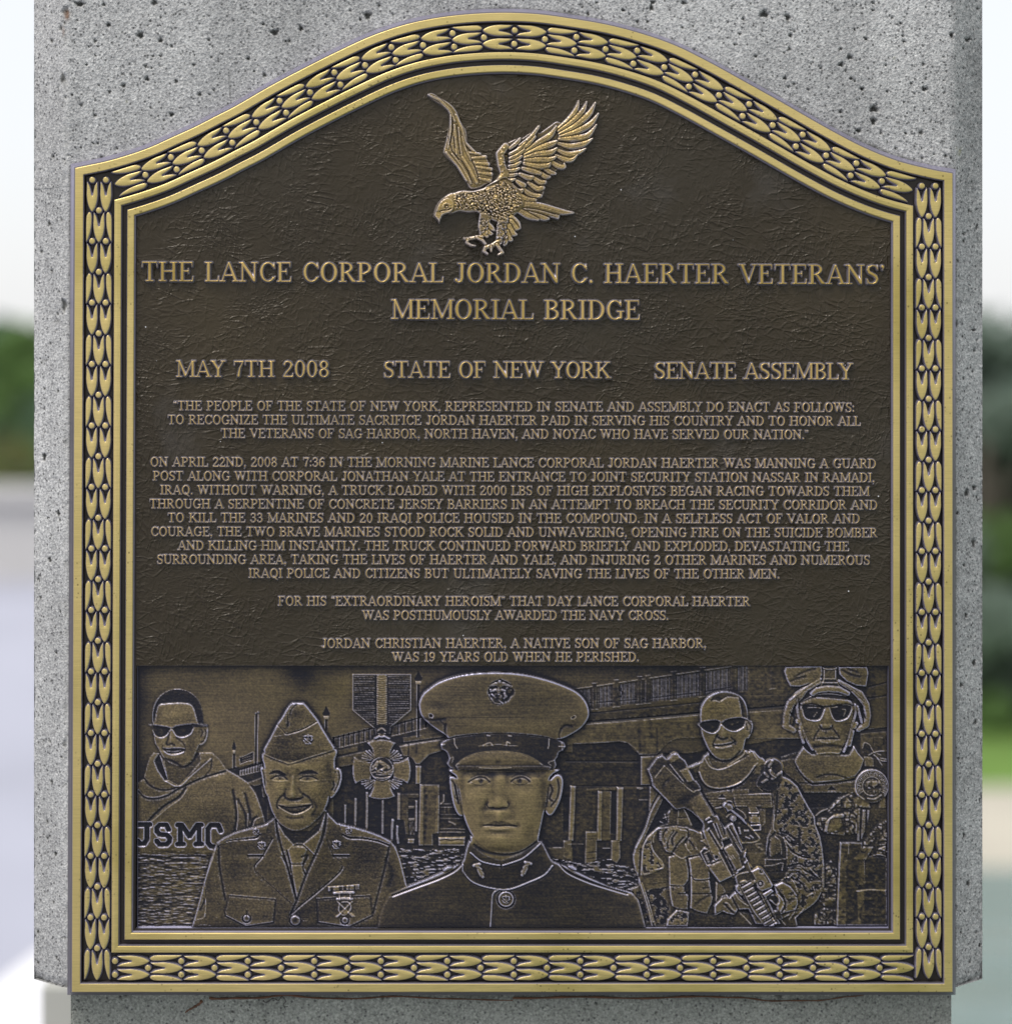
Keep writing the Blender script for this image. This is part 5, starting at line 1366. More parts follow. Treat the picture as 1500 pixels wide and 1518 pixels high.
# head
head = ('O 1039.5 1073 1039 1057 1042 1046 1050 1035.5 1061 1029 1074 1026.5 1087 1028.5 1100 1034.5 1107 1044 1110 1057 1110.5 1068 1116.5 1072 1117.5 1082 1112 1096 1107.5 1098 1104 1112 1098 1120 1088 1127 1078 1130 1068 1129 1058 1122 1050 1111 1046 1102 1041.5 1090')
Fl(head, RIF, 7.0, .50, dome=1.8, R=8)
Fl('F 1165 330 1190 288 1270 256 1340 262 1400 290 1370 300 1300 296 1240 330 1200 322', RIF, 6.4, .20); Fl('G 95 315 135 360 168 430 178 515 160 515 130 500 120 430', RIF, 6.0, .14)
Fl('F 1065 522 1110 497 1200 486 1238 502 1226 558 1190 586 1140 578 1095 552', RIF, 6.0, .06); Fl('F 1256 515 1300 480 1390 466 1440 480 1425 540 1370 570 1320 566 1280 545', RIF, 6.0, .06)
Rr('F 1065 524 1095 555 1140 582 1192 590 1228 560 1242 530 1258 525 1285 550 1322 570 1372 574 1428 545', .8, 1.9, .9); Rr('F 1062 520 1110 494 1200 482 1245 498 1300 476 1390 462 1450 476', 1.0, 1, .06)
G('G 130 530 180 540 215 560', 1.5, -.8, .06); G('G 185 560 210 590 200 660', 1.2, -1.6, .12); G('G 165 570 175 620', 1.2, -1.2, .15)
for x, y in ((1150, 520), (1180, 545), (1340, 520), (1380, 500)): cv.blob(*z('F %d %d' % (x, y))[0], 2.5, 2, dt=.22, dh=.3)
cv.blob(*z('F 1262 575')[0], 3.5, 10, dh=1.6, dt=.1); G('F 1212 615 1240 632 1270 640 1298 628', 1.5, -1.7, .08); G('F 1222 600 1200 640 1182 680 1192 705', 1.3, -1.2, .15); G('F 1330 625 1362 655 1362 680', 1.2, -1, .18)
G('F 1192 692 1250 688 1320 678 1362 660', 1.3, -2.2, .04); Rr('F 1205 705 1260 710 1330 695', 1.2, 1.0, .68); Rr('F 1200 680 1260 676 1330 662', .8, .8, .62)
cv.blob(*z('F 1130 650')[0], 5, 12, dh=-.3, dt=-.08); cv.blob(*z('G 60 740')[0], 14, 10, dh=-.5, dt=-.16); G('F 1150 740 1190 790 1260 815 1340 800 1400 740', 1.8, -1.6, .06)

# ---- man in the garrison cap
jacket = 'C 10 880 45 770 70 680 100 560 130 450 160 360 178 318 225 285 300 250 400 222 480 205 530 175 560 150 700 120 890 100 920 140 970 190 1080 215 1180 245 1260 275 1320 308 1352 345 1385 440 1425 600 1440 880'
Fl(jacket, CAP, 6.4, .31, 0, dome=1.6, R=14)
Fl('C 565 150 568 240 600 400 640 470 700 685 760 530 825 400 882 250 900 110', CAP, 5.8, .46, 0)
Fl('C 575 180 640 235 700 245 790 240 870 170 840 270 745 330 710 335 680 330 620 280', CAP, 5.0, .22, 0)
Fl('C 572 168 625 265 688 330 605 398 585 300', CAP, 7.4, .50, 0); Fl('C 890 130 850 240 745 325 822 398 862 290', CAP, 7.4, .50, 0)
Fl('C 640 360 680 338 748 340 772 362 738 458 668 458', CAP, 7.8, .52, 0, dome=1, R=4); Fl('C 668 462 742 460 768 512 702 680 664 520', CAP, 7.4, .50, 0)
G('C 668 458 742 458', 1.0, -1.4, .12); G('C 640 370 660 460 690 640', 1.1, -2, .05); G('C 778 400 745 470 762 530', 1.2, -2, .05); G('C 735 410 760 400', 1.5, -1.5, .06)
Rr('C 575 190 605 395 680 332 745 327 822 396', .7, 1, .8)
for s in ('C 568 170 590 300 640 470 700 688', 'C 900 120 880 260 822 405 760 540 706 690 662 790'):
    G(s, 1.4, -2.6, .03); 
for s in ('C 545 290 480 405 430 492 560 625 682 732', 'C 905 300 950 405 1003 485 850 630 740 720 668 785'):
    G(s, 1.0, -1.8, .06); Rr(' '.join([s.split()[0]] + [str(float(v) + (5 if k % 2 else 4)) for k, v in enumerate(s.split()[1:])]), .6, .9, .62)
for s in ('C 386 404 484 404', 'C 946 404 1048 404'):
    G(s, 1.6, -2.4, .02, sm=0); Rr(s.replace('404', '393'), .5, .9, .7, sm=0)
for s in ('C 190 345 215 315 280 298 380 290 440 284 462 262', 'C 1008 265 1050 285 1150 290 1240 308 1310 335'):
    G(s, 1.4, -2.4, .03); Rr(' '.join([s.split()[0]] + [str(float(v) + (8 if k % 2 else 0)) for k, v in enumerate(s.split()[1:])]), .6, 1, .7)
for s in ('C 192 350 198 480 235 690', 'C 1310 345 1290 440 1262 560 1235 660 1205 780'):
    G(s, 1.3, -1.8, .07)
Fl('C 178 318 225 285 300 250 400 222 480 205 520 190 500 250 455 262 430 280 350 290 250 303 190 335', CAP, 8.2, .40, 0); Fl('C 985 195 1080 215 1180 245 1260 275 1320 308 1315 330 1240 300 1150 284 1050 275 1000 255', CAP, 8.2, .40, 0)
Rr('C 1352 345 1385 440 1425 600', 1.0, 1.0, .9); Rr('C 45 770 70 680 105 550 150 430 170 360', .9, 1.0, .8); G('C 1290 420 1330 520 1300 600', 3, -.8, .2)
for s in ('C 232 760 258 656 400 668 565 682 550 835 372 862 238 792', 'C 835 680 1010 668 1185 658 1200 790 1045 866 845 835'):
    Fl(s, CAP, 8.6, .32, 0); P_ = z(s, 0); cv.line(np.vstack([P_, P_[:1]]), .7, .8, .75)
    cv.line(np.vstack([P_, P_[:1]]) + np.array([0, 1.6]), 1.2, -1.4, .04)
for x, y, r in ((375, 812, 5.2), (695, 825, 7.6), (1020, 825, 4.8)):
    p = z('C %d %d' % (x, y))[0]; cv.disc(p[0], p[1] + .8, r + 1.4, i=CAP, h=5.5, t=.04); cv.disc(*p, r, i=CAP, h=9.4, t=.32, dome=1.2, R=3)
    cv.blob(p[0], p[1], r * .5, r * .5, dh=-.8, dt=-.2); cv.line(np.array([[p[0] - r * .7, p[1] - r * .5], [p[0], p[1] - r * .85], [p[0] + r * .7, p[1] - r * .4]]), .7, 1, .8)
G('C 378 765 378 800', .9, -1.5, .05); Rr('C 745 815 775 815 775 828 745 830', .5, .6, .5, sm=0)
def ega(x, y, s, i, h, seed, t=.5):
    """eagle, globe and anchor device"""
    r_ = np.random.RandomState(seed)
    cv.disc(x, y + s * .15, s * .98, i=i, h=h - 1.4, t=.06, bev=1.5)
    cv.disc(x - s * .08, y + s * .3, s * .55, i=i, h=h, t=t - .1, dome=1.2, R=s * .3)
    cv.stroke(np.array([[x - s * .9, y - s * .45, s * .10], [x - s * .3, y - s * .62, s * .16], [x, y - s * .5, s * .2], [x + s * .35, y - s * .62, s * .16], [x + s * .9, y - s * .45, s * .10]]), i, h, 1.4, t)
    cv.stroke(np.array([[x, y - s * .85, s * .12], [x + s * .02, y - s * .4, s * .18]]), i, h + .2, 1.3, t)
    cv.stroke(np.array([[x + s * .5, y + s * .95, s * .10], [x - s * .75, y - s * .1, s * .10]]), i, h + .6, 1.0, t)
    cv.stroke(np.array([[x - s * .85, y + s * .35, s * .12], [x - s * .5, y + s * .9, s * .14], [x + s * .2, y + s * 1.0, s * .10]]), i, h, 1.2, t)
    cv.stroke(np.array([[x + s * .7, y - s * .2, s * .16], [x + s * .85, y + s * .1, s * .16], [x + s * .6, y + s * .35, s * .1]]), i, h, 1.3, t)
    for k in range(5):
        cv.blob(x + (r_.rand() - .5) * s * .8, y + s * .2 + (r_.rand() - .5) * s * .8, s * .16, s * .12, dh=-1.0, dt=-.2)
for x, y, s_ in ((475, 330, 6.2), (965, 325, 6.6), (437, 240, 5), (1045, 235, 5)):
    p = z('C %d %d' % (x, y))[0]; ega(p[0], p[1], s_, CAP, 8.6, x)
Fl('C 910 606 1115 590 1115 622 912 634', CAP, 9.0, .12, 0)
for k, (a, b, t) in enumerate(((912, 924, .5), (944, 980, .55), (1002, 1010, .5), (1030, 1044, .5), (1052, 1078, .5), (1092, 1098, .55), (1104, 1112, .4))):
    Fl('C %d %f %d %f %d %f %d %f' % (a, 607 - (a - 910) * .08, b, 607 - (b - 910) * .08, b, 632 - (b - 910) * .06, a, 633 - (a - 910) * .06), CAP, 10, t, 0, bev=1.0)
Rr('C 908 606 1116 590', .6, 1, .85, sm=0)
for s in ('C 950 645 9 1015 640 10 1075 642 9', 'C 970 685 9 1020 680 10 1065 684 9'):
    cv.stroke(z3(s), CAP, 9.4, 2, .62)
for s in ('C 985 650 985 690', 'C 1055 650 1055 690', 'C 970 700 1070 800', 'C 1068 700 970 800', 'C 985 715 980 760 1010 790 1045 770 1060 735 1040 705 1000 705'):
    Rr(s, 1.0, 2.0, .7)
cv.disc(*z('C 1022 770')[0], 3.4, i=CAP, h=10.2, t=.5, dome=.8)
for s in ('C 965 800 985 785', 'C 1062 780 1082 798'): Rr(s, 1.4, 1.8, .8)
cv.blob(*z('C 186 806')[0], 4, 4, dh=.8, dt=.12); Rr('C 40 825 90 810 105 780', .6, 1, .8); G('C 95 600 100 690 70 760', 1.2, -1.5, .06); Rr('C 100 600 96 640 108 720 100 800', .7, 1, .7)
Rr('C 60 860 90 855 140 862', .5, .8, .5)
# head
Fl('B 740 1012 755 975 785 964 812 985 822 1040 812 1100 790 1160 745 1222 712 1225 705 1100', CAP, 7.4, .48, dome=.8, R=3)
Fl('B 92 968 118 960 135 1000 150 1090 160 1210 140 1195 118 1120 105 1040', CAP, 7.2, .46)
G('B 790 1000 800 1050 785 1110 755 1170', 1.1, -2.0, .08); G('B 735 1040 745 1010 765 1000', 1.0, -1.8, .08); G('B 740 1080 750 1120 735 1160', 1.3, -1.6, .12); G('B 112 985 125 1040 135 1120', 1.0, -1.5, .12)
face = 'B 122 826 126 960 138 1080 152 1200 185 1330 225 1410 290 1480 395 1525 500 1500 580 1440 645 1370 690 1290 712 1200 735 1100 757 1000 758 900 748 790 365 850'
Fl(face, CAP, 8.0, .53, dome=2.2, R=7)
cap = 'B 118 802 180 690 245 562 275 525 320 445 352 398 376 382 480 382 502 400 550 460 602 525 655 620 710 710 757 780 748 797 560 850 365 914 300 900 210 868 130 832'
Fl(cap, CAP, 9.4, .38, 0, dome=1, R=5)
G('B 240 575 280 615 320 655 380 645 480 612 600 545', .9, -1.6, .1, sm=2); Rr('B 242 582 284 622 322 663 382 653 482 620 602 552', .7, 1.0, .75); Rr('B 215 680 320 664', .6, .8, .6, sm=0)
G('B 420 392 372 430 348 500 335 590', 1.5, -1.8, .08); Rr('B 400 392 355 450 345 540', .7, 1, .7)
for x, y, rx, ry, a in ((400, 480, 9, 6, -.13), (300, 750, 14, 8, -.15), (230, 640, 7, 6, -.1), (480, 580, 12, 6, .1), (600, 680, 10, 10, .1), (250, 850, 18, 5, -.16), (450, 850, 18, 5, -.14), (560, 540, 8, 8, -.06), (680, 780, 12, 4, .1)):
    cv.blob(*z('B %d %d' % (x, y))[0], rx, ry, dt=a, dh=a * 2)
p = z('B 520 700')[0]; ega(p[0], p[1], 7.6, CAP, 10.6, 99, .42)
Rr('B 130 838 210 875 300 905 365 918 560 856 745 800', .8, 1.0, .75); G('B 128 850 210 885 300 915 365 930 560 868 748 812', 1.4, -.9, .3)
# facial features
Fl('B 172 1018 205 988 262 984 322 1022 300 1034 235 1012', CAP, 8.6, .10); Fl('B 432 1022 470 990 555 982 612 1016 560 1014 480 1016', CAP, 8.6, .10)
for s in ('B 188 1062 240 1036 295 1036 335 1066', 'B 440 1062 490 1038 560 1042 606 1066'):
    G(s, 1.0, -1.8, .06)
for s in ('B 205 1072 260 1080 330 1076', 'B 452 1072 520 1082 600 1070'):
    Rr(s, .9, 1.1, .8)
for x, y in ((262, 1055), (510, 1056)):
    cv.blob(*z('B %d %d' % (x, y))[0], 3.8, 2.0, dh=-.8, dt=-.4); cv.blob(*z('B %d %d' % (x - 10, y - 2))[0], 1, 1, dt=.4)
for s in ('B 200 1010 260 1010 320 1050', 'B 450 1030 520 1014 590 1034'):
    G(s, 1.2, -.5, .32)
cv.stroke(z3('B 385 1040 16 380 1120 20 375 1190 26 378 1205 22'), CAP, 10.0, 1.8, .60, e=6, mode='max'); 
G('B 310 1215 330 1236 380 1250 430 1248 470 1222', 1.6, -1.8, .12); G('B 318 1150 312 1200', 2, -.8, .25); G('B 435 1150 470 1200', 1.8, -.8, .28); G('B 400 1240 440 1238', 1.4, -1.5, .04)
Fl('B 252 1294 330 1308 400 1306 470 1298 552 1288 510 1335 440 1368 385 1370 320 1346', CAP, 7.4, .10); Fl('B 300 1316 400 1322 500 1310 460 1345 400 1358 340 1344', CAP, 8.6, .30)
Rr('B 262 1312 330 1352 390 1376 450 1366 520 1330 552 1298', .9, 1.4, .85); Rr('B 270 1288 330 1290 380 1282 460 1284 540 1280', .9, .9, .62)
G('B 305 1195 262 1235 240 1290 250 1320', 1.7, -1.4, .16); G('B 478 1195 530 1230 558 1280 556 1310', 1.7, -1.4, .16); G('B 570 1250 590 1310 560 1380', 2.4, -.8, .3)
for x, y, rx, ry, a in ((700, 950, 6, 14, -.2), (250, 1150, 12, 8, .06), (560, 1150, 12, 9, .05), (420, 960, 22, 6, .05), (640, 1330, 8, 16, -.14), (190, 1300, 6, 16, -.12), (400, 1430, 12, 5, .05), (680, 1180, 7, 18, -.12), (400, 1470, 26, 4, -.1), (380, 1040, 5, 8, -.05)):
    cv.blob(*z('B %d %d' % (x, y))[0], rx, ry, dt=a, dh=a * 4)
G('B 330 1400 400 1412 470 1398', 1.8, -.8, .3)

for x, y, rx, ry, a in ((180, 1110, 7, 10, -.10), (270, 1110, 9, 7, .10), (570, 1130, 10, 8, .10), (330, 1010, 5, 6, -.12), (430, 1000, 4, 6, -.12), (260, 1030, 12, 3, -.08), (530, 1030, 12, 3, -.08), (395, 1240, 14, 3, -.12), (240, 1390, 7, 8, -.14), (600, 1400, 9, 10, -.16),
                        (650, 1080, 7, 10, -.10), (720, 1060, 5, 16, -.14), (400, 890, 34, 4, -.10), (400, 940, 20, 6, .08), (420, 1450, 12, 5, .08), (380, 1190, 5, 5, .10)):
    cv.blob(*z('B %d %d' % (x, y))[0], rx, ry, dt=a, dh=a * 8)
for x, y, rx, ry, a in ((160, 300, 5, 12, -.12), (330, 420, 8, 16, -.10), (190, 450, 5, 6, .1), (310, 450, 6, 6, .1), (260, 560, 12, 5, -.14), (250, 300, 16, 7, .08), (500, 650, 14, 8, .12), (400, 780, 24, 14, .10), (150, 780, 14, 10, -.14), (500, 900, 22, 18, -.10), (300, 850, 22, 12, .05)):
    cv.blob(*z('A %d %d' % (x, y))[0], rx, ry, dt=a, dh=a * 7)
for x, y, rx, ry, a in ((300, 500, 14, 20, -.10), (1150, 420, 16, 18, -.10), (420, 620, 12, 16, .07), (980, 560, 14, 12, .08), (700, 780, 20, 10, -.10), (120, 600, 7, 22, -.16), (1330, 560, 8, 22, -.10), (350, 420, 16, 8, .08), (500, 800, 16, 8, -.08)):
    cv.blob(*z('C %d %d' % (x, y))[0], rx, ry, dt=a, dh=a * 5)

# ---- marine in the peaked cap, centre
body = 'E -8 600 10 500 30 440 55 388 150 348 250 310 330 275 385 248 440 225 458 200 470 140 485 105 870 105 880 140 905 185 935 214 1000 240 1100 290 1230 348 1350 378 1385 420 1400 470 1432 600'
Fl(body, MAR, 8.0, .40, 0)
Fl('E -4 600 14 500 34 446 60 398 80 398 200 352 320 308 400 268 440 232 455 205 470 140 490 105 870 105 885 145 925 215 960 222 1010 272 1120 322 1240 362 1322 388 1350 388 1378 425 1395 475 1426 600', MAR, 9.0, .17, 0, dome=1.4, R=14)
G('E 80 394 200 348 320 304 400 264 442 226', 1.6, -2.8, .02); Rr('E 80 400 200 356 320 312 405 270 446 234', .9, 1.5, .75); G('E 958 220 1010 268 1120 318 1240 358 1322 384', 1.6, -2.8, .02); Rr('E 960 228 1010 278 1120 328 1240 366 1325 390', .9, 1.5, .75)
cv.stroke(z3('E 352 258 7 370 248 10 390 242 6'), MAR, 9.5, 2, .6); cv.stroke(z3('E 1015 238 6 1032 244 10 1050 254 7'), MAR, 9.5, 2, .6)
Fl('D 492 1330 500 1390 600 1462 720 1506 850 1462 1005 1372 1012 1320 900 1300 600 1300', MAR, 9.0, .50, 0)
G('D 520 1390 600 1440 700 1462 800 1462 900 1430 990 1370', 2.2, -1.5, .12)
Fl('E 478 118 485 108 500 162 560 208 652 228 765 192 868 108 880 120 928 220 905 272 810 328 690 360 640 360 525 326 458 262 452 222', MAR, 9.6, .17, 0)
for s in ('E 492 165 545 208 600 224 648 232', 'E 662 232 720 214 780 188 862 118', 'E 450 228 456 270 500 318 580 348 690 360 800 322 882 284 926 234', 'E 598 556 602 500 606 430 612 382 640 360'):
    cv.stroke(np.hstack([z(s, 2), np.full((len(z(s, 2)), 1), 1.15)]), MAR, 10.4, 1.6, .42); G(' '.join([s.split()[0]] + [str(float(v) + (8 if k % 2 else 3)) for k, v in enumerate(s.split()[1:])]), .8, -1.2, .04)
G('E 654 232 656 250', .9, -2, .02)
for (x, y, m) in ((535, 255, 1), (787, 245, -1)):
    for k, (a, b, c, d, r) in enumerate(((-25, -22, 5, -30, 8), (-10, -20, 10, 0, 9), (0, 0, 18, 22, 10), (12, 18, 22, 38, 8), (-2, 5, 10, 30, 6))):
        cv.stroke(z3('E %f %f %f %f %f %f' % (x + m * a, y + b, r, x + m * c, y + d, r)), MAR, 10.4, 2.0, .5)
p = z('E 680 411')[0]
cv.disc(p[0], p[1] + .6, 13.4, i=MAR, h=7.2, t=.03); cv.disc(*p, 11.6, i=MAR, h=11.2, t=.24); a_ = np.linspace(0, 6.3, 30)
cv.line(np.stack([p[0] + 10.6 * np.cos(a_), p[1] + 10.6 * np.sin(a_)], 1), .8, 1.6, .85); ega(p[0], p[1] - .5, 6.2, MAR, 11.6, 5, .45)
# ears
Fl('D 335 892 352 875 378 882 396 905 405 980 422 1060 438 1168 402 1166 372 1110 350 1020', MAR, 8.8, .48, dome=.8, R=3); Fl('D 1100 892 1135 862 1168 864 1190 900 1188 980 1165 1070 1112 1162 1070 1162 1052 1100 1068 940', MAR, 8.8, .48, dome=.8, R=3)
G('D 352 905 372 930 390 1000 405 1080', 1.6, -2, .08); G('D 378 940 385 1000 378 1030 398 1050', 1.2, -1.2, .2); G('D 1150 900 1160 960 1145 1040 1100 1100', 1.4, -2, .08); G('D 1095 940 1110 980 1090 1040 1110 1060', 1.6, -1.8, .12); G('D 1075 960 1068 1040 1062 1100', 1.6, -1.6, .12)
face = 'D 385 815 388 880 402 960 418 1040 438 1160 462 1235 500 1312 560 1378 625 1425 700 1450 800 1452 880 1432 955 1385 1005 1335 1022 1270 1045 1165 1062 1090 1075 980 1090 890 1112 860 1110 815'
Fl(face, MAR, 9.8, .54, dome=2.6, R=9)
# peaked cap
crown = 'D 105 345 112 300 135 255 175 218 260 162 400 116 560 94 740 91 900 106 1050 140 1180 184 1290 236 1355 300 1384 370 1382 430 1345 490 1285 540 1165 596 1050 576 900 558 720 549 560 554 400 571 330 586 300 560 230 515 170 470 122 415'
Fl(crown, MAR, 11.0, .40, dome=2.4, R=8)
for x, y, rx, ry, a in ((250, 340, 20, 5, -.1), (220, 470, 18, 9, -.2), (1230, 500, 16, 8, -.16), (1200, 300, 22, 14, -.06), (700, 480, 60, 9, .08), (450, 400, 30, 8, .04), (1000, 320, 22, 8, -.06), (200, 380, 14, 5, .08), (1100, 490, 16, 6, .04)):
    cv.blob(*z('D %d %d' % (x, y))[0], rx, ry, dt=a, dh=a * 5)
G('D 125 432 200 450 300 440', 1.8, -1.3, .1); G('D 310 480 300 530 312 572', 1.6, -1.4, .15); G('D 270 458 300 490 308 560', 1.2, -1, .2); G('D 1172 520 1160 560 1165 592', 1.4, -1.2, .18); G('D 1175 515 1210 488 1255 500', 1.8, -1.2, .16); G('D 310 430 600 430 900 428', .6, -.4, .3)
Rr('D 122 425 175 480 235 518 306 562', .8, 1.2, .8); cv.disc(*z('D 197 416')[0], 2.2, i=MAR, h=9, t=.05); Rr('D 175 402 200 402 215 420 205 435', .6, 1, .8)
cv.disc(*z('D 1265 428')[0], 2.8, i=MAR, h=12.6, t=.1); Rr('D 1248 436 1255 420 1280 415 1282 430 1262 442 1248 436', .6, .9, .8)
Fl('D 628 192 660 165 700 148 716 138 740 150 770 162 808 190 720 188', MAR, 10.4, .06, 0); Rr('D 636 190 715 186 805 192', .6, 1.2, .85, sm=0)
ega(*z('D 712 232')[0], 17.5, MAR, 12.2, 21, .30); ega(*z('D 705 262')[0], 13, MAR, 12.4, 22, .34)
cv.disc(*z('D 790 238')[0], 6.5, i=MAR, h=11.4, t=.07, bev=2.2); cv.blob(*z('D 785 235')[0], 3, 3, dh=1.2, dt=.2); cv.blob(*z('D 800 222')[0], 2, 2, dh=1, dt=.2)
for k in range(26):
    a = rng.rand() * 6.28; r = rng.rand() * 17
    cv.blob(600 + 705 / 5.0586 + r * math.cos(a), 980 + 262 / 5.0586 + r * .8 * math.sin(a), 1.5, 1.2, dh=(rng.rand() - .5) * 2.5, dt=(rng.rand() - .5) * .35)
band = 'D 268 630 290 608 330 590 400 572 560 554 720 548 900 558 1050 576 1160 600 1195 615 1212 648 1190 680 1160 695 1150 730 1132 752 1142 790 1135 810 1108 828 900 824 600 824 400 828 340 812 315 782 332 740 318 700 300 682 276 672'
Fl(band, MAR, 10.2, .10, 0)
Fl('D 385 788 440 742 520 706 620 690 760 688 880 704 970 740 1040 788', MAR, 11.6, .36, 0, dome=2.0, R=10)
Rr('D 385 788 440 740 520 704 620 687 760 686 880 702 970 738 1040 788', .7, .8, .5)
Fl('D 380 792 1050 792 1100 800 1090 826 400 826', MAR, 12.4, .14, 0); Rr('D 400 828 560 832 760 836 960 832 1105 828', .7, 1.0, .6); Rr('D 560 806 680 812 800 806', .7, .9, .75)
G('D 600 556 610 600 600 640', 1.5, -.4, .28); Rr('D 590 640 640 620 660 640', .9, 1.4, .6); Rr('D 765 640 770 615 790 625', 1.1, 1.6, .7); Rr('D 620 565 640 568', 1.0, 1.5, .6); Rr('D 780 568 800 570', 1.0, 1.5, .6); Rr('D 555 645 620 642 700 632 790 642 850 645', .6, .9, .5)
Rr('D 372 592 376 630 395 662', .7, 1.4, .75); Rr('D 1085 592 1082 640 1075 665', .7, 1.4, .75); Rr('D 275 640 298 632', 1.2, 1.5, .7); Rr('D 1160 648 1205 650', 1.0, 1.5, .7); Rr('D 1180 620 1185 680', .7, 1.2, .6)
cv.blob(*z('D 700 765')[0], 4, 3, dt=-.22, dh=-.8); cv.blob(*z('D 900 755')[0], 6, 4, dt=.06)
for s in ('D 335 740 365 730 355 770', 'D 1130 750 1080 770 1100 790'): Rr(s, .7, 1, .5)
# features: modelled with soft hollows and swellings, then the sharp lids, nostrils and lip line
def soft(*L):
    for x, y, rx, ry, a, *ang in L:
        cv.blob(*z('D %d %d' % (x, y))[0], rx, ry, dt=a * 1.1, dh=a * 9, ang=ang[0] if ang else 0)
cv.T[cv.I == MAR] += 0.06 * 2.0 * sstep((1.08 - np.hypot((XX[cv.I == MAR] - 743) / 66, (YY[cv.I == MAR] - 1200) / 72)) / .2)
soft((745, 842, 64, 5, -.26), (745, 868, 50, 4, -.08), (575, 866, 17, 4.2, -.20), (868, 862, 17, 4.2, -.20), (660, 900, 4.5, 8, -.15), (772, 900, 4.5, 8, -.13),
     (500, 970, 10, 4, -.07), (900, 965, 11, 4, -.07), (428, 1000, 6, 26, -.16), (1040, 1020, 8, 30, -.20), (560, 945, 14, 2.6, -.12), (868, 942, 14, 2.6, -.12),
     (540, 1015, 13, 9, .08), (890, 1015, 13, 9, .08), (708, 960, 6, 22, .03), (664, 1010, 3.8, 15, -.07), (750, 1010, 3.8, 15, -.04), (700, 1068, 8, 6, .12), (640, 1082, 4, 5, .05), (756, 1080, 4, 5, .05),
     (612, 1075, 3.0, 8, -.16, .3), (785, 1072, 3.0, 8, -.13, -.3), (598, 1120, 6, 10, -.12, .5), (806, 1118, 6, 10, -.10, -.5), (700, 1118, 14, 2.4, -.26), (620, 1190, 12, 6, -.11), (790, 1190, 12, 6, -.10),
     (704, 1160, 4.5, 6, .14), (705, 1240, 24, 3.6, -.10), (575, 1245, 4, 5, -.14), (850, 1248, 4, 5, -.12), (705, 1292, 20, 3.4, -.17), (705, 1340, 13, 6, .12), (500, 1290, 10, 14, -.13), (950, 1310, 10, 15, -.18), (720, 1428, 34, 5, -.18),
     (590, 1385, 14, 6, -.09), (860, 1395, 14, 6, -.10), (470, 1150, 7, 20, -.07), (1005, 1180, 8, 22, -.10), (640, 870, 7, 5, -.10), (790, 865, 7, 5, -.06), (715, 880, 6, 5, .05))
for s, q in (('D 500 910 532 893 565 888 600 892 630 912 600 926 560 930 525 924', (572, 905)), ('D 812 910 845 892 880 888 908 896 926 912 895 926 858 930 832 922', (862, 905))):
    Fl(s, MAR, 11.4, .54); x, y = z('D %d %d' % q)[0]
    cv.disc(x, y, 4.1, i=MAR, h=10.8, t=.26, bev=1.4); cv.disc(x, y, 2.3, i=MAR, h=9.6, t=.02, bev=1.4); cv.blob(x - 1.6, y - 1.4, .9, .9, dt=.9)
for s in ('D 480 916 500 903 530 888 570 881 608 888 638 914', 'D 800 912 822 894 848 886 882 881 915 891 940 914'): G(s, 1.25, -2.2, .03)
for s in ('D 505 924 530 934 565 938 605 930 632 916', 'D 812 916 840 932 870 936 905 930 928 917'): G(s, .7, -.7, .26)
for s in ('D 500 884 540 866 600 864 640 882', 'D 805 880 850 862 905 866 945 886'): G(s, 1.0, -.7, .26)
for s in ('D 440 862 490 838 560 832 640 850', 'D 795 845 870 830 950 840 1010 868'): G(s, 2.4, -.5, .33)
G('D 628 1066 618 1085 630 1108 645 1110', .9, -1.0, .20); G('D 772 1064 782 1084 772 1106 758 1108', .9, -1.0, .22)
for x, y in ((658, 1110), (740, 1108)): cv.blob(*z('D %d %d' % (x, y))[0], 3.3, 1.5, dh=-2.0, dt=-.42)
Fl('D 596 1240 640 1222 680 1208 703 1214 728 1208 780 1222 836 1242 780 1246 700 1244 640 1246', MAR, 11.4, .36)
G('D 592 1243 640 1240 690 1245 740 1243 790 1243 842 1248', 1.0, -2.4, .02); cv.stroke(z3('D 645 1266 8 700 1270 13 775 1266 8'), MAR, 12.0, 1.0, .60, e=4, mode='max')
G('D 420 1100 440 1200 480 1290', 2.2, -.4, .3); G('D 1050 1080 1030 1200 1000 1300', 2.6, -.5, .24)

# textures: ripples, cloth grain, pebbly skin, sky casting marks
rip = vnoise(cv.H.shape, 9, 2.2, 31, 3); rip2 = vnoise(cv.H.shape, 11, 2.0, 32, 3); fin = vnoise(cv.H.shape, 1.6, 1.6, 33, 1); med = vnoise(cv.H.shape, 5, 4, 34, 3); hz = vnoise(cv.H.shape, 40, 1.3, 35, 2); big = vnoise(cv.H.shape, 90, 60, 36, 3)
m = np.isin(cv.I, (RIV, 51, 52))
lf = XX[m] < 400
cv.H[m] += np.where(lf, (rip2[m] - .5) * 4.5, sstep((rip[m] - .5) / .16) * 2.0); cv.T[m] += np.where(lf, (rip2[m] - .5) * .7 + .10, (rip[m] - .5) * .9)
m = (cv.I == HOO) & (YY > 1255); w_ = sstep((YY[m] - 1255) / 25)
cv.H[m] += w_ * (rip2[m] - .5) * 4.5; cv.T[m] += w_ * ((rip2[m] - .5) * .7 - .10)
cv.H += (fin - .5) * .28 + (hz - .5) * .25
cv.T += (fin - .5) * .14 + (hz - .5) * .14 + (big - .5) * .30 + (med - .5) * .10
m = np.isin(cv.I, (CAP, RIF, HEL, MED, HOO)); cv.H[m] += (fin[m] - .5) * .45
m = (cv.I >= 100) | (cv.I == BRI); cv.T[m] += (med[m] - .5) * .28; cv.H[m] += (med[m] - .5) * .5
m = (cv.I == HEL) | (cv.I == RIF); cv.T[m] += (med[m] - .5) * .14
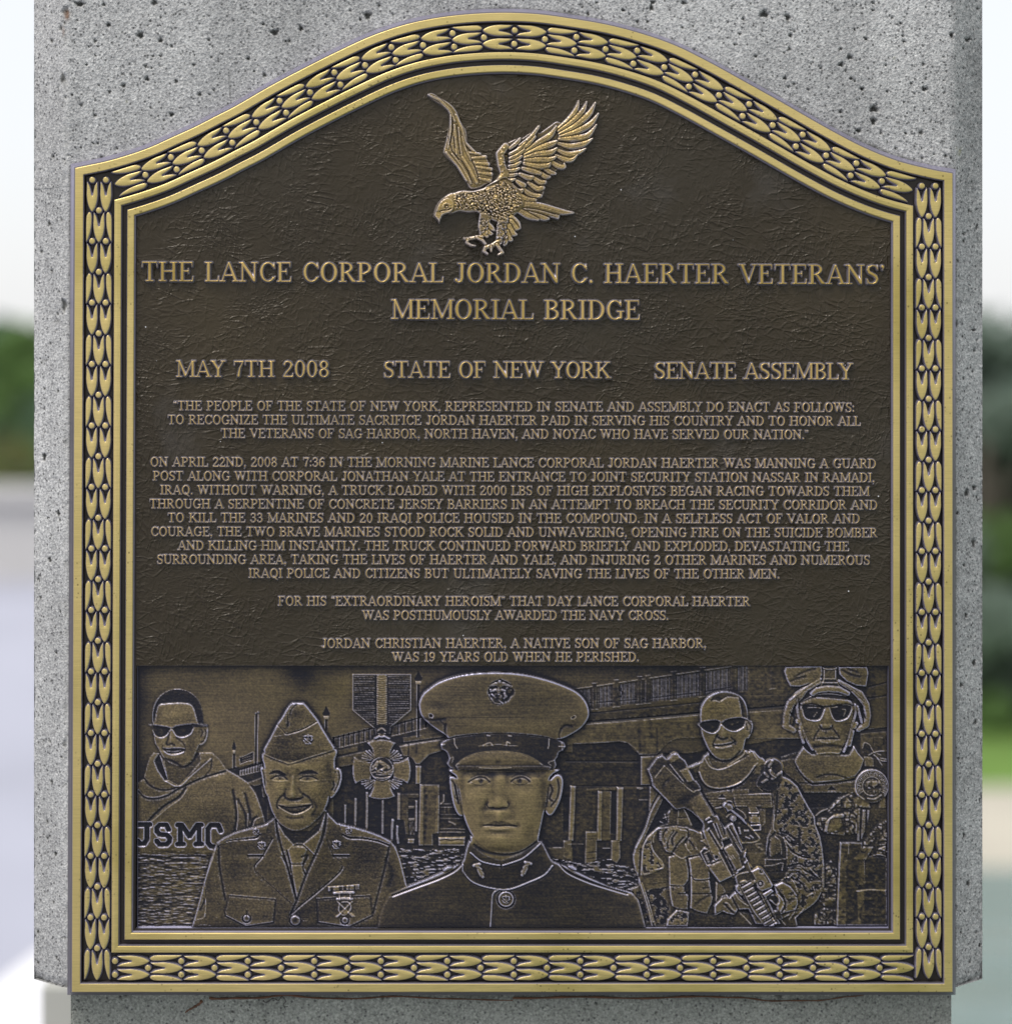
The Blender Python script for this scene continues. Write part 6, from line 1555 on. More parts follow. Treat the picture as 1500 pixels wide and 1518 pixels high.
m = (cv.I == CLU); cv.T[m] += (med[m] - .5) * .4; cv.H[m] += (med[m] - .5) * 1.2
# antiquing: lacquer stays in hollows, rubbed edges also carry a painted sky reflection
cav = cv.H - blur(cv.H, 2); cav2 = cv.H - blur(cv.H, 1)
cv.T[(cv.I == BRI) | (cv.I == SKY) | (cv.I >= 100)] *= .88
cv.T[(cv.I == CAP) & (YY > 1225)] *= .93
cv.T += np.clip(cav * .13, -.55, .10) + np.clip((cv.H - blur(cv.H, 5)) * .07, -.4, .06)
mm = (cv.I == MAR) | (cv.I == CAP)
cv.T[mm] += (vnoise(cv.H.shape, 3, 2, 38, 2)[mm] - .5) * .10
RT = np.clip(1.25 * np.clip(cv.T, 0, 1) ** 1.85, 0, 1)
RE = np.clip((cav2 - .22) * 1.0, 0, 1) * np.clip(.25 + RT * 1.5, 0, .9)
# skin is rubbed smooth: no bright rims on the features
for fx, fy, fr1, fr2 in ((743, 1203, 52, 66), (437, 1175, 40, 52)):
    RE *= 1 - .62 * sstep((1.05 - np.hypot((XX - fx) / fr1, (YY - fy) / fr2)) / .15)
# fade to lacquer at the panel rim
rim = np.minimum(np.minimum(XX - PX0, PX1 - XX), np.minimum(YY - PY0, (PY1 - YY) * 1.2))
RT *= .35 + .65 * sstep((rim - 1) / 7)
# ------------------------------------------------------------------ the bronze plaque: mouldings and ground
plaque = bpy.data.objects.new('bronze_plaque', None); scene.collection.objects.link(plaque)
PLOC = np.array(W(757, 1471, -20)); plaque.location = PLOC
plaque['label'] = 'cast bronze memorial plaque with leaf border, eagle, inscription and portrait relief'
plaque['category'] = 'plaque'
def toplaque(P): return toworld(P) - PLOC
def part(name, me, material, parent=None, **kw):
    return link(name, me, plaque if parent is None else parent, material, **kw)

arch = np.array([(111.7, 249), (133, 244.5), (156.7, 239.5), (190, 230), (223, 218.3), (256.7, 203), (290, 187.8), (323, 170.8), (350, 157), (400, 128), (450, 101.5), (500, 76.5), (550, 53.5), (600, 36.5), (650, 26), (700, 20.5), (750, 18.7),
                 (800, 21), (850, 27.8), (900, 36.5), (950, 49.5), (1000, 67), (1050, 91.5), (1100, 119), (1150, 146.8), (1180, 164), (1230, 192.5), (1280, 218.5), (1330, 238.5), (1380, 251.3), (1411.5, 257)])
arch_d = catmull(arch, 7)
loop0 = np.vstack([arch_d, [(1412, 700), (1411.8, 1100), (1411.4, 1471)], [(1000, 1471.3), (500, 1471), (107, 1470.5)], [(107.8, 1000), (110, 600)]])

NA = len(arch_d)
def offset_loop(P, o):
    """inward offset of the closed outline: arch, right side, bottom and left side are offset apart and cut where they meet"""
    n = np.gradient(arch_d, axis=0); n /= np.linalg.norm(n, axis=1)[:, None]
    A = arch_d + np.column_stack([-n[:, 1], n[:, 0]]) * o
    # carry the arch's ends straight on so that outward offsets reach the corner too
    A = np.vstack([A[0] - n[0] * 30, A, A[-1] + n[-1] * 30])
    lx = lambda y: 111.7 + (y - 249) * (107 - 111.7) / (1470.5 - 249) + o
    rx = lambda y: 1411.5 - o
    ok = [i for i in range(len(A)) if lx(A[i][1]) < A[i][0] < rx(A[i][1])]
    a, b_ = ok[0], ok[-1]
    def cut(p, q, fx):
        f0, f1 = p[0] - fx(p[1]), q[0] - fx(q[1]); t = f0 / (f0 - f1)
        return p + (q - p) * t
    A = np.vstack([cut(A[a - 1], A[a], lx), A[a:b_ + 1], cut(A[b_], A[b_ + 1], rx)])
    seg = np.linalg.norm(np.diff(A, axis=0), axis=1); cum = np.concatenate([[0], np.cumsum(seg)])
    t = np.linspace(0, cum[-1], NA)
    A = np.column_stack([np.interp(t, cum, A[:, 0]), np.interp(t, cum, A[:, 1])])
    yb_ = 1471 - o
    rest = [(rx(700), 700), (rx(1100), 1100), (rx(yb_), yb_), (1000, yb_), (500, yb_), (lx(yb_), yb_), (lx(1000), 1000), (lx(600), 600)]
    return np.vstack([A, rest])
loop0 = offset_loop(None, 0.0)
# clockwise on screen (y down): left normal (-dy, dx) points inward
def sweep(name, prof, material, **kw):
    """prof rows: offset, z, polish, bare sheen"""
    n = len(loop0); V = []; fin = []
    for (o, zz, p, e) in prof:
        L = offset_loop(loop0, o)
        V.append(np.column_stack([L, np.full(n, zz)]))
        # sides and bottom painted darker than the top edge, standing in for their shade
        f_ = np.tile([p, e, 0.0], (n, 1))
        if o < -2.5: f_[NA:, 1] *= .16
        fin.append(f_)
    F = []
    for j in range(len(prof) - 1):
        for i in range(n):
            a = j * n + i; b_ = j * n + (i + 1) % n
            F.append((a, a + n, b_ + n, b_))
    return part(name, mesh_from(name, toplaque(np.vstack(V)), F, np.vstack(fin), smooth=False), material, **kw)
FLOOR = -11.0      # floor of the leaf channel
FIELD = -7.5       # dark crinkled field
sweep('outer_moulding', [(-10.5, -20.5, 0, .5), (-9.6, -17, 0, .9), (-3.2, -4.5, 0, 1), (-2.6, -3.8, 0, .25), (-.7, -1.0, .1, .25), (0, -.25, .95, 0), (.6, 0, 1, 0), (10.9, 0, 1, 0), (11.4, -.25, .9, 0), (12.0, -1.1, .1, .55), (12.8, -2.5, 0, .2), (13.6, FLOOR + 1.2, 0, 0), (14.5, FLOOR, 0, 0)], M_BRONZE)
sweep('leaf_channel', [(13.2, FLOOR - .1, 0, 0), (57.5, FLOOR - .1, 0, 0)], M_BRONZE)
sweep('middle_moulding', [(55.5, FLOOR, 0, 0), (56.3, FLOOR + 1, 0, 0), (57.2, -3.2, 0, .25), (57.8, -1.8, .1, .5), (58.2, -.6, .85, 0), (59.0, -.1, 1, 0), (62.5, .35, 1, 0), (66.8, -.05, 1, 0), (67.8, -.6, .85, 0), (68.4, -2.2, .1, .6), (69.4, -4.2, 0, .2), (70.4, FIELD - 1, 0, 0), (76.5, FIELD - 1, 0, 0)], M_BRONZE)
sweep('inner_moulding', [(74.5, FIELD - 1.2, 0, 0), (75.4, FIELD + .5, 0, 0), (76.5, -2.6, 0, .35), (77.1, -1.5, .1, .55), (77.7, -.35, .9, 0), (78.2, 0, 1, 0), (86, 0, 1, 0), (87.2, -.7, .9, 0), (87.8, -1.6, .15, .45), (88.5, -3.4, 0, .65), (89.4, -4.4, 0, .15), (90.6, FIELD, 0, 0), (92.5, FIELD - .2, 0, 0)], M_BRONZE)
# dark field
L = offset_loop(loop0, 89.5)
top = L[:NA]
ctr = np.column_stack([top[:, 0], np.full(len(top), 988.0)])
V = np.vstack([np.column_stack([top, np.full(len(top), FIELD)]), np.column_stack([ctr, np.full(len(top), FIELD)])])
nn = len(top)
me = mesh_from('inscription_field', toplaque(V), [(i, i + nn, i + 1 + nn, i + 1) for i in range(nn - 1)], smooth=False)
part('inscription_field', me, M_LEATHER)
# back of the casting
Lb = offset_loop(loop0, -10.4)
me = mesh_from('back_plate', toplaque(np.column_stack([Lb, np.full(len(Lb), -20.4)])), [tuple(range(len(Lb)))], np.zeros((len(Lb), 3)), smooth=False)
part('back_plate', me, M_BRONZE)

# ------------------------------------------------------------------ leaf and berry border
def leaf_outline(w, h, notch=True):
    """tulip leaf: open fork at the top (y=0), point at the bottom (y=h)"""
    hw = w / 2
    R_ = [(.50, 0), (.82, .10), (.97, .26), (1.0, .42), (.93, .58), (.74, .76), (.42, .91), (0, 1.0)]
    pts = [(hw * a, h * b_) for a, b_ in R_]
    Lf = [(-x, y) for x, y in pts[:-1]][::-1]
    inner = [(-.38 * hw, .15 * h), (-.17 * hw, .33 * h), (-.10 * hw, .42 * h), (0, .45 * h), (.10 * hw, .42 * h), (.17 * hw, .33 * h), (.38 * hw, .15 * h)]
    P = [(.90 * hw, 0)] + pts[2:] + Lf[:-2] + [(-.90 * hw, 0)] + [(-.62 * hw, .06 * h)] + inner + [(.62 * hw, .06 * h)]
    return np.array(P)
def half_outline(w, h):
    """half leaf against the moulding: x from 0 (outer) to w (inner)"""
    P = [(.55, 0), (.95, .06), (1.0, .30), (.92, .52), (.68, .75), (.35, .93), (.05, 1.0), (0, .9), (0, .25), (.18, .08)]
    return np.array([(a * w, b_ * h) for a, b_ in P])
def smooth_outline(P, n=2):
    return catmull(P, n, True)
def hf_mesh(name, P, res, hmax, dome, grow=1.6, wall=1.1):
    """small cast ornament from its outline: steep lacquered wall, bright rim, polished face"""
    P = catmull(P, 2, True)
    g = Canvas(P[:, 0].min() - 3, P[:, 1].min() - 3, P[:, 0].max() + 3, P[:, 1].max() + 3, res)
    sl, d, xx, yy = g.sdf(P, 5)
    d_ = np.full((g.ny, g.nx), -9.0); d_[sl] = d; d = d_
    k = np.clip((d + grow) / (grow + .5), 0, 1)
    zz = FLOOR - .4 + (hmax - FLOOR) * k ** .9 + dome * (1 - np.exp(-np.maximum(d - .5, 0) / 2.2))
    zz = np.where(d + grow <= 0, FLOOR - 1, zz)
    pol = sstep((d - .35) / .7) * np.clip(.80 + .1 * d, 0, 1); bare = np.exp(-((d + .2) / .7) ** 2) * .85
    cell = np.maximum(np.maximum(zz[:-1, :-1], zz[1:, :-1]), np.maximum(zz[:-1, 1:], zz[1:, 1:])) > FLOOR - .5
    W_ = lambda V: np.column_stack([V[:, 0] * S, -V[:, 2] * S, -V[:, 1] * S])
    return grid_mesh(name, g, cell, zz, (pol, bare), W_)
mesh_leaf = hf_mesh('leaf', leaf_outline(17.4, 44), .85, -1.6, .8)
mesh_half = hf_mesh('half_leaf', half_outline(9.0, 44), .85, -1.6, .8)
mesh_half_m = hf_mesh('half_leaf', half_outline(9.0, 44) * np.array([-1, 1]), .85, -1.6, .8)
a_ = np.linspace(0, 2 * math.pi, 14, endpoint=False)
mesh_bead = hf_mesh('berry', np.column_stack([np.cos(a_), np.sin(a_)]) * 4.9, .7, -1.8, .8)
for q in (mesh_leaf, mesh_half, mesh_half_m, mesh_bead):
    q.materials.append(M_BRONZE)

def place(me, x, y, ang, sx=1.0, sy=1.0, name='leaf'):
    """ang: direction the leaf point faces, measured on the drawing (0 = down)"""
    o = bpy.data.objects.new(name, me); scene.collection.objects.link(o); o.parent = plaque
    p = np.array(W(x, y, 0)) - PLOC
    o.location = p
    o.rotation_euler = (0, ang, 0)
    o.scale = (sx, 1, sy)
    return o
def run(path, n_units, start_full, first_bead=True):
    """lay the garland along a path (centre line of the channel); half-units alternate pair / single+halves"""
    P = np.asarray(path, float)
    seg = np.linalg.norm(np.diff(P, axis=0), axis=1); cum = np.concatenate([[0], np.cumsum(seg)])
    L = cum[-1]
    def at_(s):
        s = min(max(s, 0), L); i = min(np.searchsorted(cum, s, 'right') - 1, len(seg) - 1)
        t = (s - cum[i]) / seg[i]; p = P[i] * (1 - t) + P[i + 1] * t
        j = min(max(i, 1), len(P) - 2); d = P[j + 1] - P[j - 1]; d = d / np.linalg.norm(d)
        d0 = P[i + 1] - P[i]; d0 = d0 / np.linalg.norm(d0); d = d0 if len(P) < 4 else d
        return p, d
    pitch = L / n_units
    sc = pitch / 44.6
    for k in range(n_units):
        sa = k * pitch
        pair = (k % 2 == 0) == start_full
        def put(me, s, off, name, sy=sc):
            p, d = at_(s)
            nrm = np.array([-d[1], d[0]])      # to the left of travel on the drawing (y down) 
            q = p + nrm * off
            ang = math.atan2(-d[0], d[1])      # leaf +y (down) axis -> travel direction
            pm, dm = at_(s + pitch * .45)
            ang = math.atan2(-dm[0], dm[1]) if 'berry' not in name else ang
            place(me, q[0], q[1], ang, 1.0, sy, name)
        if pair:
            for off in (-10.1, 10.1):
                put(mesh_leaf, sa + 2.6 * sc, off, 'leaf')
                if k or first_bead: put(mesh_bead, sa - .3, off, 'berry', 1.0)
        else:
            put(mesh_leaf, sa + 2.6 * sc, 0, 'leaf')
            put(mesh_half, sa + 1.8 * sc, 19.4, 'half_leaf')
            put(mesh_half_m, sa + 1.8 * sc, -19.4, 'half_leaf')
            put(mesh_bead, sa - .3, 0, 'berry', 1.0)
# sides: travel downward; pair first
def cpath(a, b_): return np.array([a, b_], float)
run(cpath((146.4, 266), (143.4, 1453)), 26, True)
run(cpath((1377.3, 275), (1377.3, 1451)), 26, True)
run(cpath((170, 1436.3), (1354, 1436.3)), 24, True)
cl = offset_loop(None, 35.0)[:NA]
cr = int(np.argmin(np.abs(cl[:, 0] - 765)))
rightp = cl[cr:]; rightp = rightp[rightp[:, 0] < 1357]
leftp = cl[:cr + 1][::-1]; leftp = leftp[leftp[:, 0] > 168]
run(rightp, 14, True)
run(leftp, 14, True, first_bead=False)

# ------------------------------------------------------------------ relief panel, cut into its figures
relief = part('portrait_relief', mesh_from('rim', toplaque(np.array([(198.5, 986, FIELD - .1), (1323.5, 986, FIELD - .1), (1323.5, 989, FIELD - 5), (198.5, 989, FIELD - 5)])), [(0, 3, 2, 1)], np.tile([0, .25, 0], (4, 1)), smooth=False), M_RELIEF)
RB = -14.5     # relief ground
zmap = RB + cv.H * .78
fr = np.minimum(np.minimum(XX - PX0, PX1 - XX), np.minimum(YY - PY0, PY1 - YY))
cellI = cv.I[:-1, :-1]
names = {SKY: 'sky_ground', BRI: 'bridge', RIV: 'river', FLA: 'flag', LAM: 'flagpole', HOO: 'hooded_man', MED: 'medal', HEL: 'helmeted_marine',
         RIF: 'marine_with_rifle', CAP: 'marine_in_garrison_cap', MAR: 'marine_in_peaked_cap', CLU: 'wooden_posts'}
labs = {HOO: 'cast relief of a smiling man in sunglasses and hooded sweatshirt lettered USMC', MED: 'cast relief of a cross medal on a striped ribbon', HEL: 'cast relief of a man in helmet, sunglasses and neck guard',
        RIF: 'cast relief of a bare-headed man in sunglasses holding a rifle', CAP: 'cast relief of a smiling man in garrison cap and service jacket', MAR: 'cast relief of a man in white peaked cap and dark high-collared tunic, largest of the figures',
        BRI: 'cast relief of the railed bridge behind the figures', CLU: 'cast relief of squared blocks in the lower right corner'}
zdet = cv.H * 0
for i_ in np.unique(cellI):
    nm = names.get(i_) or ('bridge_pile' if i_ >= 100 else 'street_lamp' if i_ >= 60 else 'river')
    keep = cellI == i_
    if keep.sum() == 0: continue
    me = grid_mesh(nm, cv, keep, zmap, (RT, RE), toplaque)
    o = part(nm, me, M_RELIEF, relief)
    if i_ in labs: o['label'] = labs[i_]
# frame rim slopes down to the relief
def rimstrip(name, pts_out, pts_in, zo, zi, e):
    V = [(x, y, zo) for x, y in pts_out] + [(x, y, zi) for x, y in pts_in]
    me = mesh_from(name, toplaque(np.array(V, float)), [(0, 2, 3, 1)], np.array([[0, e, 0]] * 4), smooth=False)
    return part(name, me, M_RELIEF, relief)
rimstrip('lower_rim', [(198, 1384), (1324, 1384)], [(202, 1376.5), (1320, 1376.5)], -2.0, RB + 1, .95)
rimstrip('side_rim', [(202.3, 1383), (202.3, 987)], [(203.5, 1377), (203.5, 988)], FIELD, RB, .3)
rimstrip('side_rim', [(1319.5, 987), (1319.5, 1383)], [(1318, 988), (1318, 1377)], FIELD, RB, .3)

# ------------------------------------------------------------------ eagle
ec = Canvas(628, 128, 896, 388, 0.55)
SP['K'] = (600, 100, 4.6875)
BODY = 1
def kz(s, sm=1):
    k = z('K ' + s, 0)
    return catmull(k, 5, True) if sm else k
def ks(s): return z3('K ' + s)
def feather(s, h=6, dome=3.2, t=.80):
    P = catmull(ks(s), 5); P[:, 2] = np.maximum(P[:, 2] * 1.28, 1.1)
    ec.stroke(P, BODY, h, dome, t, e=1.0, tedge=.08)
    Q = P[:, :2]
    ec.line(Q + np.array([.4, .5]), .45, -.7, .35, ti=.6)
# far wing
ec.fill(kz('158 182 175 172 205 178 245 205 300 235 340 270 372 320 388 370 425 430 436 500 442 552 480 588 540 602 578 640 592 690 610 735 606 790 560 812 520 835 455 840 420 775 380 712 330 662 282 612 268 578 285 510 300 440 312 370 305 320 280 285 230 245 178 212'), BODY, 6, .42, bev=2.2, dome=3, R=6)
for s in ('165 188 9 240 222 13 310 290 15 350 370 13', '355 330 14 395 420 14 420 520 12 500 600 12', '320 330 8 318 440 9 300 560 8', '345 400 11 350 480 12 360 600 12', '375 420 10 380 520 12 400 640 12', '290 590 12 370 680 14 430 780 13', '400 480 8 420 560 10 460 640 10',
          '330 600 10 400 690 12 460 800 14', '400 620 12 450 700 14 500 800 14', '470 630 12 560 620 15', '480 660 12 580 670 15', '500 690 12 600 705 15', '510 730 12 600 740 16', '515 770 12 590 785 16', '450 590 10 520 600 14'):
    ec.stroke(ks(s), BODY, 7.2, 2.4, .74, e=1.0, tedge=.15)
for s in ('330 345 335 420 318 520', '362 400 372 500 385 600', '300 480 330 580 380 640', '390 640 440 720 470 800', '465 640 500 720 520 800', '340 480 350 560'):
    ec.line(z('K ' + s, 0), .6, -2.0, .1)
# near wing: ground shape, then feathers row over row
ec.fill(kz('620 800 650 740 668 690 640 640 636 590 660 555 700 525 790 485 800 495 870 450 935 400 945 410 935 450 1010 400 1060 370 1110 400 1140 450 1150 520 1140 580 1120 640 1090 690 1010 750 975 820 960 890 900 930 800 950 700 900'), BODY, 5.0, .22, bev=2.0)
for s in ('1060 425 10 1140 360 17 1190 290 15 1208 228 6', '1068 440 10 1170 370 18 1235 300 16 1264 235 6', '1075 460 10 1190 400 18 1280 320 18 1324 242 7', '1078 478 10 1200 440 18 1290 390 18 1345 318 7',
          '1072 495 10 1180 490 19 1270 470 18 1333 395 6', '1065 525 10 1150 545 18 1240 530 18 1305 492 6', '1060 570 10 1130 600 18 1200 590 16 1258 562 6', '1050 610 10 1110 635 17 1160 640 14 1200 605 5',
          '1000 640 12 1060 680 17 1105 690 14 1108 668 8', '960 690 12 1010 725 16 1045 735 10', '930 720 12 975 755 16 1005 758 10', '890 760 12 940 795 17 975 795 12', '860 800 12 920 840 17 960 835 14', '820 840 12 880 885 18 945 890 12', '790 880 14 850 915 19 905 918 12'):
    feather(s, 5.5, 3.4)
for s in ('830 590 12 930 520 18 1010 470 18 1052 408 8', '835 605 12 940 560 19 1020 530 18 1056 510 8', '835 625 12 930 600 19 1010 590 18 1056 560 8', '835 645 12 930 640 19 1000 640 18 1050 620 7', '830 665 12 920 685 18 990 680 16 1010 665 8',
          '820 700 12 890 720 18 940 735 12', '800 740 12 860 765 17 890 760 10', '780 790 12 820 815 17 835 815 10', '740 830 12 790 860 17 820 850 10', '700 860 12 760 890 16 790 880 10'):
    feather(s, 7.5, 3.2, .8)
for s in ('800 540 10 870 490 14 930 410 9', '790 560 10 850 540 13 905 480 8', '730 560 10 780 520 13 800 492 8', '730 600 10 790 570 13 838 520 8', '730 630 10 780 610 13 830 570 8', '730 655 10 770 645 13 812 615 8', '725 685 10 765 680 13 805 655 8',
          '715 715 10 755 715 13 795 700 8', '700 745 10 740 750 13 780 740 8', '690 775 10 725 785 13 765 775 8', '670 805 10 705 820 13 745 810 8', '640 835 10 690 855 13 720 850 8'):
    feather(s, 9.0, 2.8, .78)
ec.stroke(ks('700 545 26 660 600 30 672 680 30 695 740 32 660 800 34 590 850 38'), BODY, 9.5, 3.4, .45, e=1.4)
# tail
for s in ('790 970 22 900 1000 24 960 1040 20 1000 1050 8', '800 960 22 920 980 24 1040 1020 22 1065 1045 8', '810 950 20 930 960 22 1080 1000 20 1172 1008 7', '790 990 18 860 1030 20 925 1055 10'):
    feather(s, 6.5, 3.4, .6)
# body and head
ec.fill(kz('198 1030 215 965 250 915 310 872 345 865 400 850 480 852 560 828 640 795 700 770 780 830 815 890 835 950 800 995 740 1050 700 1090 640 1075 560 1040 500 1005 440 1008 380 1000 340 1012 290 1025 262 1035 250 1058 240 1085 228 1062 215 1050'), BODY, 8.5, .34, bev=2.4, dome=5.0, R=7)
# thighs and feet
ec.stroke(ks('560 1030 44 545 1100 38 540 1160 22'), BODY, 8, 4, .3, e=1.2)
for s in ('570 1080 14 600 1110 16 620 1130 8', '560 1120 14 590 1150 14 610 1155 6', '545 1150 12 570 1170 12'): feather(s, 8, 3)
ec.stroke(ks('700 1050 56 680 1130 44 655 1210 26'), BODY, 9, 5, .3, e=1.2)
for s in ('740 1040 18 780 1080 18 800 1115 8', '740 1070 18 770 1110 18 790 1120 8', '725 1100 18 750 1150 18 775 1160 8', '710 1140 16 730 1190 16 745 1195 8', '700 1180 14 700 1215 14 690 1232 8'): feather(s, 8, 3)
for s in ('540 1175 12 500 1178 15 440 1190 15 412 1190 10', '440 1190 13 430 1215 13 460 1235 11 490 1238 8', '500 1180 12 540 1200 14 560 1225 13', '655 1205 18 600 1240 18 560 1250 16 550 1275 14 575 1295 10', '600 1245 14 600 1275 10', '640 1230 16 660 1260 15 680 1285 13 650 1300 9', '412 1190 8 410 1180 5'):
    ec.stroke(ks(s), BODY, 8, 4.2, .72, e=1.0)
er = np.random.RandomState(4)
# overlapping small body feathers
pb_ = kz('345 880 480 860 600 830 690 790 780 850 820 940 740 1030 690 1070 620 1050 500 1000 380 990 350 1000')
q_ = ec.sdf(pb_, 1); sl, d, gx_, gy_ = q_
a_m = sstep(d / 3)
# overlapping scale feathers: staggered rows of little tongues, warped along the body
wx_ = vnoise(ec.H.shape, 22, 22, 61, 2)[sl] * 9; wy_ = vnoise(ec.H.shape, 22, 22, 62, 2)[sl] * 9
u_ = (gx_ * .93 + gy_ * .37 + wx_ * 1.3) / 7.0; v_ = (-gx_ * .37 + gy_ * .93 + wy_ * 1.3) / 3.9
row = np.floor(v_); fu = (u_ + .5 * (row % 2)) % 1.0; fv = v_ - row
tongue = np.clip(1 - ((fu - .5) / .5) ** 2 * 1.0 - ((fv - .5) / .56) ** 2 * .9, 0, 1)
rag = vnoise(ec.H.shape, 5, 4, 63, 2)[sl]
ec.H[sl] += a_m * (2.0 * tongue - 1.2 + (rag - .5) * 4.2)
ec.T[sl] = ec.T[sl] * (1 - a_m) + a_m * np.clip(.10 + 1.1 * tongue * (.1 + 1.6 * rag), 0, 1)
for k in range(110):
    x, y = (er.rand() * 70 + 640, er.rand() * 130 + 1080) if k % 2 else (er.rand() * 60 + 520, er.rand() * 100 + 1050)
    px, py = x / 4.6875 + 600, y / 4.6875 + 100
    ec.stroke(np.array([[px, py, 1.0], [px - .6, py + 2.2, 1.3]]), None, 9 + 2 * er.rand(), 2.2, .45 + .5 * er.rand(), tedge=.03) if k % 3 else ec.blob(px, py, 1.5, 1.2, dh=-1, dt=-.4)
for k in range(60):
    t_ = er.rand(); x, y = 690 - 20 * t_ + (er.rand() - .5) * 40, 560 + 260 * t_
    ec.blob(x / 4.6875 + 600, y / 4.6875 + 100, 1.4, 1.2, dh=(er.rand() - .5) * 3.0, dt=(er.rand() - .3) * .9)
# head detail: brow, eye, beak
ec.fill(kz('215 1020 225 970 255 925 300 905 335 930 335 985 310 1010 275 1020 262 1032 248 1050'), BODY, 14.0, .66, bev=2.6)
ec.line(z('K 262 975 272 950 295 945 315 955', 2), .8, 1.4, .8); ec.disc(*z('K 290 968')[0], 3.0, i=BODY, h=12.6, t=.06); ec.disc(*z('K 292 970')[0], 1.6, i=BODY, h=14.4, t=.7)
ec.line(z('K 245 1000 270 992 300 990 320 980', 2), .8, -2.2, .06); ec.line(z('K 250 1042 270 1030 300 1018', 2), .9, -2.4, .05); ec.line(z('K 220 1010 240 1000 250 1010', 2), .7, -1.2, .2)
ec.fill(kz('205 1025 225 1000 245 1005 252 1030 246 1060 240 1082 230 1062'), BODY, 12.5, .6, bev=2, dome=1)
ef = vnoise(ec.H.shape, 2.5, 2.5, 51, 2)
ec.H[ec.I == BODY] += (ef[ec.I == BODY] - .5) * .8
ecav = ec.H - blur(ec.H, 2)
eb = vnoise(ec.H.shape, 14, 14, 52, 3)
ET = np.clip(ec.T * (.40 + 1.0 * eb) + np.clip(ecav * .22, -.8, .25), 0, 1)
EE = np.clip((ecav - .15) * .75, 0, .8) * np.clip(1.1 - ET * .4, 0, 1)
zE = np.where(ec.I == BODY, ec.H, -1.5)
zE = np.where((blur((ec.I == BODY).astype(float), 1) > .3) & (ec.I == 0), ec.H * .6, zE)
rimE = (ec.I == 0) & (blur((ec.I == BODY).astype(float), 1) > .05)
EE = np.where(rimE, .5, EE)
cell = np.maximum(np.maximum(zE[:-1, :-1], zE[1:, :-1]), np.maximum(zE[:-1, 1:], zE[1:, 1:])) > -.5
me = grid_mesh('eagle', ec, cell, FIELD + zE * .95, (ET, EE), toplaque)
part('eagle', me, M_LETTER, label='cast eagle with raised wings, talons reaching down, head turned left')
# ------------------------------------------------------------------ raised serif capitals
T_, N_, Z_ = .088, .050, .046      # stem, hairline, serif half widths (cap height = 1)
def st_(x, y0=0.0, y1=1.0, r=T_):
    return [(x, y0 + r, r), (x, y1 - r, r)]
def sf_(x, y, w=.16):
    yy = Z_ if y == 0 else 1 - Z_
    return [(x - w, yy, Z_), (x + w, yy, Z_)]
def arc_(cx, cy, rx, ry, a0, a1, n=14, t=T_, h=N_, pw=1.6):
    out = []
    for k in range(n + 1):
        a = math.radians(a0 + (a1 - a0) * k / n)
        w = abs(math.cos(a)) ** pw
        r = h + (t - h) * w
        out.append((cx + (rx - r) * math.cos(a), cy + (ry - r) * math.sin(a), r))
    return out
def ln_(*v): return [tuple(v[i:i + 3]) for i in range(0, len(v), 3)]
GL = {}
GL['A'] = (.92, [ln_(.13, .06, N_, .44, .94, N_), ln_(.47, .93, N_ * 1.3, .78, .08, T_), ln_(.24, .33, N_, .66, .33, N_), sf_(.13, 0, .13), sf_(.79, 0, .14)])
GL['B'] = (.80, [st_(.20), ln_(.06, Z_, Z_, .45, Z_, N_), ln_(.06, 1 - Z_, Z_, .42, 1 - Z_, N_), ln_(.2, .53, N_, .45, .53, N_), arc_(.40, .755, .30, .245, -90, 90), arc_(.42, .28, .34, .28, -90, 90)])
GL['C'] = (.84, [arc_(.46, .5, .42, .51, 42, 318), ln_(.76, .95, .03, .77, .70, .045), ln_(.72, .20, .045, .80, .27, .03)])
GL['D'] = (.90, [st_(.20), ln_(.06, Z_, Z_, .42, Z_, N_), ln_(.06, 1 - Z_, Z_, .42, 1 - Z_, N_), arc_(.40, .5, .46, .5, -90, 90, t=.095)])
GL['E'] = (.80, [st_(.20), ln_(.06, Z_, Z_, .70, Z_, N_), ln_(.06, 1 - Z_, Z_, .68, 1 - Z_, N_), ln_(.2, .53, N_, .50, .53, N_), ln_(.70, Z_, N_, .73, .25, .03), ln_(.68, 1 - Z_, N_, .69, .76, .03), ln_(.50, .42, .035, .50, .64, .035)])
GL['F'] = (.76, [st_(.20), sf_(.20, 0, .17), ln_(.06, 1 - Z_, Z_, .66, 1 - Z_, N_), ln_(.2, .50, N_, .48, .50, N_), ln_(.67, 1 - Z_, N_, .69, .74, .03), ln_(.49, .39, .035, .49, .61, .035)])
GL['G'] = (.92, [arc_(.46, .5, .42, .51, 42, 300), ln_(.74, .95, .03, .75, .72, .045), ln_(.74, .12, T_ * .9, .74, .40, T_ * .9), ln_(.58, .43, Z_, .88, .43, Z_), ln_(.56, .06, N_, .74, .12, N_)])
GL['H'] = (.96, [st_(.20), st_(.76), ln_(.2, .52, N_, .76, .52, N_), sf_(.2, 0), sf_(.2, 1), sf_(.76, 0), sf_(.76, 1)])
GL['I'] = (.44, [st_(.22), sf_(.22, 0), sf_(.22, 1)])
GL['J'] = (.60, [ln_(.40, .90, T_, .40, .24, T_, .36, .10, T_ * .9, .24, .04, N_, .12, .10, N_), sf_(.40, 1), ln_(.12, .14, .085, .125, .15, .085)])
GL['K'] = (.94, [st_(.20), sf_(.2, 0), sf_(.2, 1), ln_(.26, .42, N_, .72, .93, N_), ln_(.40, .58, T_ * .9, .78, .08, T_), sf_(.72, 1, .14), sf_(.80, 0, .13)])
GL['L'] = (.74, [st_(.20), sf_(.2, 1), ln_(.06, Z_, Z_, .66, Z_, N_), ln_(.67, Z_, N_, .70, .28, .03)])
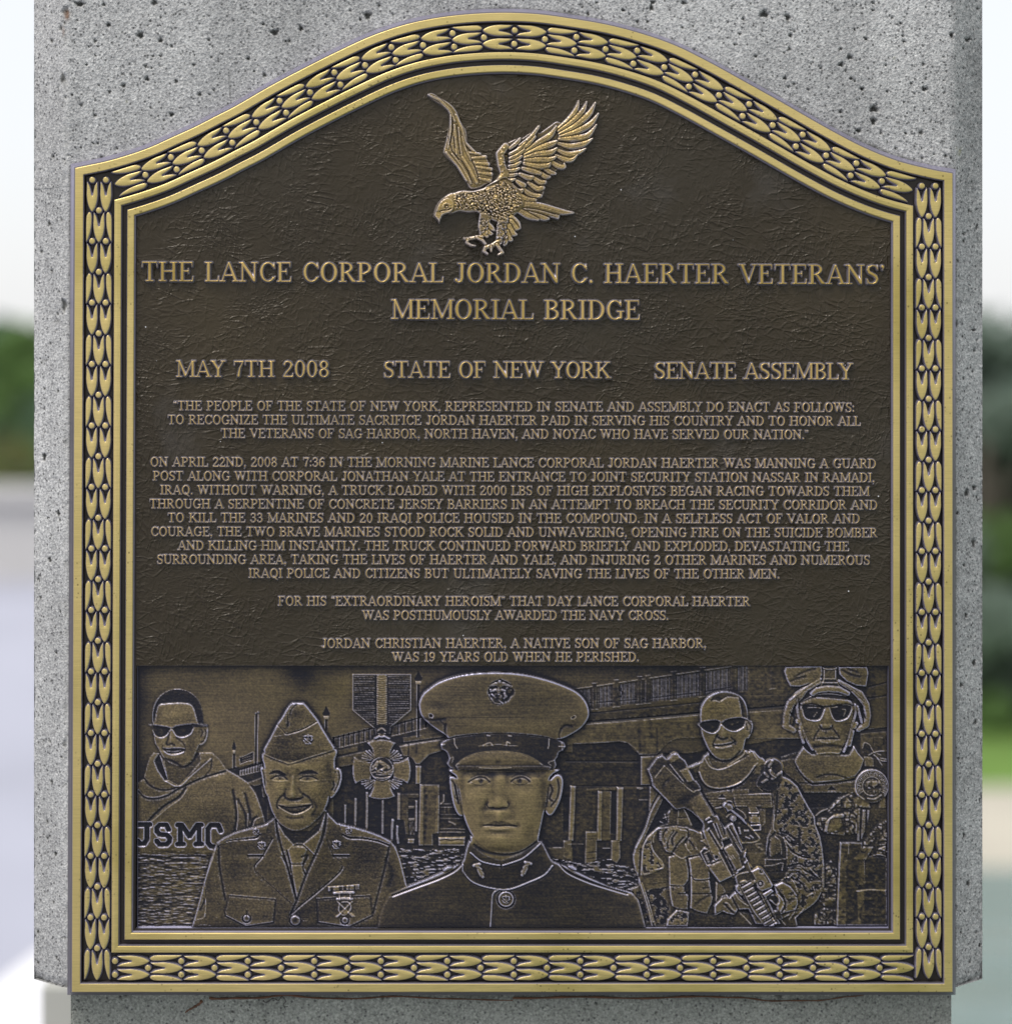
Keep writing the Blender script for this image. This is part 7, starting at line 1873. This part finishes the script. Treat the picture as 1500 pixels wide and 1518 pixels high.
GL['M'] = (1.14, [st_(.17, r=.055), st_(.97), ln_(.20, .94, T_ * .9, .54, .10, T_ * .8), ln_(.56, .10, N_, .94, .94, N_), sf_(.17, 0, .14), sf_(.12, 1, .09), sf_(.97, 0), sf_(1.02, 1, .1)])
GL['N'] = (.98, [st_(.19, r=.055), st_(.79, r=.055), ln_(.20, .93, T_, .76, .10, T_), sf_(.19, 0, .14), sf_(.14, 1, .1), sf_(.79, 1, .14)])
GL['O'] = (.92, [arc_(.46, .5, .43, .515, 0, 360, 22, t=.098)])
GL['P'] = (.78, [st_(.20), sf_(.2, 0, .17), ln_(.06, 1 - Z_, Z_, .42, 1 - Z_, N_), ln_(.2, .44, N_, .42, .44, N_), arc_(.40, .72, .33, .28, -90, 90)])
GL['Q'] = (.92, [arc_(.46, .5, .43, .515, 0, 360, 22, t=.098), ln_(.44, .20, N_, .60, .0, T_ * .8, .80, -.16, N_)])
GL['R'] = (.88, [st_(.20), sf_(.2, 0, .16), ln_(.06, 1 - Z_, Z_, .42, 1 - Z_, N_), ln_(.2, .48, N_, .42, .48, N_), arc_(.40, .74, .31, .26, -90, 90), ln_(.44, .46, T_ * .8, .70, .09, T_, .82, Z_, Z_)])
GL['S'] = (.70, [ln_(.60, .76, .04, .52, .92, N_, .34, .95, N_, .17, .87, T_ * .8, .13, .73, T_ * .9, .20, .60, T_, .36, .52, T_, .52, .42, T_, .58, .27, T_ * .9, .52, .12, T_ * .8, .36, .05, N_, .18, .08, N_, .10, .26, .04), ln_(.61, .96, .03, .61, .74, .035), ln_(.09, .05, .03, .09, .27, .035)])
GL['T'] = (.84, [st_(.42), sf_(.42, 0, .17), ln_(.08, 1 - Z_, N_, .76, 1 - Z_, N_), ln_(.07, .96, .03, .05, .73, .03), ln_(.77, .96, .03, .79, .73, .03)])
GL['U'] = (.94, [ln_(.20, .92, T_, .20, .34, T_, .25, .14, T_ * .8, .40, .055, N_ * 1.1, .58, .06, N_, .71, .16, N_, .75, .36, N_, .75, .94, N_), sf_(.2, 1), sf_(.75, 1, .13)])
GL['V'] = (.90, [ln_(.16, .92, T_, .45, .10, T_ * .8), ln_(.48, .08, N_, .77, .94, N_), sf_(.15, 1, .14), sf_(.77, 1, .12)])
GL['W'] = (1.26, [ln_(.15, .92, T_, .38, .10, T_ * .8), ln_(.40, .10, N_, .61, .92, N_), ln_(.62, .90, T_, .85, .10, T_ * .8), ln_(.87, .10, N_, 1.10, .94, N_), sf_(.14, 1, .13), sf_(.62, 1, .13), sf_(1.11, 1, .12)])
GL['X'] = (.90, [ln_(.18, .92, T_, .72, .08, T_), ln_(.70, .94, N_, .18, .06, N_), sf_(.18, 1, .13), sf_(.70, 1, .13), sf_(.17, 0, .13), sf_(.73, 0, .13)])
GL['Y'] = (.86, [ln_(.15, .92, T_, .43, .48, T_), ln_(.45, .48, N_, .72, .94, N_), ln_(.43, .48, T_, .43, .09, T_), sf_(.14, 1, .13), sf_(.73, 1, .12), sf_(.43, 0, .16)])
GL['Z'] = (.78, [ln_(.10, 1 - Z_, N_, .66, 1 - Z_, N_), ln_(.08, Z_, N_, .68, Z_, N_), ln_(.62, .93, T_ * .9, .14, .08, T_ * .9), ln_(.10, .95, .03, .09, .74, .03), ln_(.68, .05, .03, .70, .27, .03)])
GL['0'] = (.72, [arc_(.36, .5, .32, .515, 0, 360, 22)])
GL['1'] = (.52, [st_(.28), sf_(.28, 0, .17), ln_(.10, .82, N_, .27, .93, N_)])
GL['2'] = (.70, [ln_(.13, .76, .07, .18, .90, N_, .33, .95, N_ * 1.1, .50, .88, T_ * .8, .55, .73, T_, .47, .55, T_ * .8, .25, .30, N_ * 1.2, .11, .09, N_), ln_(.10, Z_ * 1.3, N_ * 1.2, .60, Z_ * 1.3, N_ * 1.3), ln_(.60, .07, N_, .63, .24, .03)])
GL['3'] = (.68, [ln_(.13, .80, .07, .22, .93, N_, .37, .95, N_, .52, .85, T_ * .8, .52, .68, T_ * .8, .42, .56, N_, .28, .53, N_), ln_(.42, .54, N_, .55, .43, T_ * .8, .57, .26, T_, .48, .11, T_ * .7, .33, .05, N_, .18, .08, N_, .11, .20, .07)])
GL['6'] = (.72, [arc_(.36, .31, .31, .31, 0, 360, 18), ln_(.13, .36, T_, .17, .68, T_ * .9, .32, .90, N_, .48, .95, N_, .58, .84, .06)])
GL['7'] = (.68, [ln_(.10, .93, N_, .60, .93, N_ * 1.3), ln_(.59, .92, N_, .40, .52, T_ * .7, .33, .09, T_), ln_(.09, .95, .035, .09, .72, .035)])
GL['8'] = (.70, [arc_(.35, .745, .27, .26, 0, 360, 16), arc_(.35, .27, .31, .28, 0, 360, 16)])
GL['9'] = (.72, [arc_(.36, .69, .31, .31, 0, 360, 18), ln_(.59, .64, T_, .55, .32, T_ * .9, .40, .10, N_, .24, .05, N_, .14, .16, .06)])
GL['.'] = (.30, [ln_(.15, .09, .095, .151, .09, .095)])
GL[','] = (.30, [ln_(.14, .09, .095, .15, .09, .095), ln_(.19, .06, .06, .15, -.10, .035, .10, -.17, .03)])
GL[':'] = (.30, [ln_(.15, .12, .09, .151, .12, .09), ln_(.15, .58, .09, .151, .58, .09)])
GL["'"] = (.28, [ln_(.13, .90, .09, .14, .90, .09), ln_(.18, .88, .06, .14, .73, .03)])
GL['{'] = (.46, [ln_(.12, .80, .075, .13, .80, .075), ln_(.09, .83, .05, .14, .97, .03), ln_(.32, .80, .075, .33, .80, .075), ln_(.29, .83, .05, .34, .97, .03)])
GL['}'] = (.46, [ln_(.12, .90, .075, .13, .90, .075), ln_(.16, .88, .05, .12, .74, .03), ln_(.32, .90, .075, .33, .90, .075), ln_(.36, .88, .05, .32, .74, .03)])
GL[' '] = (.46, [])

def glyph_field(ch, cap, res, fat, hmax, grow):
    """height field of one letter, local units (x right, y down from the baseline)"""
    w, strokes = GL[ch]
    g = Canvas(-.12 * cap, -1.16 * cap, (w + .12) * cap, .30 * cap, res)
    xx, yy = np.meshgrid(g.X, g.Y)
    d = np.full(xx.shape, -1e9); cr = np.zeros(xx.shape)
    for s in strokes:
        P = np.array(s) * cap
        P[:, 1] *= -1
        for p, q in zip(P[:-1], P[1:]):
            dd, tt = g.segd(xx, yy, p, q)
            r = p[2] + (q[2] - p[2]) * tt + fat
            d = np.maximum(d, r - dd)
    hgt = hmax * np.clip((d + grow) / (grow + 1.6), 0, 1) ** .75
    hgt = np.where(d + grow <= 0, -1.2, hgt)
    pol = sstep((d - .5) / .9); bare = np.clip(1.15 - np.abs(d - .1) / 1.15, 0, 1) * .95
    return g, hgt, pol, bare
def glyph_mesh(ch, cap, res, fat, hmax, grow):
    g, hgt, pol, bare = glyph_field(ch, cap, res, fat, hmax, grow)
    cell = np.maximum(np.maximum(hgt[:-1, :-1], hgt[1:, :-1]), np.maximum(hgt[:-1, 1:], hgt[1:, 1:])) > -.5
    if ch == ' ' or not cell.any(): return None
    used = np.zeros(hgt.shape, bool)
    used[:-1, :-1] |= cell; used[1:, :-1] |= cell; used[:-1, 1:] |= cell; used[1:, 1:] |= cell
    idx = np.full(hgt.shape, -1); idx[used] = np.arange(used.sum())
    j, i = np.nonzero(used)
    V = np.stack([g.X[i], g.Y[j], hgt[used]], 1)
    j, i = np.nonzero(cell)
    F = np.stack([idx[j, i], idx[j + 1, i], idx[j + 1, i + 1], idx[j, i + 1]], 1)
    return V, F, np.stack([pol[used], bare[used]], 1)
KERN = .055
def layout(text, x0, x1, cap):
    """advance positions filling x0..x1 with letter spacing stretched evenly"""
    nat = sum(GL[c][0] for c in text) * cap
    n = len(text) - 1
    sx = 1.0
    gap = (x1 - x0 - nat) / n
    lim = .30 * cap
    if gap < -.02 * cap:
        sx = (x1 - x0 + .02 * cap * n) / nat; gap = -.02 * cap
    elif gap > lim:
        sx = (x1 - x0 - lim * n) / nat; gap = lim
    x = x0; out = []
    for c in text:
        out.append((c, x)); x += GL[c][0] * cap * sx + gap
    return out, sx
HEAD = [('THE LANCE CORPORAL JORDAN C. HAERTER VETERANS\'', 209, 1313, 417.2, 422.0, 30.0),
        ('MEMORIAL BRIDGE', 580, 950, 473.3, 474.6, 30.0),
        ('MAY 7TH 2008', 261, 489, 559.2, 559.6, 25.2), ('STATE OF NEW YORK', 568, 906, 560.4, 561.4, 25.2), ('SENATE ASSEMBLY', 970, 1265, 562.0, 563.3, 25.2)]
cache = {}
for text, x0, x1, yb0, yb1, cap in HEAD:
    lay, sx = layout(text, x0, x1, cap)
    line = part('heading_line', None, None)
    cx_, cy_ = (x0 + x1) / 2, (yb0 + yb1) / 2
    lp = np.array(W(cx_, cy_, FIELD)) - PLOC
    line.location = lp
    for c, x in lay:
        if c == ' ': continue
        key = (c, cap)
        if key not in cache:
            V, F, fin = glyph_mesh(c, cap, .62, .5, 7.2, 1.2)
            V = np.column_stack([V[:, 0] * S, -V[:, 2] * S, -V[:, 1] * S])
            me = mesh_from('letter', V, F, fin); me.materials.append(M_LETTER)
            cache[key] = me
        o = bpy.data.objects.new('letter', cache[key]); scene.collection.objects.link(o); o.parent = line
        y = yb0 + (yb1 - yb0) * (x - x0) / (x1 - x0)
        o.location = np.array(W(x, y, FIELD)) - PLOC - lp
        o.scale = (sx, 1, 1)
BODY_T = [('{THE PEOPLE OF THE STATE OF NEW YORK, REPRESENTED IN SENATE AND ASSEMBLY DO ENACT AS FOLLOWS:', 256, 1268, 608.6, 611.2),
          ('TO RECOGNIZE THE ULTIMATE SACRIFICE JORDAN HAERTER PAID IN SERVING HIS COUNTRY AND TO HONOR ALL', 248, 1277, 629.2, 631.6),
          ('THE VETERANS OF SAG HARBOR, NORTH HAVEN, AND NOYAC WHO HAVE SERVED OUR NATION.}', 327, 1200, 649.6, 651.6),
          ('ON APRIL 22ND, 2008 AT 7:36 IN THE MORNING MARINE LANCE CORPORAL JORDAN HAERTER WAS MANNING A GUARD', 222, 1300, 692, 694.6),
          ('POST ALONG WITH CORPORAL JONATHAN YALE AT THE ENTRANCE TO JOINT SECURITY STATION NASSAR IN RAMADI,', 226, 1298, 712.8, 715.4),
          ('IRAQ. WITHOUT WARNING, A TRUCK LOADED WITH 2000 LBS OF HIGH EXPLOSIVES BEGAN RACING TOWARDS THEM', 237, 1290, 733.6, 735.8),
          ('THROUGH A SERPENTINE OF CONCRETE JERSEY BARRIERS IN AN ATTEMPT TO BREACH THE SECURITY CORRIDOR AND', 221, 1302, 754.2, 756.2),
          ('TO KILL THE 33 MARINES AND 20 IRAQI POLICE HOUSED IN THE COMPOUND. IN A SELFLESS ACT OF VALOR AND', 248, 1276, 774.8, 776.6),
          ('COURAGE, THE TWO BRAVE MARINES STOOD ROCK SOLID AND UNWAVERING, OPENING FIRE ON THE SUICIDE BOMBER', 223, 1302, 795.4, 797.4),
          ('AND KILLING HIM INSTANTLY. THE TRUCK CONTINUED FORWARD BRIEFLY AND EXPLODED, DEVASTATING THE', 263, 1260, 816.2, 817.8),
          ('SURROUNDING AREA, TAKING THE LIVES OF HAERTER AND YALE, AND INJURING 2 OTHER MARINES AND NUMEROUS', 232, 1291, 836.8, 838.2),
          ('IRAQI POLICE AND CITIZENS BUT ULTIMATELY SAVING THE LIVES OF THE OTHER MEN.', 368, 1157, 857.4, 858.6),
          ('FOR HIS {EXTRAORDINARY HEROISM} THAT DAY LANCE CORPORAL HAERTER', 412, 1113, 898.8, 899.6),
          ('WAS POSTHUMOUSLY AWARDED THE NAVY CROSS.', 537, 992, 919.8, 920.2),
          ('JORDAN CHRISTIAN HAERTER, A NATIVE SON OF SAG HARBOR,', 476, 1048, 961.6, 961.8),
          ('WAS 19 YEARS OLD WHEN HE PERISHED.', 581, 948, 981.8, 982)]
gcache = {}
cap = 14.2
for text, x0, x1, yb0, yb1 in BODY_T:
    lay, sx = layout(text, x0, x1, cap)
    VV = []; FF = []; NN = []; base = 0
    for c, x in lay:
        if c not in gcache:
            gcache[c] = glyph_mesh(c, cap, .58, .50, 5.4, .85) if c != ' ' else None
        g = gcache[c]
        if g is None: continue
        V, F, fin = g
        y = yb0 + (yb1 - yb0) * (x - x0) / (x1 - x0)
        VV.append(np.column_stack([V[:, 0] * sx + x, V[:, 1] + y + rng.normal() * .08, V[:, 2] + FIELD])); FF.append(F + base); NN.append(fin * np.array([1.25, .62])); base += len(V)
    part('inscription_line', mesh_from('inscription_line', toplaque(np.vstack(VV)), np.vstack(FF), np.vstack(NN)), M_LETTER)
